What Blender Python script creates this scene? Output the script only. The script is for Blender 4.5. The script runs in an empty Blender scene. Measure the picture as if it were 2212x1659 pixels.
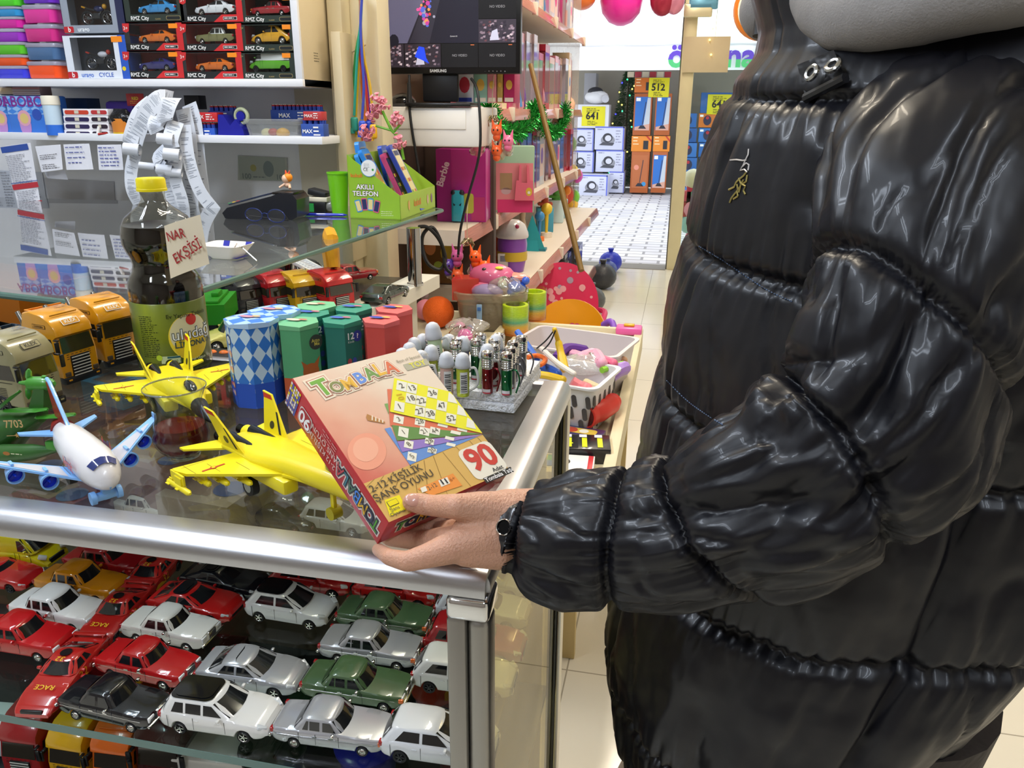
import bpy, bmesh, math, random
from mathutils import Vector as V, Matrix as MX, Euler
PI = math.pi
S = bpy.context.scene
COL = S.collection
rnd = random.Random(7)
R = math.radians
FPX, CXP, CYP = 1690.0, 1106.0, 829.5
PITCH, YAW, ROLL = R(19.3), R(11.8), R(0.4)
CF = V((-math.sin(YAW)*math.cos(PITCH), math.cos(YAW)*math.cos(PITCH), -math.sin(PITCH)))
_r0 = V((math.cos(YAW), math.sin(YAW), 0)); _u0 = _r0.cross(CF)
CR = _r0*math.cos(ROLL) + _u0*math.sin(ROLL); CU = _u0*math.cos(ROLL) - _r0*math.sin(ROLL)
CC = V((0, 0, 1.32))
cd = bpy.data.cameras.new('camera'); cam = bpy.data.objects.new('camera', cd); COL.objects.link(cam)
cd.sensor_width = 36; cd.lens = FPX/2212*36; cd.clip_start = .02; cd.clip_end = 100
cam.matrix_world = MX(((CR.x, CU.x, -CF.x, 0), (CR.y, CU.y, -CF.y, 0), (CR.z, CU.z, -CF.z, 1.32), (0, 0, 0, 1)))
S.camera = cam
cd.dof.use_dof = False
def ray(px, py): return CF + CR*((px-CXP)/FPX) - CU*((py-CYP)/FPX)
def az(px, py, z): r = ray(px, py); return CC + r*((z-CC.z)/r.z)
def ay(px, py, y): r = ray(px, py); return CC + r*(y/r.y)
def ax(px, py, x): r = ray(px, py); return CC + r*(x/r.x)
def ad(px, py, d): return CC + ray(px, py)*d
S.view_settings.view_transform = 'Standard'; S.view_settings.look = 'None'
S.view_settings.gamma = 1; S.view_settings.use_curve_mapping = False
S.view_settings.exposure = 0.0
W = bpy.data.worlds.new('overcast_sky'); S.world = W; W.use_nodes = True
_n = W.node_tree.nodes; _b = _n['Background']
_b.inputs[0].default_value = (.86, .93, 1, 1); _b.inputs[1].default_value = 2.6
def area(name, loc, sx, sy, power, col, rot=(0, 0, 0)):
 l = bpy.data.lights.new(name, 'AREA'); l.shape = 'RECTANGLE'; l.size = sx; l.size_y = sy; l.energy = power; l.color = col
 o = bpy.data.objects.new(name, l); COL.objects.link(o); o.location = loc; o.rotation_euler = rot; return o
LAMPS = [(-1.5, .9, 1, 1.5), (-.45, 1.7, 0, 1.1), (-.2, 3.6, 0, 1.), (-.2, 5.6, 0, 1.), (.75, -.6, 1, .8), (-1.3, -.9, 1, 1.5), (1.0, 2.4, 0, .8)]
for i, (x, y, cool, k) in enumerate(LAMPS):
 for dx in (-.07, .07):
  area('ceiling_tube_light', (x+dx, y, 2.76), .05, 1.25, 11*k, (.78, .87, 1) if cool else (1, .88, .70))
MC = {}
def lin(c):
 if isinstance(c, str):
  c = c.lstrip('#'); c = [int(c[i:i+2], 16)/255 for i in (0, 2, 4)]
 return tuple(((v+.055)/1.055)**2.4 if v > .04045 else v/12.92 for v in c[:3]) + (1,)
def M(col, rough=.5, metal=0., coat=0., trans=0., emit=0., var=.04, bump=0., bs=60., sub=0., ior=1.45, var_s=14., aniso=0., alpha=1.):
 key = (col, rough, metal, coat, trans, emit, var, bump, bs, sub, alpha, aniso)
 if key in MC: return MC[key]
 m = bpy.data.materials.new('surface_' + str(len(MC))); m.use_nodes = True
 nt = m.node_tree; N = nt.nodes; L = nt.links; p = N['Principled BSDF']; c = lin(col)
 p.inputs['Base Color'].default_value = c; p.inputs['Roughness'].default_value = rough; p.inputs['Metallic'].default_value = metal
 p.inputs['Coat Weight'].default_value = coat; p.inputs['Coat Roughness'].default_value = .06
 p.inputs['Transmission Weight'].default_value = trans; p.inputs['IOR'].default_value = ior
 p.inputs['Alpha'].default_value = alpha
 if sub: p.inputs['Subsurface Weight'].default_value = sub; p.inputs['Subsurface Radius'].default_value = (.012, .004, .002); p.inputs['Subsurface Scale'].default_value = 1
 if emit: p.inputs['Emission Color'].default_value = c; p.inputs['Emission Strength'].default_value = emit
 if var or bump:
  tc = N.new('ShaderNodeTexCoord')
  if var:
   nz = N.new('ShaderNodeTexNoise'); nz.inputs['Scale'].default_value = var_s; nz.inputs['Detail'].default_value = 3
   L.new(tc.outputs['Object'], nz.inputs['Vector'])
   mr = N.new('ShaderNodeMapRange'); mr.inputs[3].default_value = max(0, rough-var*1.5); mr.inputs[4].default_value = min(1, rough+var*1.5)
   L.new(nz.outputs[0], mr.inputs[0]); L.new(mr.outputs[0], p.inputs['Roughness'])
   h = N.new('ShaderNodeHueSaturation'); h.inputs['Color'].default_value = c
   m2 = N.new('ShaderNodeMapRange'); m2.inputs[3].default_value = 1-var; m2.inputs[4].default_value = 1+var
   L.new(nz.outputs[0], m2.inputs[0]); L.new(m2.outputs[0], h.inputs['Value']); L.new(h.outputs[0], p.inputs['Base Color'])
  if bump:
   nb = N.new('ShaderNodeTexNoise'); nb.inputs['Scale'].default_value = bs; nb.inputs['Detail'].default_value = 2
   L.new(tc.outputs['Object'], nb.inputs['Vector']); bu = N.new('ShaderNodeBump'); bu.inputs['Strength'].default_value = min(1, bump)
   bu.inputs['Distance'].default_value = .002*max(1, bump); L.new(nb.outputs[0], bu.inputs['Height']); L.new(bu.outputs[0], p.inputs['Normal'])
 MC[key] = m; return m
def GL(tint='#f2f7f5', refl=1., rough=.02, haze=0., hcol='#ffffff'):
 """thin clear sheet: see-through tint plus mirror reflection by fresnel, optional milky share"""
 key = ('GL', tint, refl, rough, haze, hcol)
 if key in MC: return MC[key]
 m = bpy.data.materials.new('clear_sheet_' + str(len(MC))); m.use_nodes = True; nt = m.node_tree; N = nt.nodes; L = nt.links
 N.remove(N['Principled BSDF']); out = N['Material Output']
 t = N.new('ShaderNodeBsdfTransparent'); t.inputs[0].default_value = lin(tint)
 g = N.new('ShaderNodeBsdfGlossy'); g.inputs['Roughness'].default_value = rough
 ge = N.new('ShaderNodeNewGeometry'); dp = N.new('ShaderNodeVectorMath'); dp.operation = 'DOT_PRODUCT'; L.new(ge.outputs['Normal'], dp.inputs[0]); L.new(ge.outputs['Incoming'], dp.inputs[1])
 def mth(op, a, b=None, c=None):
  q = N.new('ShaderNodeMath'); q.operation = op
  for i, v in enumerate((a, b, c)):
   if v is None: continue
   if isinstance(v, (int, float)): q.inputs[i].default_value = v
   else: L.new(v, q.inputs[i])
  return q.outputs[0]
 sch = mth('MULTIPLY_ADD', mth('POWER', mth('SUBTRACT', 1., mth('ABSOLUTE', dp.outputs['Value'])), 5.), .95, .045)
 mu = N.new('ShaderNodeMath'); mu.operation = 'MULTIPLY'; mu.inputs[1].default_value = refl; mu.use_clamp = True
 mx = N.new('ShaderNodeMixShader'); L.new(sch, mu.inputs[0]); L.new(mu.outputs[0], mx.inputs[0])
 src = t
 if haze:
  d = N.new('ShaderNodeBsdfDiffuse'); d.inputs[0].default_value = lin(hcol); m0 = N.new('ShaderNodeMixShader'); m0.inputs[0].default_value = haze
  nz = N.new('ShaderNodeTexNoise'); nz.inputs['Scale'].default_value = 25; mr = N.new('ShaderNodeMapRange'); mr.inputs[3].default_value = haze*.6; mr.inputs[4].default_value = min(1, haze*1.4)
  L.new(nz.outputs[0], mr.inputs[0]); L.new(mr.outputs[0], m0.inputs[0])
  L.new(t.outputs[0], m0.inputs[1]); L.new(d.outputs[0], m0.inputs[2]); src = m0
 L.new(src.outputs[0], mx.inputs[1]); L.new(g.outputs[0], mx.inputs[2]); L.new(mx.outputs[0], out.inputs[0])
 MC[key] = m; return m
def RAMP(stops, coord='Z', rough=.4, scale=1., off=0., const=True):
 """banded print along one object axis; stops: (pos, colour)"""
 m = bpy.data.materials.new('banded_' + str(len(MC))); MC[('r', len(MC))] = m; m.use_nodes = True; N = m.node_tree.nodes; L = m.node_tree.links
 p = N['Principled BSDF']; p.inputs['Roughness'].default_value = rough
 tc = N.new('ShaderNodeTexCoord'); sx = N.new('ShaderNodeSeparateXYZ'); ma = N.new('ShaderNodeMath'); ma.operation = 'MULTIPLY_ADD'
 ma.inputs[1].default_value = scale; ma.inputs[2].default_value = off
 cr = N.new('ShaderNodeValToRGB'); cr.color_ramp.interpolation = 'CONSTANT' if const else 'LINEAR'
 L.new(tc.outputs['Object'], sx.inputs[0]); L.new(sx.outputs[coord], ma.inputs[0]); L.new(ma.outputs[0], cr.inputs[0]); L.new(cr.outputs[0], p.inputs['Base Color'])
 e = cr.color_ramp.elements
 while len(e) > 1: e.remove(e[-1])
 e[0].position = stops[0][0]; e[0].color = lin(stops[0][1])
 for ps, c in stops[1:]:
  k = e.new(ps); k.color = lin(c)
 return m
def CHECK(c1, c2, sx, sy, rot=PI/4, rough=.35):
 m = bpy.data.materials.new('check_' + str(len(MC))); MC[('c', len(MC))] = m; m.use_nodes = True; N = m.node_tree.nodes; L = m.node_tree.links
 p = N['Principled BSDF']; p.inputs['Roughness'].default_value = rough
 uv = N.new('ShaderNodeUVMap'); mp = N.new('ShaderNodeMapping'); mp2 = N.new('ShaderNodeMapping'); mp.inputs['Scale'].default_value = (sx, sy, 1); mp2.inputs['Rotation'].default_value = (0, 0, rot)
 ch = N.new('ShaderNodeTexChecker'); ch.inputs['Color1'].default_value = lin(c1); ch.inputs['Color2'].default_value = lin(c2); ch.inputs['Scale'].default_value = 1
 L.new(uv.outputs[0], mp.inputs[0]); L.new(mp.outputs[0], mp2.inputs[0]); L.new(mp2.outputs[0], ch.inputs[0]); L.new(ch.outputs[0], p.inputs['Base Color'])
 return m
# common
WHITE = M('#f1f0ee', .4); BLACK = M('#101012', .35); CHROME = M('#dcdcdc', .12, 1.); ALU = M('#b9bcc0', .32, 1., var=.06)
RUB = M('#18181a', .6); GLD = M('#17191a', .08, coat=1., var=0); INK = M('#1c1c20', .6, var=0)
_txt = {}
def text_mesh(s, off):
 k = (s, off)
 if k not in _txt:
  c = bpy.data.curves.new('t', 'FONT'); c.body = s; c.align_x = 'CENTER'; c.align_y = 'CENTER'; c.resolution_u = 3; c.offset = off
  o = bpy.data.objects.new('t', c); me = bpy.data.meshes.new_from_object(o)
  _txt[k] = ([v.co.copy() for v in me.vertices], [tuple(p.vertices) for p in me.polygons])
  bpy.data.objects.remove(o); bpy.data.meshes.remove(me); bpy.data.curves.remove(c)
 return _txt[k]
def frame(o, x, y):
 """matrix with origin o, x axis x, y axis ~y"""
 x = V(x).normalized(); z = x.cross(V(y)).normalized(); y = z.cross(x); o = V(o)
 return MX(((x.x, y.x, z.x, o.x), (x.y, y.y, z.y, o.y), (x.z, y.z, z.z, o.z), (0, 0, 0, 1)))
def TR(x=0, y=0, z=0, rz=0, rx=0, ry=0, s=1):
 return MX.Translation((x, y, z)) @ Euler((rx, ry, rz)).to_matrix().to_4x4() @ MX.Scale(s, 4)
class MB:
 def __init__(s): s.v = []; s.f = []; s.mi = []; s.sm = []; s.uv = []; s.mats = []; s.M = MX.Identity(4)
 def _m(s, m):
  if m not in s.mats: s.mats.append(m)
  return s.mats.index(m)
 def add(s, vs, fs, m, smooth=True, uvs=None):
  b = len(s.v); i = s._m(m); MM = s.M
  s.v += [MM @ V(v) for v in vs]
  for k, f in enumerate(fs):
   s.f.append([b+j for j in f]); s.mi.append(i); s.sm.append(smooth); s.uv.append(uvs[k] if uvs else None)
  return s
 def bm(s, b, m, smooth=True):
  b.verts.index_update(); s.add([v.co for v in b.verts], [[v.index for v in f.verts] for f in b.faces], m, smooth); b.free(); return s
 def box(s, c, d, m, bev=0., seg=2, rot=None):
  b = bmesh.new(); bmesh.ops.create_cube(b, size=1)
  for v in b.verts: v.co = V((v.co.x*d[0], v.co.y*d[1], v.co.z*d[2]))
  if bev: bmesh.ops.bevel(b, geom=b.edges[:], offset=min(bev, min(d)*.49), segments=seg, affect='EDGES', profile=.5)
  mt = MX.Translation(c) @ (Euler(rot).to_matrix().to_4x4() if rot else MX.Identity(4))
  for v in b.verts: v.co = mt @ v.co
  return s.bm(b, m)
 def b2(s, x0, x1, y0, y1, z0, z1, m, bev=0., seg=2):
  return s.box(((x0+x1)/2, (y0+y1)/2, (z0+z1)/2), (abs(x1-x0), abs(y1-y0), abs(z1-z0)), m, bev, seg)
 def loft(s, rings, m, close=True, cap=True, smooth=True, uv=False):
  n = len(rings[0]); vs = [p for r in rings for p in r]; fs = []; us = []
  for i in range(len(rings)-1):
   for j in range(n if close else n-1):
    k = (j+1) % n; fs.append((i*n+j, i*n+k, (i+1)*n+k, (i+1)*n+j))
    us.append(((j/n, i/(len(rings)-1)), ((j+1)/n, i/(len(rings)-1)), ((j+1)/n, (i+1)/(len(rings)-1)), (j/n, (i+1)/(len(rings)-1))))
  if cap and close:
   fs += [tuple(range(n))[::-1], tuple((len(rings)-1)*n+j for j in range(n))]; us += [[(0, 0)]*n, [(0, 0)]*n]
  return s.add(vs, fs, m, smooth, us)
 def cyl(s, p0, p1, r0, r1, m, n=16, cap=True):
  p0 = V(p0); p1 = V(p1); d = (p1-p0).normalized(); a = d.orthogonal().normalized(); b = d.cross(a)
  return s.loft([[p + (a*math.cos(t*2*PI/n)+b*math.sin(t*2*PI/n))*r for t in range(n)] for p, r in ((p0, r0), (p1, r1))], m, cap=cap)
 def tube(s, pts, r, m, n=8, closed=False):
  pts = [V(p) for p in pts]; rings = []; N = len(pts); a = None
  for i, p in enumerate(pts):
   q0 = pts[(i-1) % N] if (closed or i) else p; q1 = pts[(i+1) % N] if (closed or i < N-1) else p
   d = (q1-q0).normalized()
   a = d.orthogonal().normalized() if a is None else (a - d*a.dot(d)).normalized()
   b = d.cross(a); rr = r[i] if isinstance(r, (list, tuple)) else r
   rings.append([p + (a*math.cos(t*2*PI/n)+b*math.sin(t*2*PI/n))*rr for t in range(n)])
  if closed: rings.append(rings[0])
  return s.loft(rings, m, cap=not closed)
 def lathe(s, prof, m, n=24, c=(0, 0, 0), cap=False, sx=1, sy=1, seg=None):
  c = V(c); rings = [[c + V((r*math.cos(2*PI*j/n)*sx, r*math.sin(2*PI*j/n)*sy, z)) for j in range(n)] for r, z in prof]
  return s.loft(rings, m, cap=cap)
 def sph(s, c, r, m, n=16, sc=(1, 1, 1)):
  return s.lathe([(r*math.sin(PI*max(.02, min(.98, i/(n//2))))*1., -r*math.cos(PI*i/(n//2))*sc[2]) for i in range(n//2+1)], m, n, c, True, sc[0], sc[1])
 def prism(s, pts, z0, z1, m, smooth=False):
  n = len(pts); vs = [(p[0], p[1], z0) for p in pts] + [(p[0], p[1], z1) for p in pts]
  fs = [tuple(range(n))[::-1], tuple(range(n, 2*n))] + [(i, (i+1) % n, n+(i+1) % n, n+i) for i in range(n)]
  return s.add(vs, fs, m, smooth)
 def poly(s, pts, m, z=0.): return s.add([(p[0], p[1], p[2] if len(p) > 2 else z) for p in pts], [tuple(range(len(pts)))], m, False)
 def rect(s, x0, y0, x1, y1, m, z=0., r=0.):
  if not r: return s.poly([(x0, y0), (x1, y0), (x1, y1), (x0, y1)], m, z)
  return s.poly(rrect(x0, y0, x1, y1, r), m, z)
 def disc(s, x, y, r, m, z=0., n=20, sy=1.): return s.poly([(x+r*math.cos(2*PI*i/n), y+r*sy*math.sin(2*PI*i/n)) for i in range(n)], m, z)
 def text(s, t, x, y, h, m, z=0., off=.0, rot=0., sx=1.):
  vs, fs = text_mesh(t, off); c, q = math.cos(rot), math.sin(rot)
  return s.add([(x+(v.x*sx*c-v.y*q)*h*1.38, y+(v.x*sx*q+v.y*c)*h*1.38, z) for v in vs], fs, m, False)
 def lines(s, x0, y0, x1, n, dy, h, m, z=0., seed=1, gap=.3):
  """rows of illegible small print"""
  q = random.Random(seed)
  for i in range(n):
   x = x0; y = y0-i*dy; e = x0+(x1-x0)*q.uniform(.6, 1)
   while x < e:
    w = h*q.uniform(1.2, 4.5); s.rect(x, y, min(x+w, e), y+h*q.uniform(.55, .8), m, z); x += w+h*(.5+gap)
  return s
 def build(s, name, parent=None, label=None, cat=None, group=None, kind=None, ang=38, loc=None, rz=0, matrix=None, sub=0):
  me = bpy.data.meshes.new(name); me.from_pydata([tuple(v) for v in s.v], [], s.f)
  for m in s.mats: me.materials.append(m)
  me.polygons.foreach_set('material_index', s.mi); me.polygons.foreach_set('use_smooth', s.sm)
  if any(u for u in s.uv):
   ul = me.uv_layers.new(name='UVMap'); k = 0; dat = [0.]*(2*len(me.loops))
   for u, f in zip(s.uv, s.f):
    for j in range(len(f)):
     if u: dat[2*k], dat[2*k+1] = u[j]
     k += 1
   ul.data.foreach_set('uv', dat)
  b = bmesh.new(); b.from_mesh(me); lim = R(ang)
  for e in b.edges:
   if len(e.link_faces) == 2 and e.calc_face_angle(0) > lim: e.smooth = False
  b.to_mesh(me); b.free()
  o = bpy.data.objects.new(name, me); COL.objects.link(o)
  if parent: o.parent = parent
  if matrix is not None: o.matrix_local = matrix
  elif loc is not None: o.location = loc; o.rotation_euler = (0, 0, rz)
  if sub:
   md = o.modifiers.new('s', 'SUBSURF'); md.levels = sub; md.render_levels = sub
  tag(o, label, cat, group, kind); return o
def rrect(x0, y0, x1, y1, r, n=4):
 o = []
 for cx, cy, a in ((x1-r, y0+r, -PI/2), (x1-r, y1-r, 0), (x0+r, y1-r, PI/2), (x0+r, y0+r, PI)):
  o += [(cx+r*math.cos(a+PI/2*i/n), cy+r*math.sin(a+PI/2*i/n)) for i in range(n+1)]
 return o
def tag(o, label=None, cat=None, group=None, kind=None):
 if label: o['label'] = label
 if cat: o['category'] = cat
 if group: o['group'] = group
 if kind: o['kind'] = kind
def T(name, label, cat, loc=(0, 0, 0), rz=0, group=None, kind=None, matrix=None, rx=0, ry=0):
 o = bpy.data.objects.new(name, None); COL.objects.link(o); o.empty_display_size = .02
 if matrix is not None: o.matrix_world = matrix
 else: o.location = loc; o.rotation_euler = (rx, ry, rz)
 tag(o, label, cat, group, kind); return o
def copy_tree(o, parent=None):
 c = o.copy(); COL.objects.link(c); c.parent = parent
 if parent: c.matrix_local = o.matrix_local
 for ch in KIDS.get(o.name) or [x for x in bpy.data.objects if x.parent == o]: copy_tree(ch, c)
 return c
KIDS = {}
def lerp(a, b, t): return a+(b-a)*t
def interp(tab, x):
 if x <= tab[0][0]: return tab[0][1]
 for (x0, y0), (x1, y1) in zip(tab, tab[1:]):
  if x <= x1: return y0+(y1-y0)*(x-x0)/(x1-x0)
 return tab[-1][1]
def catmull(pts, n=6, closed=False):
 pts = [V(p) for p in pts]; N = len(pts); o = []
 for i in range(N if closed else N-1):
  p0 = pts[(i-1) % N] if closed or i else pts[0]; p1 = pts[i]; p2 = pts[(i+1) % N]; p3 = pts[(i+2) % N] if closed or i < N-2 else pts[-1]
  for k in range(n):
   t = k/n; o.append(.5*((2*p1)+(p2-p0)*t+(2*p0-5*p1+4*p2-p3)*t*t+(3*p1-p0-3*p2+p3)*t**3))
 if not closed: o.append(pts[-1])
 return o
def struct(name, mb, **k): return mb.build(name, kind='structure', **k)
def tile_mat(c, g, w, h, ox, oy, rough, bump=.2, mort=.0022, off=0., var=.05, c2=None, vein=None):
 m = bpy.data.materials.new('tiles_' + c); m.use_nodes = True; N = m.node_tree.nodes; L = m.node_tree.links; p = N['Principled BSDF']
 tc = N.new('ShaderNodeTexCoord'); mp = N.new('ShaderNodeMapping'); mp.inputs['Location'].default_value = (-ox, -oy, 0)
 br = N.new('ShaderNodeTexBrick'); br.offset = off; br.inputs['Scale'].default_value = 1; br.inputs['Brick Width'].default_value = w; br.inputs['Row Height'].default_value = h
 br.inputs['Mortar Size'].default_value = mort; br.inputs['Color1'].default_value = lin(c); br.inputs['Color2'].default_value = lin(c2 or c); br.inputs['Mortar'].default_value = lin(g); br.inputs['Mortar Smooth'].default_value = .3
 L.new(tc.outputs['Object'], mp.inputs[0]); L.new(mp.outputs[0], br.inputs[0])
 nz = N.new('ShaderNodeTexNoise'); nz.inputs['Scale'].default_value = 3; nz.inputs['Detail'].default_value = 6; L.new(tc.outputs['Object'], nz.inputs['Vector'])
 mr = N.new('ShaderNodeMapRange'); mr.inputs[3].default_value = 1-var; mr.inputs[4].default_value = 1+var; L.new(nz.outputs[0], mr.inputs[0])
 h_ = N.new('ShaderNodeHueSaturation'); L.new(mr.outputs[0], h_.inputs['Value']); L.new(br.outputs[0], h_.inputs['Color']); L.new(h_.outputs[0], p.inputs['Base Color'])
 p.inputs['Roughness'].default_value = rough
 bu = N.new('ShaderNodeBump'); bu.inputs['Strength'].default_value = bump; bu.inputs['Distance'].default_value = -.003; L.new(br.outputs['Fac'], bu.inputs['Height']); L.new(bu.outputs[0], p.inputs['Normal'])
 return m
FT = tile_mat('#ded8c8', '#a39c8c', .575, .575, -.19, .455, .12)
b = MB(); b.b2(-3.4, 2.4, -2.2, 7.2, -.06, 0, FT); struct('floor', b)
b = MB(); b.b2(-3.4, 2.4, -2.2, 7.2, 2.85, 2.95, M('#e9e7e2', .8)); struct('ceiling', b)
WM = M('#d3cfc6', .7); WB = M('#d8d1bd', .6)
b = MB(); b.b2(-3.4, -1.19, 2.40, 2.46, 0, 2.85, M('#e6e7ea', .5)); struct('wall_back', b)
b = MB(); b.b2(-1.25, -1.19, 2.46, 7.1, 0, 2.85, WM); struct('wall_left', b)
b = MB(); b.b2(-3.5, -3.4, -2.2, 2.46, 0, 2.85, WM); struct('wall_far_left', b)
b = MB(); b.b2(2.3, 2.4, -2.2, 7.2, 0, 2.85, WM); struct('wall_right', b)
b = MB(); b.b2(-3.4, 2.4, -2.3, -2.2, 0, 2.85, M('#8b8178', .7)); struct('wall_rear', b)
# beige column at the end of the wall cabinet, with its steps
b = MB(); b.b2(-1.03, -.985, 2.30, 2.46, .0, 2.85, M('#cbbf9f', .55), .003); b.b2(-.985, -.90, 2.36, 2.46, 0, 2.85, M('#d6cbae', .55), .003); b.b2(-1.19, -1.03, 2.38, 2.46, 0, 2.85, M('#c9c1ab', .6))
struct('trim_1', b)
# shop front
jam = M('#d9cfa9', .45, metal=.2)
b = MB(); b.b2(-.075, .03, 6.98, 7.12, 0, 2.85, jam, .004); b.b2(-.085, -.075, 7.0, 7.1, 0, 2.85, M('#5a564c', .5)); struct('trim_2', b)
b = MB(); b.b2(-1.25, 2.3, 7.0, 7.1, 2.27, 2.85, M('#cdb89b', .5)); b.b2(-1.19, 2.3, 6.985, 7.0, 2.25, 2.30, M('#8d8577', .5))
b.M = frame((-.45, 6.98, 2.42), (1, 0, 0), (0, 0, 1)); b.text('A', 0, 0, .16, M('#e0cdb2', .5), .002); b.M = MX(); struct('trim_3', b)
b = MB(); b.b2(.03, 2.3, 7.02, 7.03, .08, 2.27, GL('#f3f8f4', .8)); struct('window_1', b)
b = MB(); b.b2(.03, 2.3, 7.0, 7.06, 0, .08, jam); b.b2(-1.2, -.085, 6.95, 7.2, -.01, .004, M('#77736b', .5)); struct('trim_4', b)
# street
PV = tile_mat('#d9d6d6', '#8a8789', .32, .16, 0, 0, .6, .5, .016, .5, .14, '#b9b6bb')
b = MB(); b.b2(-9, 9, 7.2, 15.5, -.1, -.02, PV); struct('pavement', b)
b = MB(); b.b2(-9, 9, 14.9, 15.0, 0, 5.2, M('#a8a294', .7)); struct('wall_opposite', b)
for i, (x, y, cool, k) in enumerate(LAMPS):
 where = ['over the counter tier', 'over the middle of the shop', 'over the doll shelves', 'nearest the shop door', 'behind the customer', 'behind the photographer, on the left', 'over the right aisle'][i]
 t = T('ceiling_lamp', 'white twin tube ceiling lamp ' + where, 'ceiling lamp', (x, y, 2.85), group='twin tube ceiling lamps')
 b = MB(); b.b2(-.13, .13, -.66, .66, -.04, 0, WHITE, .006); b.build('housing', t)
 for dx in (-.07, .07):
  b = MB(); b.cyl((dx, -.62, -.06), (dx, .62, -.06), .014, .014, M('#fff6e0' if not cool else '#eaf2ff', .4, emit=6, var=0), 12); b.build('tube', t)
X0, X1, Y0, Y1, ZT = -1.75, -.122, .497, .965, .985
ALS = M('#c3c4c8', .33, 1., var=.03, var_s=9)
GT = GL('#f7faf8', 1.0, .02, .04, '#a89c92')  # grey diffuse share paints veiling glare of wall and ceiling onto the glass
t = T('display_case', 'aluminium framed glass display case full of toy cars', 'display case', ((X0+X1)/2, (Y0+Y1)/2, 0))
ox, oy = -(X0+X1)/2, -(Y0+Y1)/2
def K(): b = MB(); b.M = MX.Translation((ox, oy, 0)); return b
def prof_loft(b, p0, p1, side, m):
 """rounded extrusion between two points; side = outward direction"""
 p0, p1, side = V(p0), V(p1), V(side); up = V((0, 0, 1)); sec = [(-.036, -.010), (-.036, .003), (-.02, .0045)]
 for k in range(7):
  a = PI/2-k*PI/2/6; sec.append((-.014+.014*math.cos(a), -.0095+.014*math.sin(a)))
 sec += [(0, -.015), (-.012, -.0165)]
 b.loft([[p+side*u+up*w for u, w in sec] for p in (p0, p1)], m)
b = K(); prof_loft(b, (X0, Y0, ZT-.005), (X1-.002, Y0, ZT-.005), (0, -1, 0), ALS); b.build('top_rail', t)
b = K(); prof_loft(b, (X1, Y1, ZT-.005), (X1, Y0+.01, ZT-.005), (1, 0, 0), ALS); b.build('top_rail', t)
b = K(); b.b2(X0, X1-.03, Y1-.016, Y1, ZT-.02, ZT-.002, ALS, .002); b.build('rear_rail', t)
b = K(); b.b2(X0, X1-.03, Y0+.03, Y1-.016, .969, .975, GT); b.build('glass_top', t, 'clear glass top')
b = K(); b.box((X1-.0165, Y0+.0175, .9525), (.035, .037, .021), CHROME, .005, 3); b.build('corner_cap', t, 'chrome corner cap')
b = K(); b.b2(X1-.034, X1-.018, Y0+.001, Y0+.034, .04, .943, M('#a3a19c', .4, 1.), .003); b.b2(X1-.018, X1, Y0+.003, Y0+.032, .04, .943, M('#a3a19c', .4, 1.), .007, 4); b.build('corner_post', t)
b = K()
b.b2(X1-.019, X1-.011, Y1-.028, Y1, .04, .962, M('#8f918e', .35, 1.), .001); b.b2(X1-.0105, X1-.006, Y1-.028, Y1, .04, .962, M('#50524f', .4, .8), .001); b.b2(X1-.0055, X1, Y1-.028, Y1, .04, .962, M('#c4c2b8', .35, 1.), .001); b.build('rear_post', t)
b = K(); b.b2(X1-.012, X1-.008, Y0+.033, Y1-.02, .05, .96, GL('#ece4bd', .7)); b.build('side_pane', t)
b = K(); b.b2(X0, X1-.03, Y1-.008, Y1-.002, .05, .965, M('#7d6a58', .4)); b.build('back_panel', t)
b = K(); b.b2(X0, X1-.02, Y0+.022, Y1-.01, .729, .737, GL('#eaf2ee', .9)); b.b2(X0, X1-.02, Y0+.0212, Y0+.0218, .7285, .7375, M('#5d7a74', .2)); b.build('shelf', t, 'glass shelf carrying rows of toy cars')
b = K(); b.b2(X0, X1-.03, .70, Y1-.01, .838, .843, GL('#f2f6f4', .7)); b.build('shelf', t, 'narrow glass shelf just under the top')
b = K(); b.b2(X0, X1-.02, Y0+.01, Y1-.01, .49, .50, M('#23262a', .3)); b.b2(X0, X1, Y0, Y1, .0, .05, ALS, .004); b.build('base', t)
t = T('counter', 'white rimmed counter behind the display case carrying larger toy trucks', 'counter', (-1.4, 1.5, 0))
CM = MX.Translation((1.4, -1.5, 0)); wr = M('#ded9cd', .35)
b = MB(); b.M = CM; b.prism([(-3.0, 1.02), (-.80, 1.02), (-.72, 2.045), (-3.0, 2.045)], .85, .878, M('#3c3531', .25)); b.build('top_board', t)
b = MB(); b.M = CM; b.prism([(-.80, 1.01), (-.725, 1.01), (-.638, 2.06), (-.713, 2.06)], .852, .888, wr); b.build('rim', t)
b = MB(); b.M = CM; b.prism([(-3.0, 1.03), (-.80, 1.03), (-.70, 2.04), (-3.0, 2.04)], 0, .85, M('#d5d0c4', .5)); b.build('body', t)
t = T('glass_tier', 'raised green edged glass shelf on chrome pillars above the counter', 'glass shelf', (-1.4, 1.6, .888))
TZ = 1.045
A_ = [az(0, 632, TZ), az(275, 663, TZ), az(345, 662, TZ), az(430, 624, TZ), az(955, 452, TZ)]
pts = [(-3.0, A_[0].y+.35), (A_[0].x, A_[0].y), (A_[1].x, A_[1].y), (A_[2].x, A_[2].y), (A_[3].x, A_[3].y), (A_[4].x, A_[4].y), (A_[4].x-.03, A_[4].y+.02), (-3.0, 2.12)]
loc = lambda q: [(x+1.4, y-1.6) for x, y in q]
b = MB(); b.prism(loc(pts), TZ-.888-.008, TZ-.888, GL('#f1f6f4', 1.5, haze=.05)); b.build('glass_plate', t)
b = MB(); e = M('#4f6a62', .15); q = [V((x, y, TZ-.888-.004)) for x, y in loc(pts)]
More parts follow.
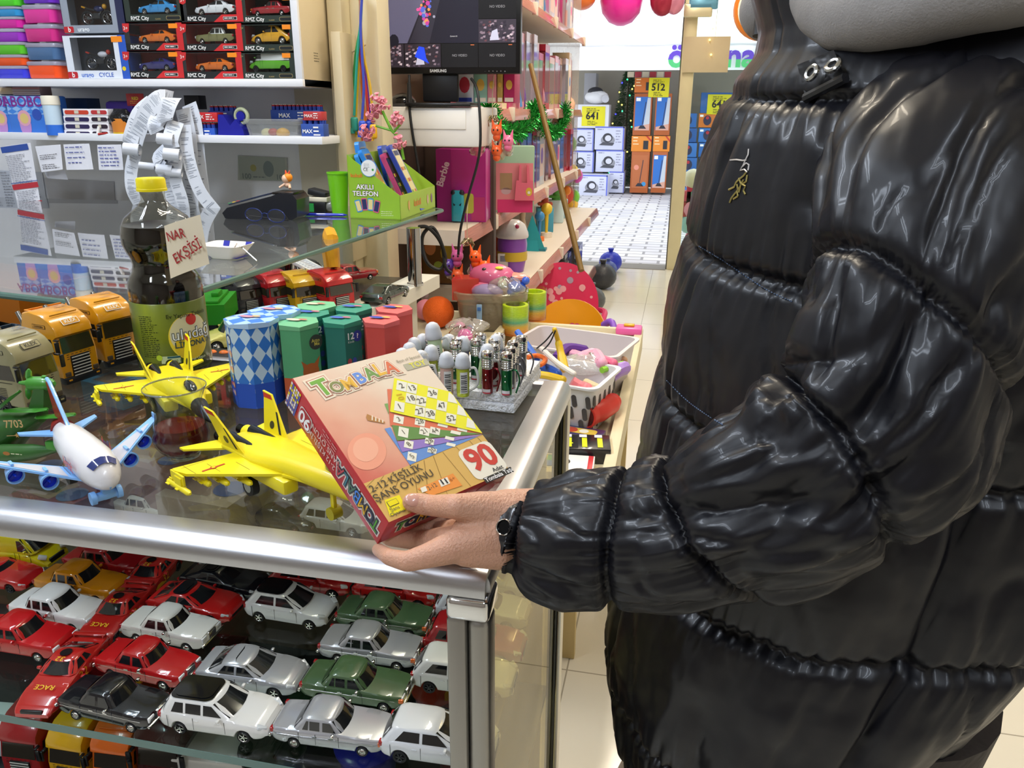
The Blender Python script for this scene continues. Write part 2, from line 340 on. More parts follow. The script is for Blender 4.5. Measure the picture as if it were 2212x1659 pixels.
for i in range(len(q)-2): b.cyl(q[i], q[i+1], .0055, .0055, e, 8)
b.build('edge', t, 'dark green polished edge')
for x, y in (tuple(az(897, 616, .888))[:2], tuple(az(628, 618, .888))[:2], (-1.9, 1.6)):
 b = MB(); z1 = TZ-.888-.009; b.cyl((x+1.4, y-1.6, .0), (x+1.4, y-1.6, z1), .018, .018, M('#b8b6b4', .1, 1.), 20); b.cyl((x+1.4, y-1.6, 0), (x+1.4, y-1.6, .006), .021, .021, CHROME, 20); b.build('pillar', t)
YC = 2.13
zl = lambda px: ay(px, 187-(655-px)*.018, YC).z
cabx = lambda px: ay(px, 180, YC).x
t = T('wall_cabinet', 'white open wall cabinet stacked with boxed model cars', 'wall cabinet', (-1.037, YC, 1.377))
CW = M('#e6e8ee', .4); CS = M('#d3c3a1', .5)
b = MB(); b.b2(-1.0, 0, 0, .26, 0, .020, CW, .001); b.build('bottom_board', t)
b = MB(); b.b2(-.02, 0, 0, .012, .02, .5, CW, .001); b.b2(-.019, .0, .012, .26, 0.0, .5, CS, .001)
b.M = frame((.0005, .10, .09), (0, 1, 0), (0, 0, 1)); b.lines(-.02, 0, .02, 4, .007, .002, INK, .0003, 3); b.M = MX(); b.build('side_board', t)
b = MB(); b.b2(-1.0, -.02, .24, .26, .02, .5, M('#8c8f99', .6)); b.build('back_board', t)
t = T('wall_shelf', 'white wall shelf under the cabinet holding batteries and cans', 'shelf', (-.992, YC, 1.225))
b = MB(); b.b2(-1.1, 0, 0, .25, 0, .021, CW, .001); b.build('shelf_board', t)
b = MB(); b.b2(-.008, .02, .12, .25, -.35, .30, M('#c8bb9c', .5), .001); b.b2(-.02, -.008, .14, .25, .02, .14, M('#b3a991', .5)); b.build('side_board', t)
t = T('doll_shelving', 'long white shelving with pink price rails full of doll boxes by the door', 'shelving', (-.95, 4.3, 0))
SW = M('#e0d3c4', .45); SP = GL('#f6c4bd', .8, .12, .5, '#e7a89d')
def shelf(z, xf, y0, y1, tilt=0, seg=.62):
 b = MB(); b.M = MX.Translation((.95, -4.3, 0)); b.b2(-1.19, xf, y0, y1, z-.028, z, SW, .002); b.b2(-1.19, xf+.012, y0-.002, y0, z-.05, z+.004, M('#e6ddd2', .4)); b.build('shelf', t)
 b = MB(); b.M = MX.Translation((.95, -4.3, 0)); b.box((xf+.012, (y0+y1)/2, z-.024), (.006, y1-y0, .05), SP, .001, 2, (0, R(-18), 0)); b.build('price_rail', t)
 y = y0+.45
 while y < y1: b = MB(); b.M = MX.Translation((.95, -4.3, 0)); b.b2(xf+.004, xf+.026, y-.02, y+.02, z-.052, z+.006, SW, .004); y += seg; b.build('rail_clip', t)
shelf(.645, -.60, 2.95, 5.85); shelf(.92, -.735, 2.64, 5.85); shelf(1.325, -.745, 3.0, 5.85); shelf(1.79, -.745, 2.9, 5.85); shelf(.22, -.60, 3.0, 5.85)
b = MB(); b.M = MX.Translation((.95, -4.3, 0)); b.b2(-1.19, -1.17, 2.95, 5.86, 0, 2.4, M('#b9a79b', .7)); b.build('back_panel', t)
b = MB(); b.M = MX.Translation((.95, -4.3, 0)); b.b2(-1.19, -.76, 5.85, 5.87, .15, 2.2, GL('#eceae6', .6, .05, .2)); b.build('end_panel', t)
def table(name, label, x0, x1, y0, y1, z, m, legs):
 t = T(name, label, 'table', ((x0+x1)/2, (y0+y1)/2, 0)); cx, cy = (x0+x1)/2, (y0+y1)/2
 b = MB(); b.M = MX.Translation((-cx, -cy, 0)); b.b2(x0+.02, x1-.02, y0+.02, y1-.02, z-.02, z, m); b.build('tabletop', t)
 for r in ((x0+.022, x1-.026, y0+.001, y0+.022), (x0+.022, x1-.026, y1-.022, y1-.001), (x0, x0+.022, y0, y1), (x1-.026, x1, y0, y1)):
  b = MB(); b.M = MX.Translation((-cx, -cy, 0)); b.b2(*r, z-.05, z+.025, m, .002); b.build('rail', t)
 for x, y in legs:
  b = MB(); b.M = MX.Translation((-cx, -cy, 0)); b.b2(x-.022, x+.022, y-.012, y+.012, 0, z-.02, M('#cbb57f', .5), .002); b.build('leg', t)
 return t
PINE = M('#d6cbab', .55)
table('toy_table', 'low cream wooden table with baskets of small toys', -.50, -.09, 1.43, 2.60, .60, PINE, ((-.20, 1.66), (-.45, 1.66), (-.14, 2.5), (-.45, 2.5), (-.13, 2.0)))
table('toy_stand', 'low cream stand with the clear toy bin at the shelving end', -1.0, -.53, 2.09, 2.62, .62, PINE, ((-.95, 2.15), (-.58, 2.15), (-.95, 2.55), (-.58, 2.55)))
MM = .001
def wheel_mesh(r, w, kind):
 b = MB(); n = 20
 b.lathe([(r*.62, -w/2), (r*.97, -w/2), (r, -w/2+.0006), (r, w/2-.0006), (r*.95, w/2), (r*.66, w/2-.0004)], RUB, n)
 if kind == 'steel':
  b.lathe([(r*.70, w/2-.0006), (r*.64, w/2+.0001), (r*.5, w/2-.0004), (r*.42, w/2+.0002), (r*.2, w/2+.0008), (0.00001, w/2+.001)], CHROME, n)
 else:
  m = CHROME if kind == 'alloy' else M('#222326', .4)
  b.lathe([(r*.72, w/2), (r*.66, w/2-.0003), (r*.62, w/2-.0018), (0.0001, w/2-.0018)], M('#1b1c1e', .5), n)
  b.lathe([(r*.73, w/2-.0003), (r*.70, w/2+.0002), (r*.64, w/2-.0003)], m, n)
  for k in range(5 if kind == 'alloy' else 6):
   a = 2*PI*k/(5 if kind == 'alloy' else 6); b.box((math.cos(a)*r*.36, math.sin(a)*r*.36, w/2-.0008), (r*.62, r*.17, .0012), m, 0, rot=(0, 0, a))
  b.cyl((0, 0, w/2-.0018), (0, 0, w/2+.0003), r*.17, r*.14, m, 10)
 b.cyl((0, 0, -w/2), (0, 0, w/2-.002), r*.62, r*.62, RUB, 12)
 return b
_wm = {}
def wheel(t, x, y, r, w, kind, side):
 k = (r, w, kind)
 if k not in _wm:
  o = wheel_mesh(r, w, kind).build('wheel', t); _wm[k] = o.data
 else:
  o = bpy.data.objects.new('wheel', _wm[k]); COL.objects.link(o); o.parent = t
 o.location = (x, y, r); o.rotation_euler = (R(90) if side < 0 else R(-90), 0, 0)
# style: L W H, top profile, greenhouse (rear base, rear top, front top, front base), belt, windows, wheel r, axle positions
ST = {
 'saloon': dict(L=113, W=44, H=34, top=[(0, .50), (.02, .58), (.05, .605), (.28, .63), (.60, .645), (.64, .63), (.93, .565), (.985, .55), (1, .46)], gh=(.20, .30, .555, .66), belt=.60, win=[(.295, .335, .35, .355), (.36, .36, .455, .455), (.475, .475, .60, .545)], r=5.6, ax=(.215, .82), wk='steel', chrome=1, wt=.80),
 'classic': dict(L=110, W=43, H=35, top=[(0, .48), (.03, .58), (.08, .60), (.26, .62), (.60, .64), (.64, .625), (.93, .575), (.985, .56), (1, .46)], gh=(.24, .34, .575, .655), belt=.585, win=[(.32, .37, .46, .46), (.48, .48, .61, .56)], r=5.6, ax=(.215, .81), wk='steel', chrome=1, wt=.78),
 'box_saloon': dict(L=112, W=44, H=37, top=[(0, .50), (.02, .60), (.27, .62), (.60, .63), (.65, .61), (.97, .56), (1, .44)], gh=(.22, .29, .56, .66), belt=.585, win=[(.27, .31, .33, .33), (.35, .35, .45, .45), (.47, .47, .60, .55)], r=5.8, ax=(.20, .81), wk='steel', chrome=0, wt=.82),
 'sport_saloon': dict(L=114, W=47, H=33, top=[(0, .52), (.03, .66), (.10, .69), (.25, .68), (.62, .67), (.68, .655), (.90, .56), (.97, .48), (1, .36)], gh=(.11, .30, .50, .70), belt=.63, win=[(.25, .315, .42, .42), (.435, .435, .62, .515)], r=6.6, ax=(.20, .80), wk='alloy', chrome=0, wt=.74),
 'estate': dict(L=114, W=47, H=38, top=[(0, .40), (.02, .60), (.10, .64), (.25, .64), (.62, .63), (.68, .62), (.90, .54), (.97, .47), (1, .33)], gh=(.03, .10, .50, .70), belt=.60, win=[(.13, .17, .25, .25), (.265, .265, .415, .415), (.43, .43, .61, .51)], r=6.8, ax=(.20, .79), wk='alloy', chrome=0, wt=.76),
 'hatch': dict(L=106, W=46, H=38, top=[(0, .42), (.02, .62), (.08, .66), (.25, .66), (.66, .62), (.72, .60), (.92, .50), (.98, .42), (1, .32)], gh=(.02, .13, .48, .74), belt=.61, win=[(.15, .22, .39, .39), (.405, .405, .645, .53)], r=6.6, ax=(.19, .81), wk='alloy', chrome=0, wt=.74),
 'hatch5': dict(L=110, W=47, H=37, top=[(0, .42), (.02, .60), (.08, .66), (.25, .66), (.66, .62), (.72, .60), (.92, .50), (.98, .42), (1, .32)], gh=(.02, .12, .48, .73), belt=.61, win=[(.14, .22, .37, .37), (.385, .385, .62, .52)], r=6.9, ax=(.19, .81), wk='dark', chrome=0, wt=.74),
 'coupe': dict(L=112, W=47, H=31, top=[(0, .50), (.03, .66), (.10, .70), (.25, .72), (.62, .68), (.70, .66), (.90, .58), (.97, .48), (1, .34)], gh=(.06, .30, .47, .68), belt=.66, win=[(.25, .32, .39, .39), (.405, .405, .60, .48)], r=6.7, ax=(.20, .80), wk='alloy', chrome=0, wt=.70),
 'racer': dict(L=112, W=44, H=29, top=[(0, .62), (.06, .66), (.25, .70), (.40, .70), (.62, .62), (.85, .50), (.95, .38), (1, .24)], gh=(.12, .34, .48, .62), belt=.66, win=[(.31, .36, .40, .40), (.42, .42, .54, .48)], r=6.6, ax=(.20, .80), wk='dark', chrome=0, wt=.66),
 'van': dict(L=122, W=48, H=50, top=[(0, .50), (.62, .55), (.72, .55), (.82, .50), (.95, .36), (1, .26)], gh=(.0, .01, .70, .86), belt=.53, win=[(.68, .68, .82, .73)], r=7, ax=(.18, .82), wk='dark', chrome=0, wt=.88),
 'beetle': dict(L=112, W=46, H=44, top=[(0, .34), (.04, .46), (.12, .56), (.25, .60), (.66, .60), (.74, .56), (.88, .47), (.96, .36), (1, .22)], gh=(.10, .34, .56, .68), belt=.56, win=[(.26, .38, .44, .44), (.46, .46, .64, .565)], r=8.4, ax=(.19, .80), wk='steel', chrome=0, wt=.74),
 'roadster': dict(L=104, W=44, H=27, top=[(0, .50), (.04, .74), (.3, .80), (.6, .78), (.75, .70), (.92, .60), (1, .40)], gh=(.30, .38, .52, .62), belt=.74, win=[(.40, .42, .57, .52)], r=6.2, ax=(.2, .8), wk='dark', chrome=0, wt=.7)}
def car(style, col, label, A=None, B=None, z=.737, roof=None, group='toy cars on the glass shelf', size=1., at=None, hd=None, coat=1., text=None, cat='toy car', gcol=None, wk=None, cab=None):
 s = ST[style]; k = MM*size; L, W, H = s['L']*k, s['W']*k, s['H']*k; r = s['r']*k; a0, a1 = [(u-.5)*L for u in s['ax']]
 if A is not None:
  a = az(A[0], A[1], z); c = az(B[0], B[1], z); d = (c-a); d.z = 0; d.normalize(); n = V((-d.y, d.x, 0))
  mid = (a+c)/2; ctr = mid - d*((a0+a1)/2) + n*(W/2); hd = math.atan2(d.y, d.x)
 else: ctr = V((at[0], at[1], z))
 t = T('toy_car', label, cat, (ctr.x, ctr.y, z), hd, group)
 body = M(col, .22, metal=.35 if col in ('#b4b4b8', '#adb0b6') else 0., coat=coat, var=.02)
 zb0 = .17*H; NS = 58; rings = []
 wid = [(0, .84), (.03, .93), (.12, .98), (.25, 1), (.78, 1), (.92, .95), (.98, .87), (1, .78)]
 for i in range(NS+1):
  u = i/NS; x = (u-.5)*L; zt = interp(s['top'], u)*H; zb = interp([(0, .30), (.05, .19), (.1, .16), (.9, .16), (.95, .18), (1, .27)], u)*H; w = interp(wid, u)*W/2
  for xc in (a0, a1):
   q = (r*1.22)**2-(x-xc)**2
   if q > 0: zb = max(zb, math.sqrt(q)+r*.98)
  zb = min(zb, zt-.004*size); hh = zt-zb
  half = [(.0, zb), (.72, zb), (.965, zb), (1., zb+hh*.12), (1.0, zb+hh*.55), (.985, zb+hh*.80), (.955, zt-hh*.07), (.90, zt), (.55, zt+.0006), (0, zt+.0009)]
  pr = [(yy*w, zz) for yy, zz in half]; ring = [V((x, -yy, zz)) for yy, zz in pr] + [V((x, yy, zz)) for yy, zz in pr[-2:0:-1]]; rings.append(ring)
 b = MB(); b.loft(rings, body)
 # cabin
 g0, g1, g2, g3 = [(u-.5)*L for u in s['gh']]; zb = s['belt']*H; wb = W/2*.93; wt = W/2*s['wt']
 def ring(h, ins=0., n=5):
  ra, fa = lerp(g0, g1, h)+ins, lerp(g3, g2, h)-ins; w = lerp(wb, wt, h)-ins; rr = min(.12*W, (fa-ra)*.3)
  bow = .035*L
  return ra, fa, w, [V((x+(bow*(1-(y/w)**2)-bow*.5 if x > (ra+fa)/2 else -(bow*.5*(1-(y/w)**2)-bow*.25)), y, 0)) for x, y in rrect(ra, -w, fa, w, rr, n)]
 rr = []
 for h, ins, dz in ((0, 0, 0), (.5, -.0004, 0), (.86, 0, 0), (.95, .0006, 0), (1., .003, .0), (1.0, W*.2, .0008)):
  rg = ring(min(h, 1), ins)[3]; zz = lerp(zb, H, h)+dz
  for p in rg: p.z = zz
  rr.append(rg)
 b.loft(rr, M(cab, .22, coat=1.) if cab else body)
 ink = M('#15161a', .5, var=0) if col not in ('#121318',) else M('#4a4d55', .4)
 for u in (s['win'][0][0]-.03, (s['win'][0][3]+s['win'][-1][0])/2, s['win'][-1][2]+.02) if style not in ('racer',) else ():
  for sd in (-1, 1): b.box(((u-.5)*L, sd*W/2*.998, H*.40), (.00035, .0003, H*.36), ink, 0)
 for sd in (-1, 1):
  for u in [w_[2]-.03 for w_ in s['win'][-2:]]: b.box(((u-.5)*L-.002, sd*W/2*1.0, H*.5), (.005*size, .0008, .001), CHROME if s['chrome'] else body, 0)
 if s['chrome']:
  for sd in (-1, 1): b.box((0, sd*W/2*1.0, H*.46), (L*.86, .0005, .0004), CHROME, 0)
 if roof: 
  rg = ring(.985, .0042)[3]; b.poly([(p.x, p.y, H+.0013) for p in rg], M(roof, .1, coat=1.))
  b.poly([(p.x, p.y, H+.0006) for p in ring(.985, .001)[3]], M(roof, .1, coat=1.))
 if style == 'racer':
  b.box((-L*.46, 0, H*.78), (L*.05, W*.86, .0022), body, .0008)
  for sd in (-1, 1): b.box((-L*.46, sd*W*.38, H*.70), (L*.06, .0016, H*.16), body, .0005)
  b.disc(L*.10*0-L*.09, 0, W*.14, M('#1c1718', .25), H+.0016, sy=1)
  b.M = TR(L*.005, 0, H+.0016, -PI/2); b.text('32', 0, 0, .007, M('#e8c81e', .4)); b.M = TR(L*.27, 0, H*.60, -PI/2, rx=R(-8)); 
  b.text('RACE', 0, 0, .0062, M('#e8c81e', .4), .0014); b.M = MX()
  for sd in (-1, 1):
   b.M = frame((0, sd*(W/2+.0003), H*.42), (sd*-1. if sd > 0 else 1., 0, 0), (0, 0, 1)); b.text('32', 0, 0, .011, M('#e0a818', .4)); b.poly([(-.03, -.004), (.0, -.0055), (-.01, 0), (-.02, .001)], M('#e0a818', .4)); b.M = MX()
 if text:
  b.M = frame((0.0, -W/2*.93*.985-.0002, H*.74), (1, 0, 0), (0, .05, 1)); b.text(text[0], -.02*size, 0, .011*size, M(text[1], .4)); b.M = MX()
 b.build('body', t, ang=30)
 # glazing
 b = MB(); gl = M(gcol or '#1b1d20', .06, coat=1., var=0); e = .0004
 def sp(u, h, sd): return V(((u-.5)*L, sd*(lerp(wb, wt, h)+e), lerp(zb, H, h)))
 lo, hi = .14, .84
 for (u0, u1, u2, u3) in s['win']:
  for sd in (-1, 1):
   q = [sp(u0, lo, sd), sp(u2, lo, sd), sp(u3, hi, sd), sp(u1, hi, sd)]; c = sum(q, V())/4
   b.poly([lerp(p, c, .06) for p in q], gl)
 def fp(h, v, fr):
  ra, fa, w, _ = ring(h); bow = .035*L; x = (fa+bow*(1-v*v)-bow*.5+e) if fr else (ra-(bow*.5*(1-v*v)-bow*.25)-e)
  return V((x, v*w*.90, lerp(zb, H, h)))
 for fr in (1, 0):
  n = 6; vs = [fp(h, -1+2*j/n, fr) for h in (.10, .5, .86) for j in range(n+1)]
  b.add(vs, [(i*(n+1)+j, i*(n+1)+j+1, (i+1)*(n+1)+j+1, (i+1)*(n+1)+j) for i in range(2) for j in range(n)], gl)
 b.build('window_glass', t)
 for x in (a0, a1):
  for sd in (-1, 1): wheel(t, x, sd*(W/2-.0032*size), r, .0058*size, wk or s['wk'], sd)
 zf = .40*H; tm = CHROME if s['chrome'] else body; fw = W*.82
 if s['chrome']:
  b = MB(); b.box((L/2+.0003, 0, H*.30), (.0032, W*.96, .0034*size), CHROME, .0012); b.build('front_bumper', t); 
  b = MB(); b.box((-L/2-.0003, 0, H*.32), (.0032, W*.96, .0034*size), CHROME, .0012); b.build('rear_bumper', t)
  b = MB(); b.box((L/2-.0008, 0, H*.455), (.003, W*.30, H*.21), CHROME, .0005)
  for q in range(5): b.box((L/2+.0008, 0, H*(.38+.037*q)), (.0003, W*.26, .0004), M('#4b4b4e', .4), 0)
  b.build('grille', t)
  for sd in (-1, 1):
   b = MB(); b.box((L/2-.0018, sd*W*.315, H*.455), (.0036, W*.20, H*.17), M('#e9eaec', .15, coat=1.), .001)
   if style == 'saloon': b.box((L/2-.0022, sd*W*.432, H*.44), (.0052, .0030, H*.14), M('#e2671c', .2, coat=1.), .0008)
   b.build('headlight', t)
 else:
  b = MB(); b.box((L/2-.0012, 0, H*.30), (.0030, W*.52, H*.14), M('#1a1b1d', .4), .0008); b.build('grille', t)
  for sd in (-1, 1):
   b = MB()
   if style == 'box_saloon': b.box((L/2-.001, sd*W*.33, H*.43), (.003, W*.2, H*.15), M('#d9dde0', .12, coat=1.), .0008)
   elif style == 'racer': b.box((L/2-.006, sd*W*.30, H*.31), (.004, W*.13, H*.10), M('#c9b9b5', .2), .001, rot=(0, R(40), sd*R(-25)))
   else: b.box((L*.445, sd*W*.37, H*.455), (L*.085, W*.14, H*.10), M('#d9dde0', .1, coat=1.), .0012, rot=(0, R(22), sd*R(-38)))
   b.build('headlight', t)
 for sd in (-1, 1):
  b = MB(); b.box((-L/2+.0022, sd*W*.40, H*.50), (.0045, W*.12, H*.15), M('#a3151b', .2, coat=1.), .001); b.build('tail_light', t)
  b = MB(); b.box(((s['win'][-1][2]-.5-.02)*L, sd*(W/2+.0022), H*.66), (.0035*size, .0048*size, .0032*size), body if not s['chrome'] else tm, .0012); b.build('side_mirror', t)
 return t
SIL, SIL2 = '#b4b4b8', '#adb0b6'
CARS = [
 ('classic', '#121318', 'glossy black classic toy saloon at the front edge of the glass shelf', (163, 1556), (283, 1584), {}),
 ('estate', '#e9e7e3', 'white toy estate car with black roof in the front row', (386, 1586), (529, 1607), dict(roof='#15161a')),
 ('saloon', SIL, 'silver toy saloon in the front row beside the white estate car', (633, 1616), (784, 1636), {}),
 ('hatch5', '#e3e5e8', 'white toy hatchback with black wheels at the front row, right end', (864, 1650), (1015, 1672), {}),
 ('classic', '#b5191c', 'bright red classic toy saloon with chrome grille behind the black one', (236, 1466), (357, 1494), {}),
 ('sport_saloon', SIL2, 'silver sports toy saloon with long windows in the second row', (452, 1492), (601, 1512), {}),
 ('saloon', '#46603e', 'green toy saloon just behind the front silver saloon', (686, 1518), (836, 1541), {}),
 ('hatch5', '#dfe1df', 'white toy hatchback with black wheels in the second row by the post', (922, 1498), (1068, 1518), {}),
 ('classic', '#e4e2da', 'ivory classic toy saloon behind the bright red one', (290, 1388), (409, 1411), {}),
 ('saloon', SIL, 'silver toy saloon between the two green saloons', (722, 1432), (865, 1452), {}),
 ('saloon', '#4b6645', 'green toy saloon farther back, under the red hatchbacks', (755, 1362), (893, 1382), {}),
 ('hatch', '#e9ebef', 'white three door toy hatchback with black roof in the middle of the shelf', (556, 1344), (671, 1363), dict(roof='#14151a')),
 ('coupe', '#c01d1c', 'red toy coupe with black roof beside the white hatchback', (346, 1333), (459, 1353), dict(roof='#1a1a1e')),
 ('hatch', '#b51a1d', 'red toy hatchback with black roof close under the rail', (603, 1282), (727, 1297), dict(roof='#2a1318')),
 ('hatch', '#c21e1c', 'plain red toy hatchback under the rail near the hand', (786, 1306), (910, 1320), {}),
 ('estate', '#e4e8f0', 'white toy estate car half hidden by the corner post', (967, 1350), (1100, 1368), {}),
 ('estate', '#a01c22', 'dark red toy estate car half hidden by the corner post', (950, 1424), (1084, 1443), {}),
 ('hatch', '#ccd4e2', 'pale blue toy hatchback at the very corner under the chrome cap', (990, 1284), (1100, 1298), {}),
 ('box_saloon', '#eceae8', 'white boxy toy saloon behind the red racing car', (32, 1345), (175, 1372), {}),
 ('box_saloon', '#cf8410', 'amber boxy toy saloon behind the white boxy one', (84, 1288), (229, 1310), {}),
 ('box_saloon', '#a3141c', 'dark red boxy toy saloon under the rail behind the amber one', (150, 1240), (285, 1258), {}),
 ('box_saloon', '#b8161c', 'red boxy toy saloon cut by the left side, above the yellow pickup', (-46, 1410), (98, 1434), {}),
 ('roadster', '#c21a1e', 'small red toy roadster at the left side of the picture', (-70, 1268), (25, 1283), {}),
 ('van', '#d8c414', 'yellow toy delivery van with red lettering under the rail', (-60, 1222), (90, 1242), dict(text=('DHL', '#b51a20'), wk='dark')),
 ('coupe', '#14161d', 'black toy sports car with tan nose between the red hatchback and racer', (404, 1280), (530, 1302), dict(roof='#0d0e12')),
 ('estate', '#e6e8ea', 'white and green toy patrol car mostly hidden by the rail', (430, 1216), (560, 1228), dict(text=('POLICE', '#1d3f2a'))),
 ('box_saloon', '#d9d7cf', 'white boxy toy saloon seen through the glass top by the airliner', (258, 1118), (352, 1134), dict(z=.8435, size=.78)),
 ('estate', '#b9b6ae', 'pale grey toy estate car seen through the glass top by the box', (668, 1146), (764, 1160), dict(z=.8435, size=.78)),
 ('sport_saloon', '#2a2c30', 'dark toy saloon seen through the glass top under the yellow jet', (550, 1140), (640, 1154), dict(z=.8435, size=.75)),
 ('saloon', '#1c2440', 'navy toy saloon at the back under the rail, beside the red hatchback', (730, 1222), (850, 1234), {}),
 ('box_saloon', '#8e1620', 'wine red toy saloon seen through the glass under the airliner', (90, 1112), (180, 1126), dict(z=.8435, size=.75)),
]
for st, col, lab, A, B, kw in CARS: car(st, col, lab, A, B, **kw)
for (nose, tail, lab) in (((92, 1530), (188, 1420), 'red toy racing car with yellow number at the front, nose to the lower left'), ((205, 1395), (300, 1296), 'red toy racing car, middle one of the slanting line of three'), ((287, 1305), (362, 1222), 'red toy racing car, rearmost of the line, touching the rail')):
 a = az(*tail, .737); c = az(*nose, .737); d = c-a; m_ = (a+c)/2
 car('racer', '#b3231f', lab, at=(m_.x, m_.y), hd=math.atan2(d.y, d.x), group='red racing cars in a slanting line')
def truck(label, col, A, B, z=.977, size=1., roofh=1., bed=None, bedcol=None, logo='KLEX', W=.058, slats='#c9c6bd', loc=None, hd=None, light=False, group='toy lorries on the counters', bedlen=.10, Hc=.104):
 """cab-over lorry; A, B = the two lower front corners as seen; local x forward"""
 if A:
  a = az(*A, z); c = az(*B, z); d = c-a; d.z = 0; W = d.length*size; d.normalize(); f = V((d.y, -d.x, 0)); mid = (a+c)/2; hd = math.atan2(f.y, f.x); loc = (mid.x, mid.y, z)
 k = W/.058; t = T('toy_lorry', label, 'toy lorry', loc, hd, group); H = Hc*k*roofh; D = .070*k
 m = M(col, .25, coat=.6, var=.02); dk = M('#17181a', .35); g = M('#2b2419', .08, coat=1., var=0)
 zc0 = .012*k; prof = [(-D, zc0+.004*k), (-D, H*.80), (-D+.006*k, H*.97), (-D*.72, H), (-D*.35, H*.965), (-.012*k, H*.90), (-.002*k, H*.80), (0, H*.70), (-.004*k, H*.675), (.001*k, H*.44), (.001*k, zc0)]
 b = MB(); ys = [-1, -.97, -.88, .88, .97, 1]; ins = [.0035, .0012, 0, 0, .0012, .0035]; cx, cz = -D/2, H*.5
 rings = []
 for y, i_ in zip(ys, ins): rings.append([V((cx+(x-cx)*(1-i_*k/(D/2)), y*W/2, cz+(zz-cz)*(1-i_*k/(H/2)))) for x, zz in prof])
 b.loft(rings, m)
 for j in range(4): b.box((-D*(.25+.16*j), 0, H*.955+.001*k*(j > 1)), (.0012*k, W*.72, .0022*k), m, .0005)
 b.build('cab', t, ang=30)
 b = MB(); b.poly([(.0016*k, -W*.43, H*.46), (.0016*k, W*.43, H*.46), (-.0022*k, W*.40, H*.67), (-.0022*k, -W*.40, H*.67)], g)
 for sd in (-1, 1): b.poly([(-.008*k, sd*(W/2+.0003), H*.47), (-D*.62, sd*(W/2+.0003), H*.47), (-D*.62, sd*(W/2+.0003), H*.66), (-.012*k, sd*(W/2+.0003), H*.66)], g)
 b.build('windscreen', t)
 b = MB(); b.box((.0015*k, 0, H*.26), (.003*k, W*.50, H*.30), dk, .0005)
 for j in range(7): b.box((.0033*k, 0, H*(.135+.042*j)), (.0012*k, W*.48, .0011*k), M(slats, .35), 0)
 b.build('grille', t)
 b = MB(); b.box((-.002*k, 0, zc0*.72), (.012*k, W*1.0, .010*k), dk, .002)
 for sd in (-1, 1): b.box((.0042*k, sd*W*.38, zc0*.8), (.001, .005*k, .002*k), M(col, .3), 0)
 b.build('bumper', t)
 b = MB()
 for sd in (-1, 1):
  b.box((.0012*k, sd*W*.38, H*.17), (.003*k, W*.14, H*.06), M('#4a4033', .3), .0008); 
 b.build('headlights', t)
 for sd in (-1, 1): b = MB(); b.box((.004*k, sd*(W/2+.004*k), H*.57), (.003*k, .006*k, .017*k), dk, .001); b.box((.0, sd*(W/2+.001*k), H*.66), (.008*k, .004*k, .002*k), dk, .0005); b.build('side_mirror', t)
 # markings
 b = MB(); ik = M('#1c1a16', .5)
 if logo:
  b.M = frame((-.0062*k, 0, H*.858), (0, 1, 0), (-.95, 0, 1)); lc = M('#d8d4c6', .4) if not light else ik
  b.poly(rrect(-.013*k, -.0048*k, .013*k, .0048*k, .001*k), M('#efece2', .4) if not light else ik, .0006*k); b.poly(rrect(-.0122*k, -.004*k, .0122*k, .004*k, .001*k), m, .0009*k); b.text(logo, 0, 0, .0055*k, lc, .0012*k, .012)
 for sd in (-1, 1):
  b.M = frame((-D*.45, sd*(W/2+.0004), H*.815), (-sd, 0, 0), (0, 0, 1))
  b.poly(rrect(-.013*k, -.0025*k, .013*k, .003*k, .001*k), ik, .0); b.poly(rrect(-.0124*k, -.002*k, .0124*k, .0025*k, .001*k), m, .0002); b.text('CHARISMA', 0, .0001, .0028*k, ik, .0004, .01)
  b.M = frame((-D*.42, sd*(W/2+.0004), H*.43), (-sd, 0, 0), (0, 0, 1)); b.rect(-.018*k, .0, .016*k, .0008*k, ik)
  for j in range(8): b.rect(-.011*k, -.008*k-.0022*k*j, .004*k, -.0072*k-.0022*k*j, ik)
 b.M = frame((.0018*k, 0, H*.40), (0, 1, 0), (0, 0, 1))
 for j in range(3):
  for q in range(6): b.rect((-.020+.0068*q)*k, (.003-.003*j)*k, (-.016+.0068*q)*k, (.0038-.003*j)*k, ik)
 b.M = frame((-D*.42, 0, H*1.0), (0, 1, 0), (-1, 0, 0)); b.text('SCANIA'.replace('SCANIA', '9808'), .006*k, 0, .006*k, ik, .0012*k)
 b.M = MX(); b.build('markings', t, kind='stuff')
 rw = .0135*k
 for x in (-D*.52,):
  for sd in (-1, 1): wheel(t, x, sd*(W/2-.004*k), round(rw, 5), round(.010*k, 5), 'dark', sd)
 b = MB(); b.b2(-D-bedlen*k, -.01*k, -W*.3, W*.3, .008*k, .018*k, dk, .001); b.build('chassis', t)
 for x in (-D-bedlen*k*.45, -D-bedlen*k*.8):
  for sd in (-1, 1): wheel(t, x, sd*(W/2-.004*k), round(rw, 5), round(.010*k, 5), 'dark', sd)
 for sd in (-1, 1):
  b = MB(); b.cyl((-D-.006*k, sd*W*.36, .02*k), (-D-.006*k, sd*W*.36, H*.82), .003*k, .003*k, M('#9b9a96', .25, 1.), 10); b.cyl((-D-.006*k, sd*W*.36, H*.82), (-D-.013*k, sd*W*.36, H*.95), .003*k, .0032*k, M('#9b9a96', .25, 1.), 10); b.build('exhaust_pipe', t)
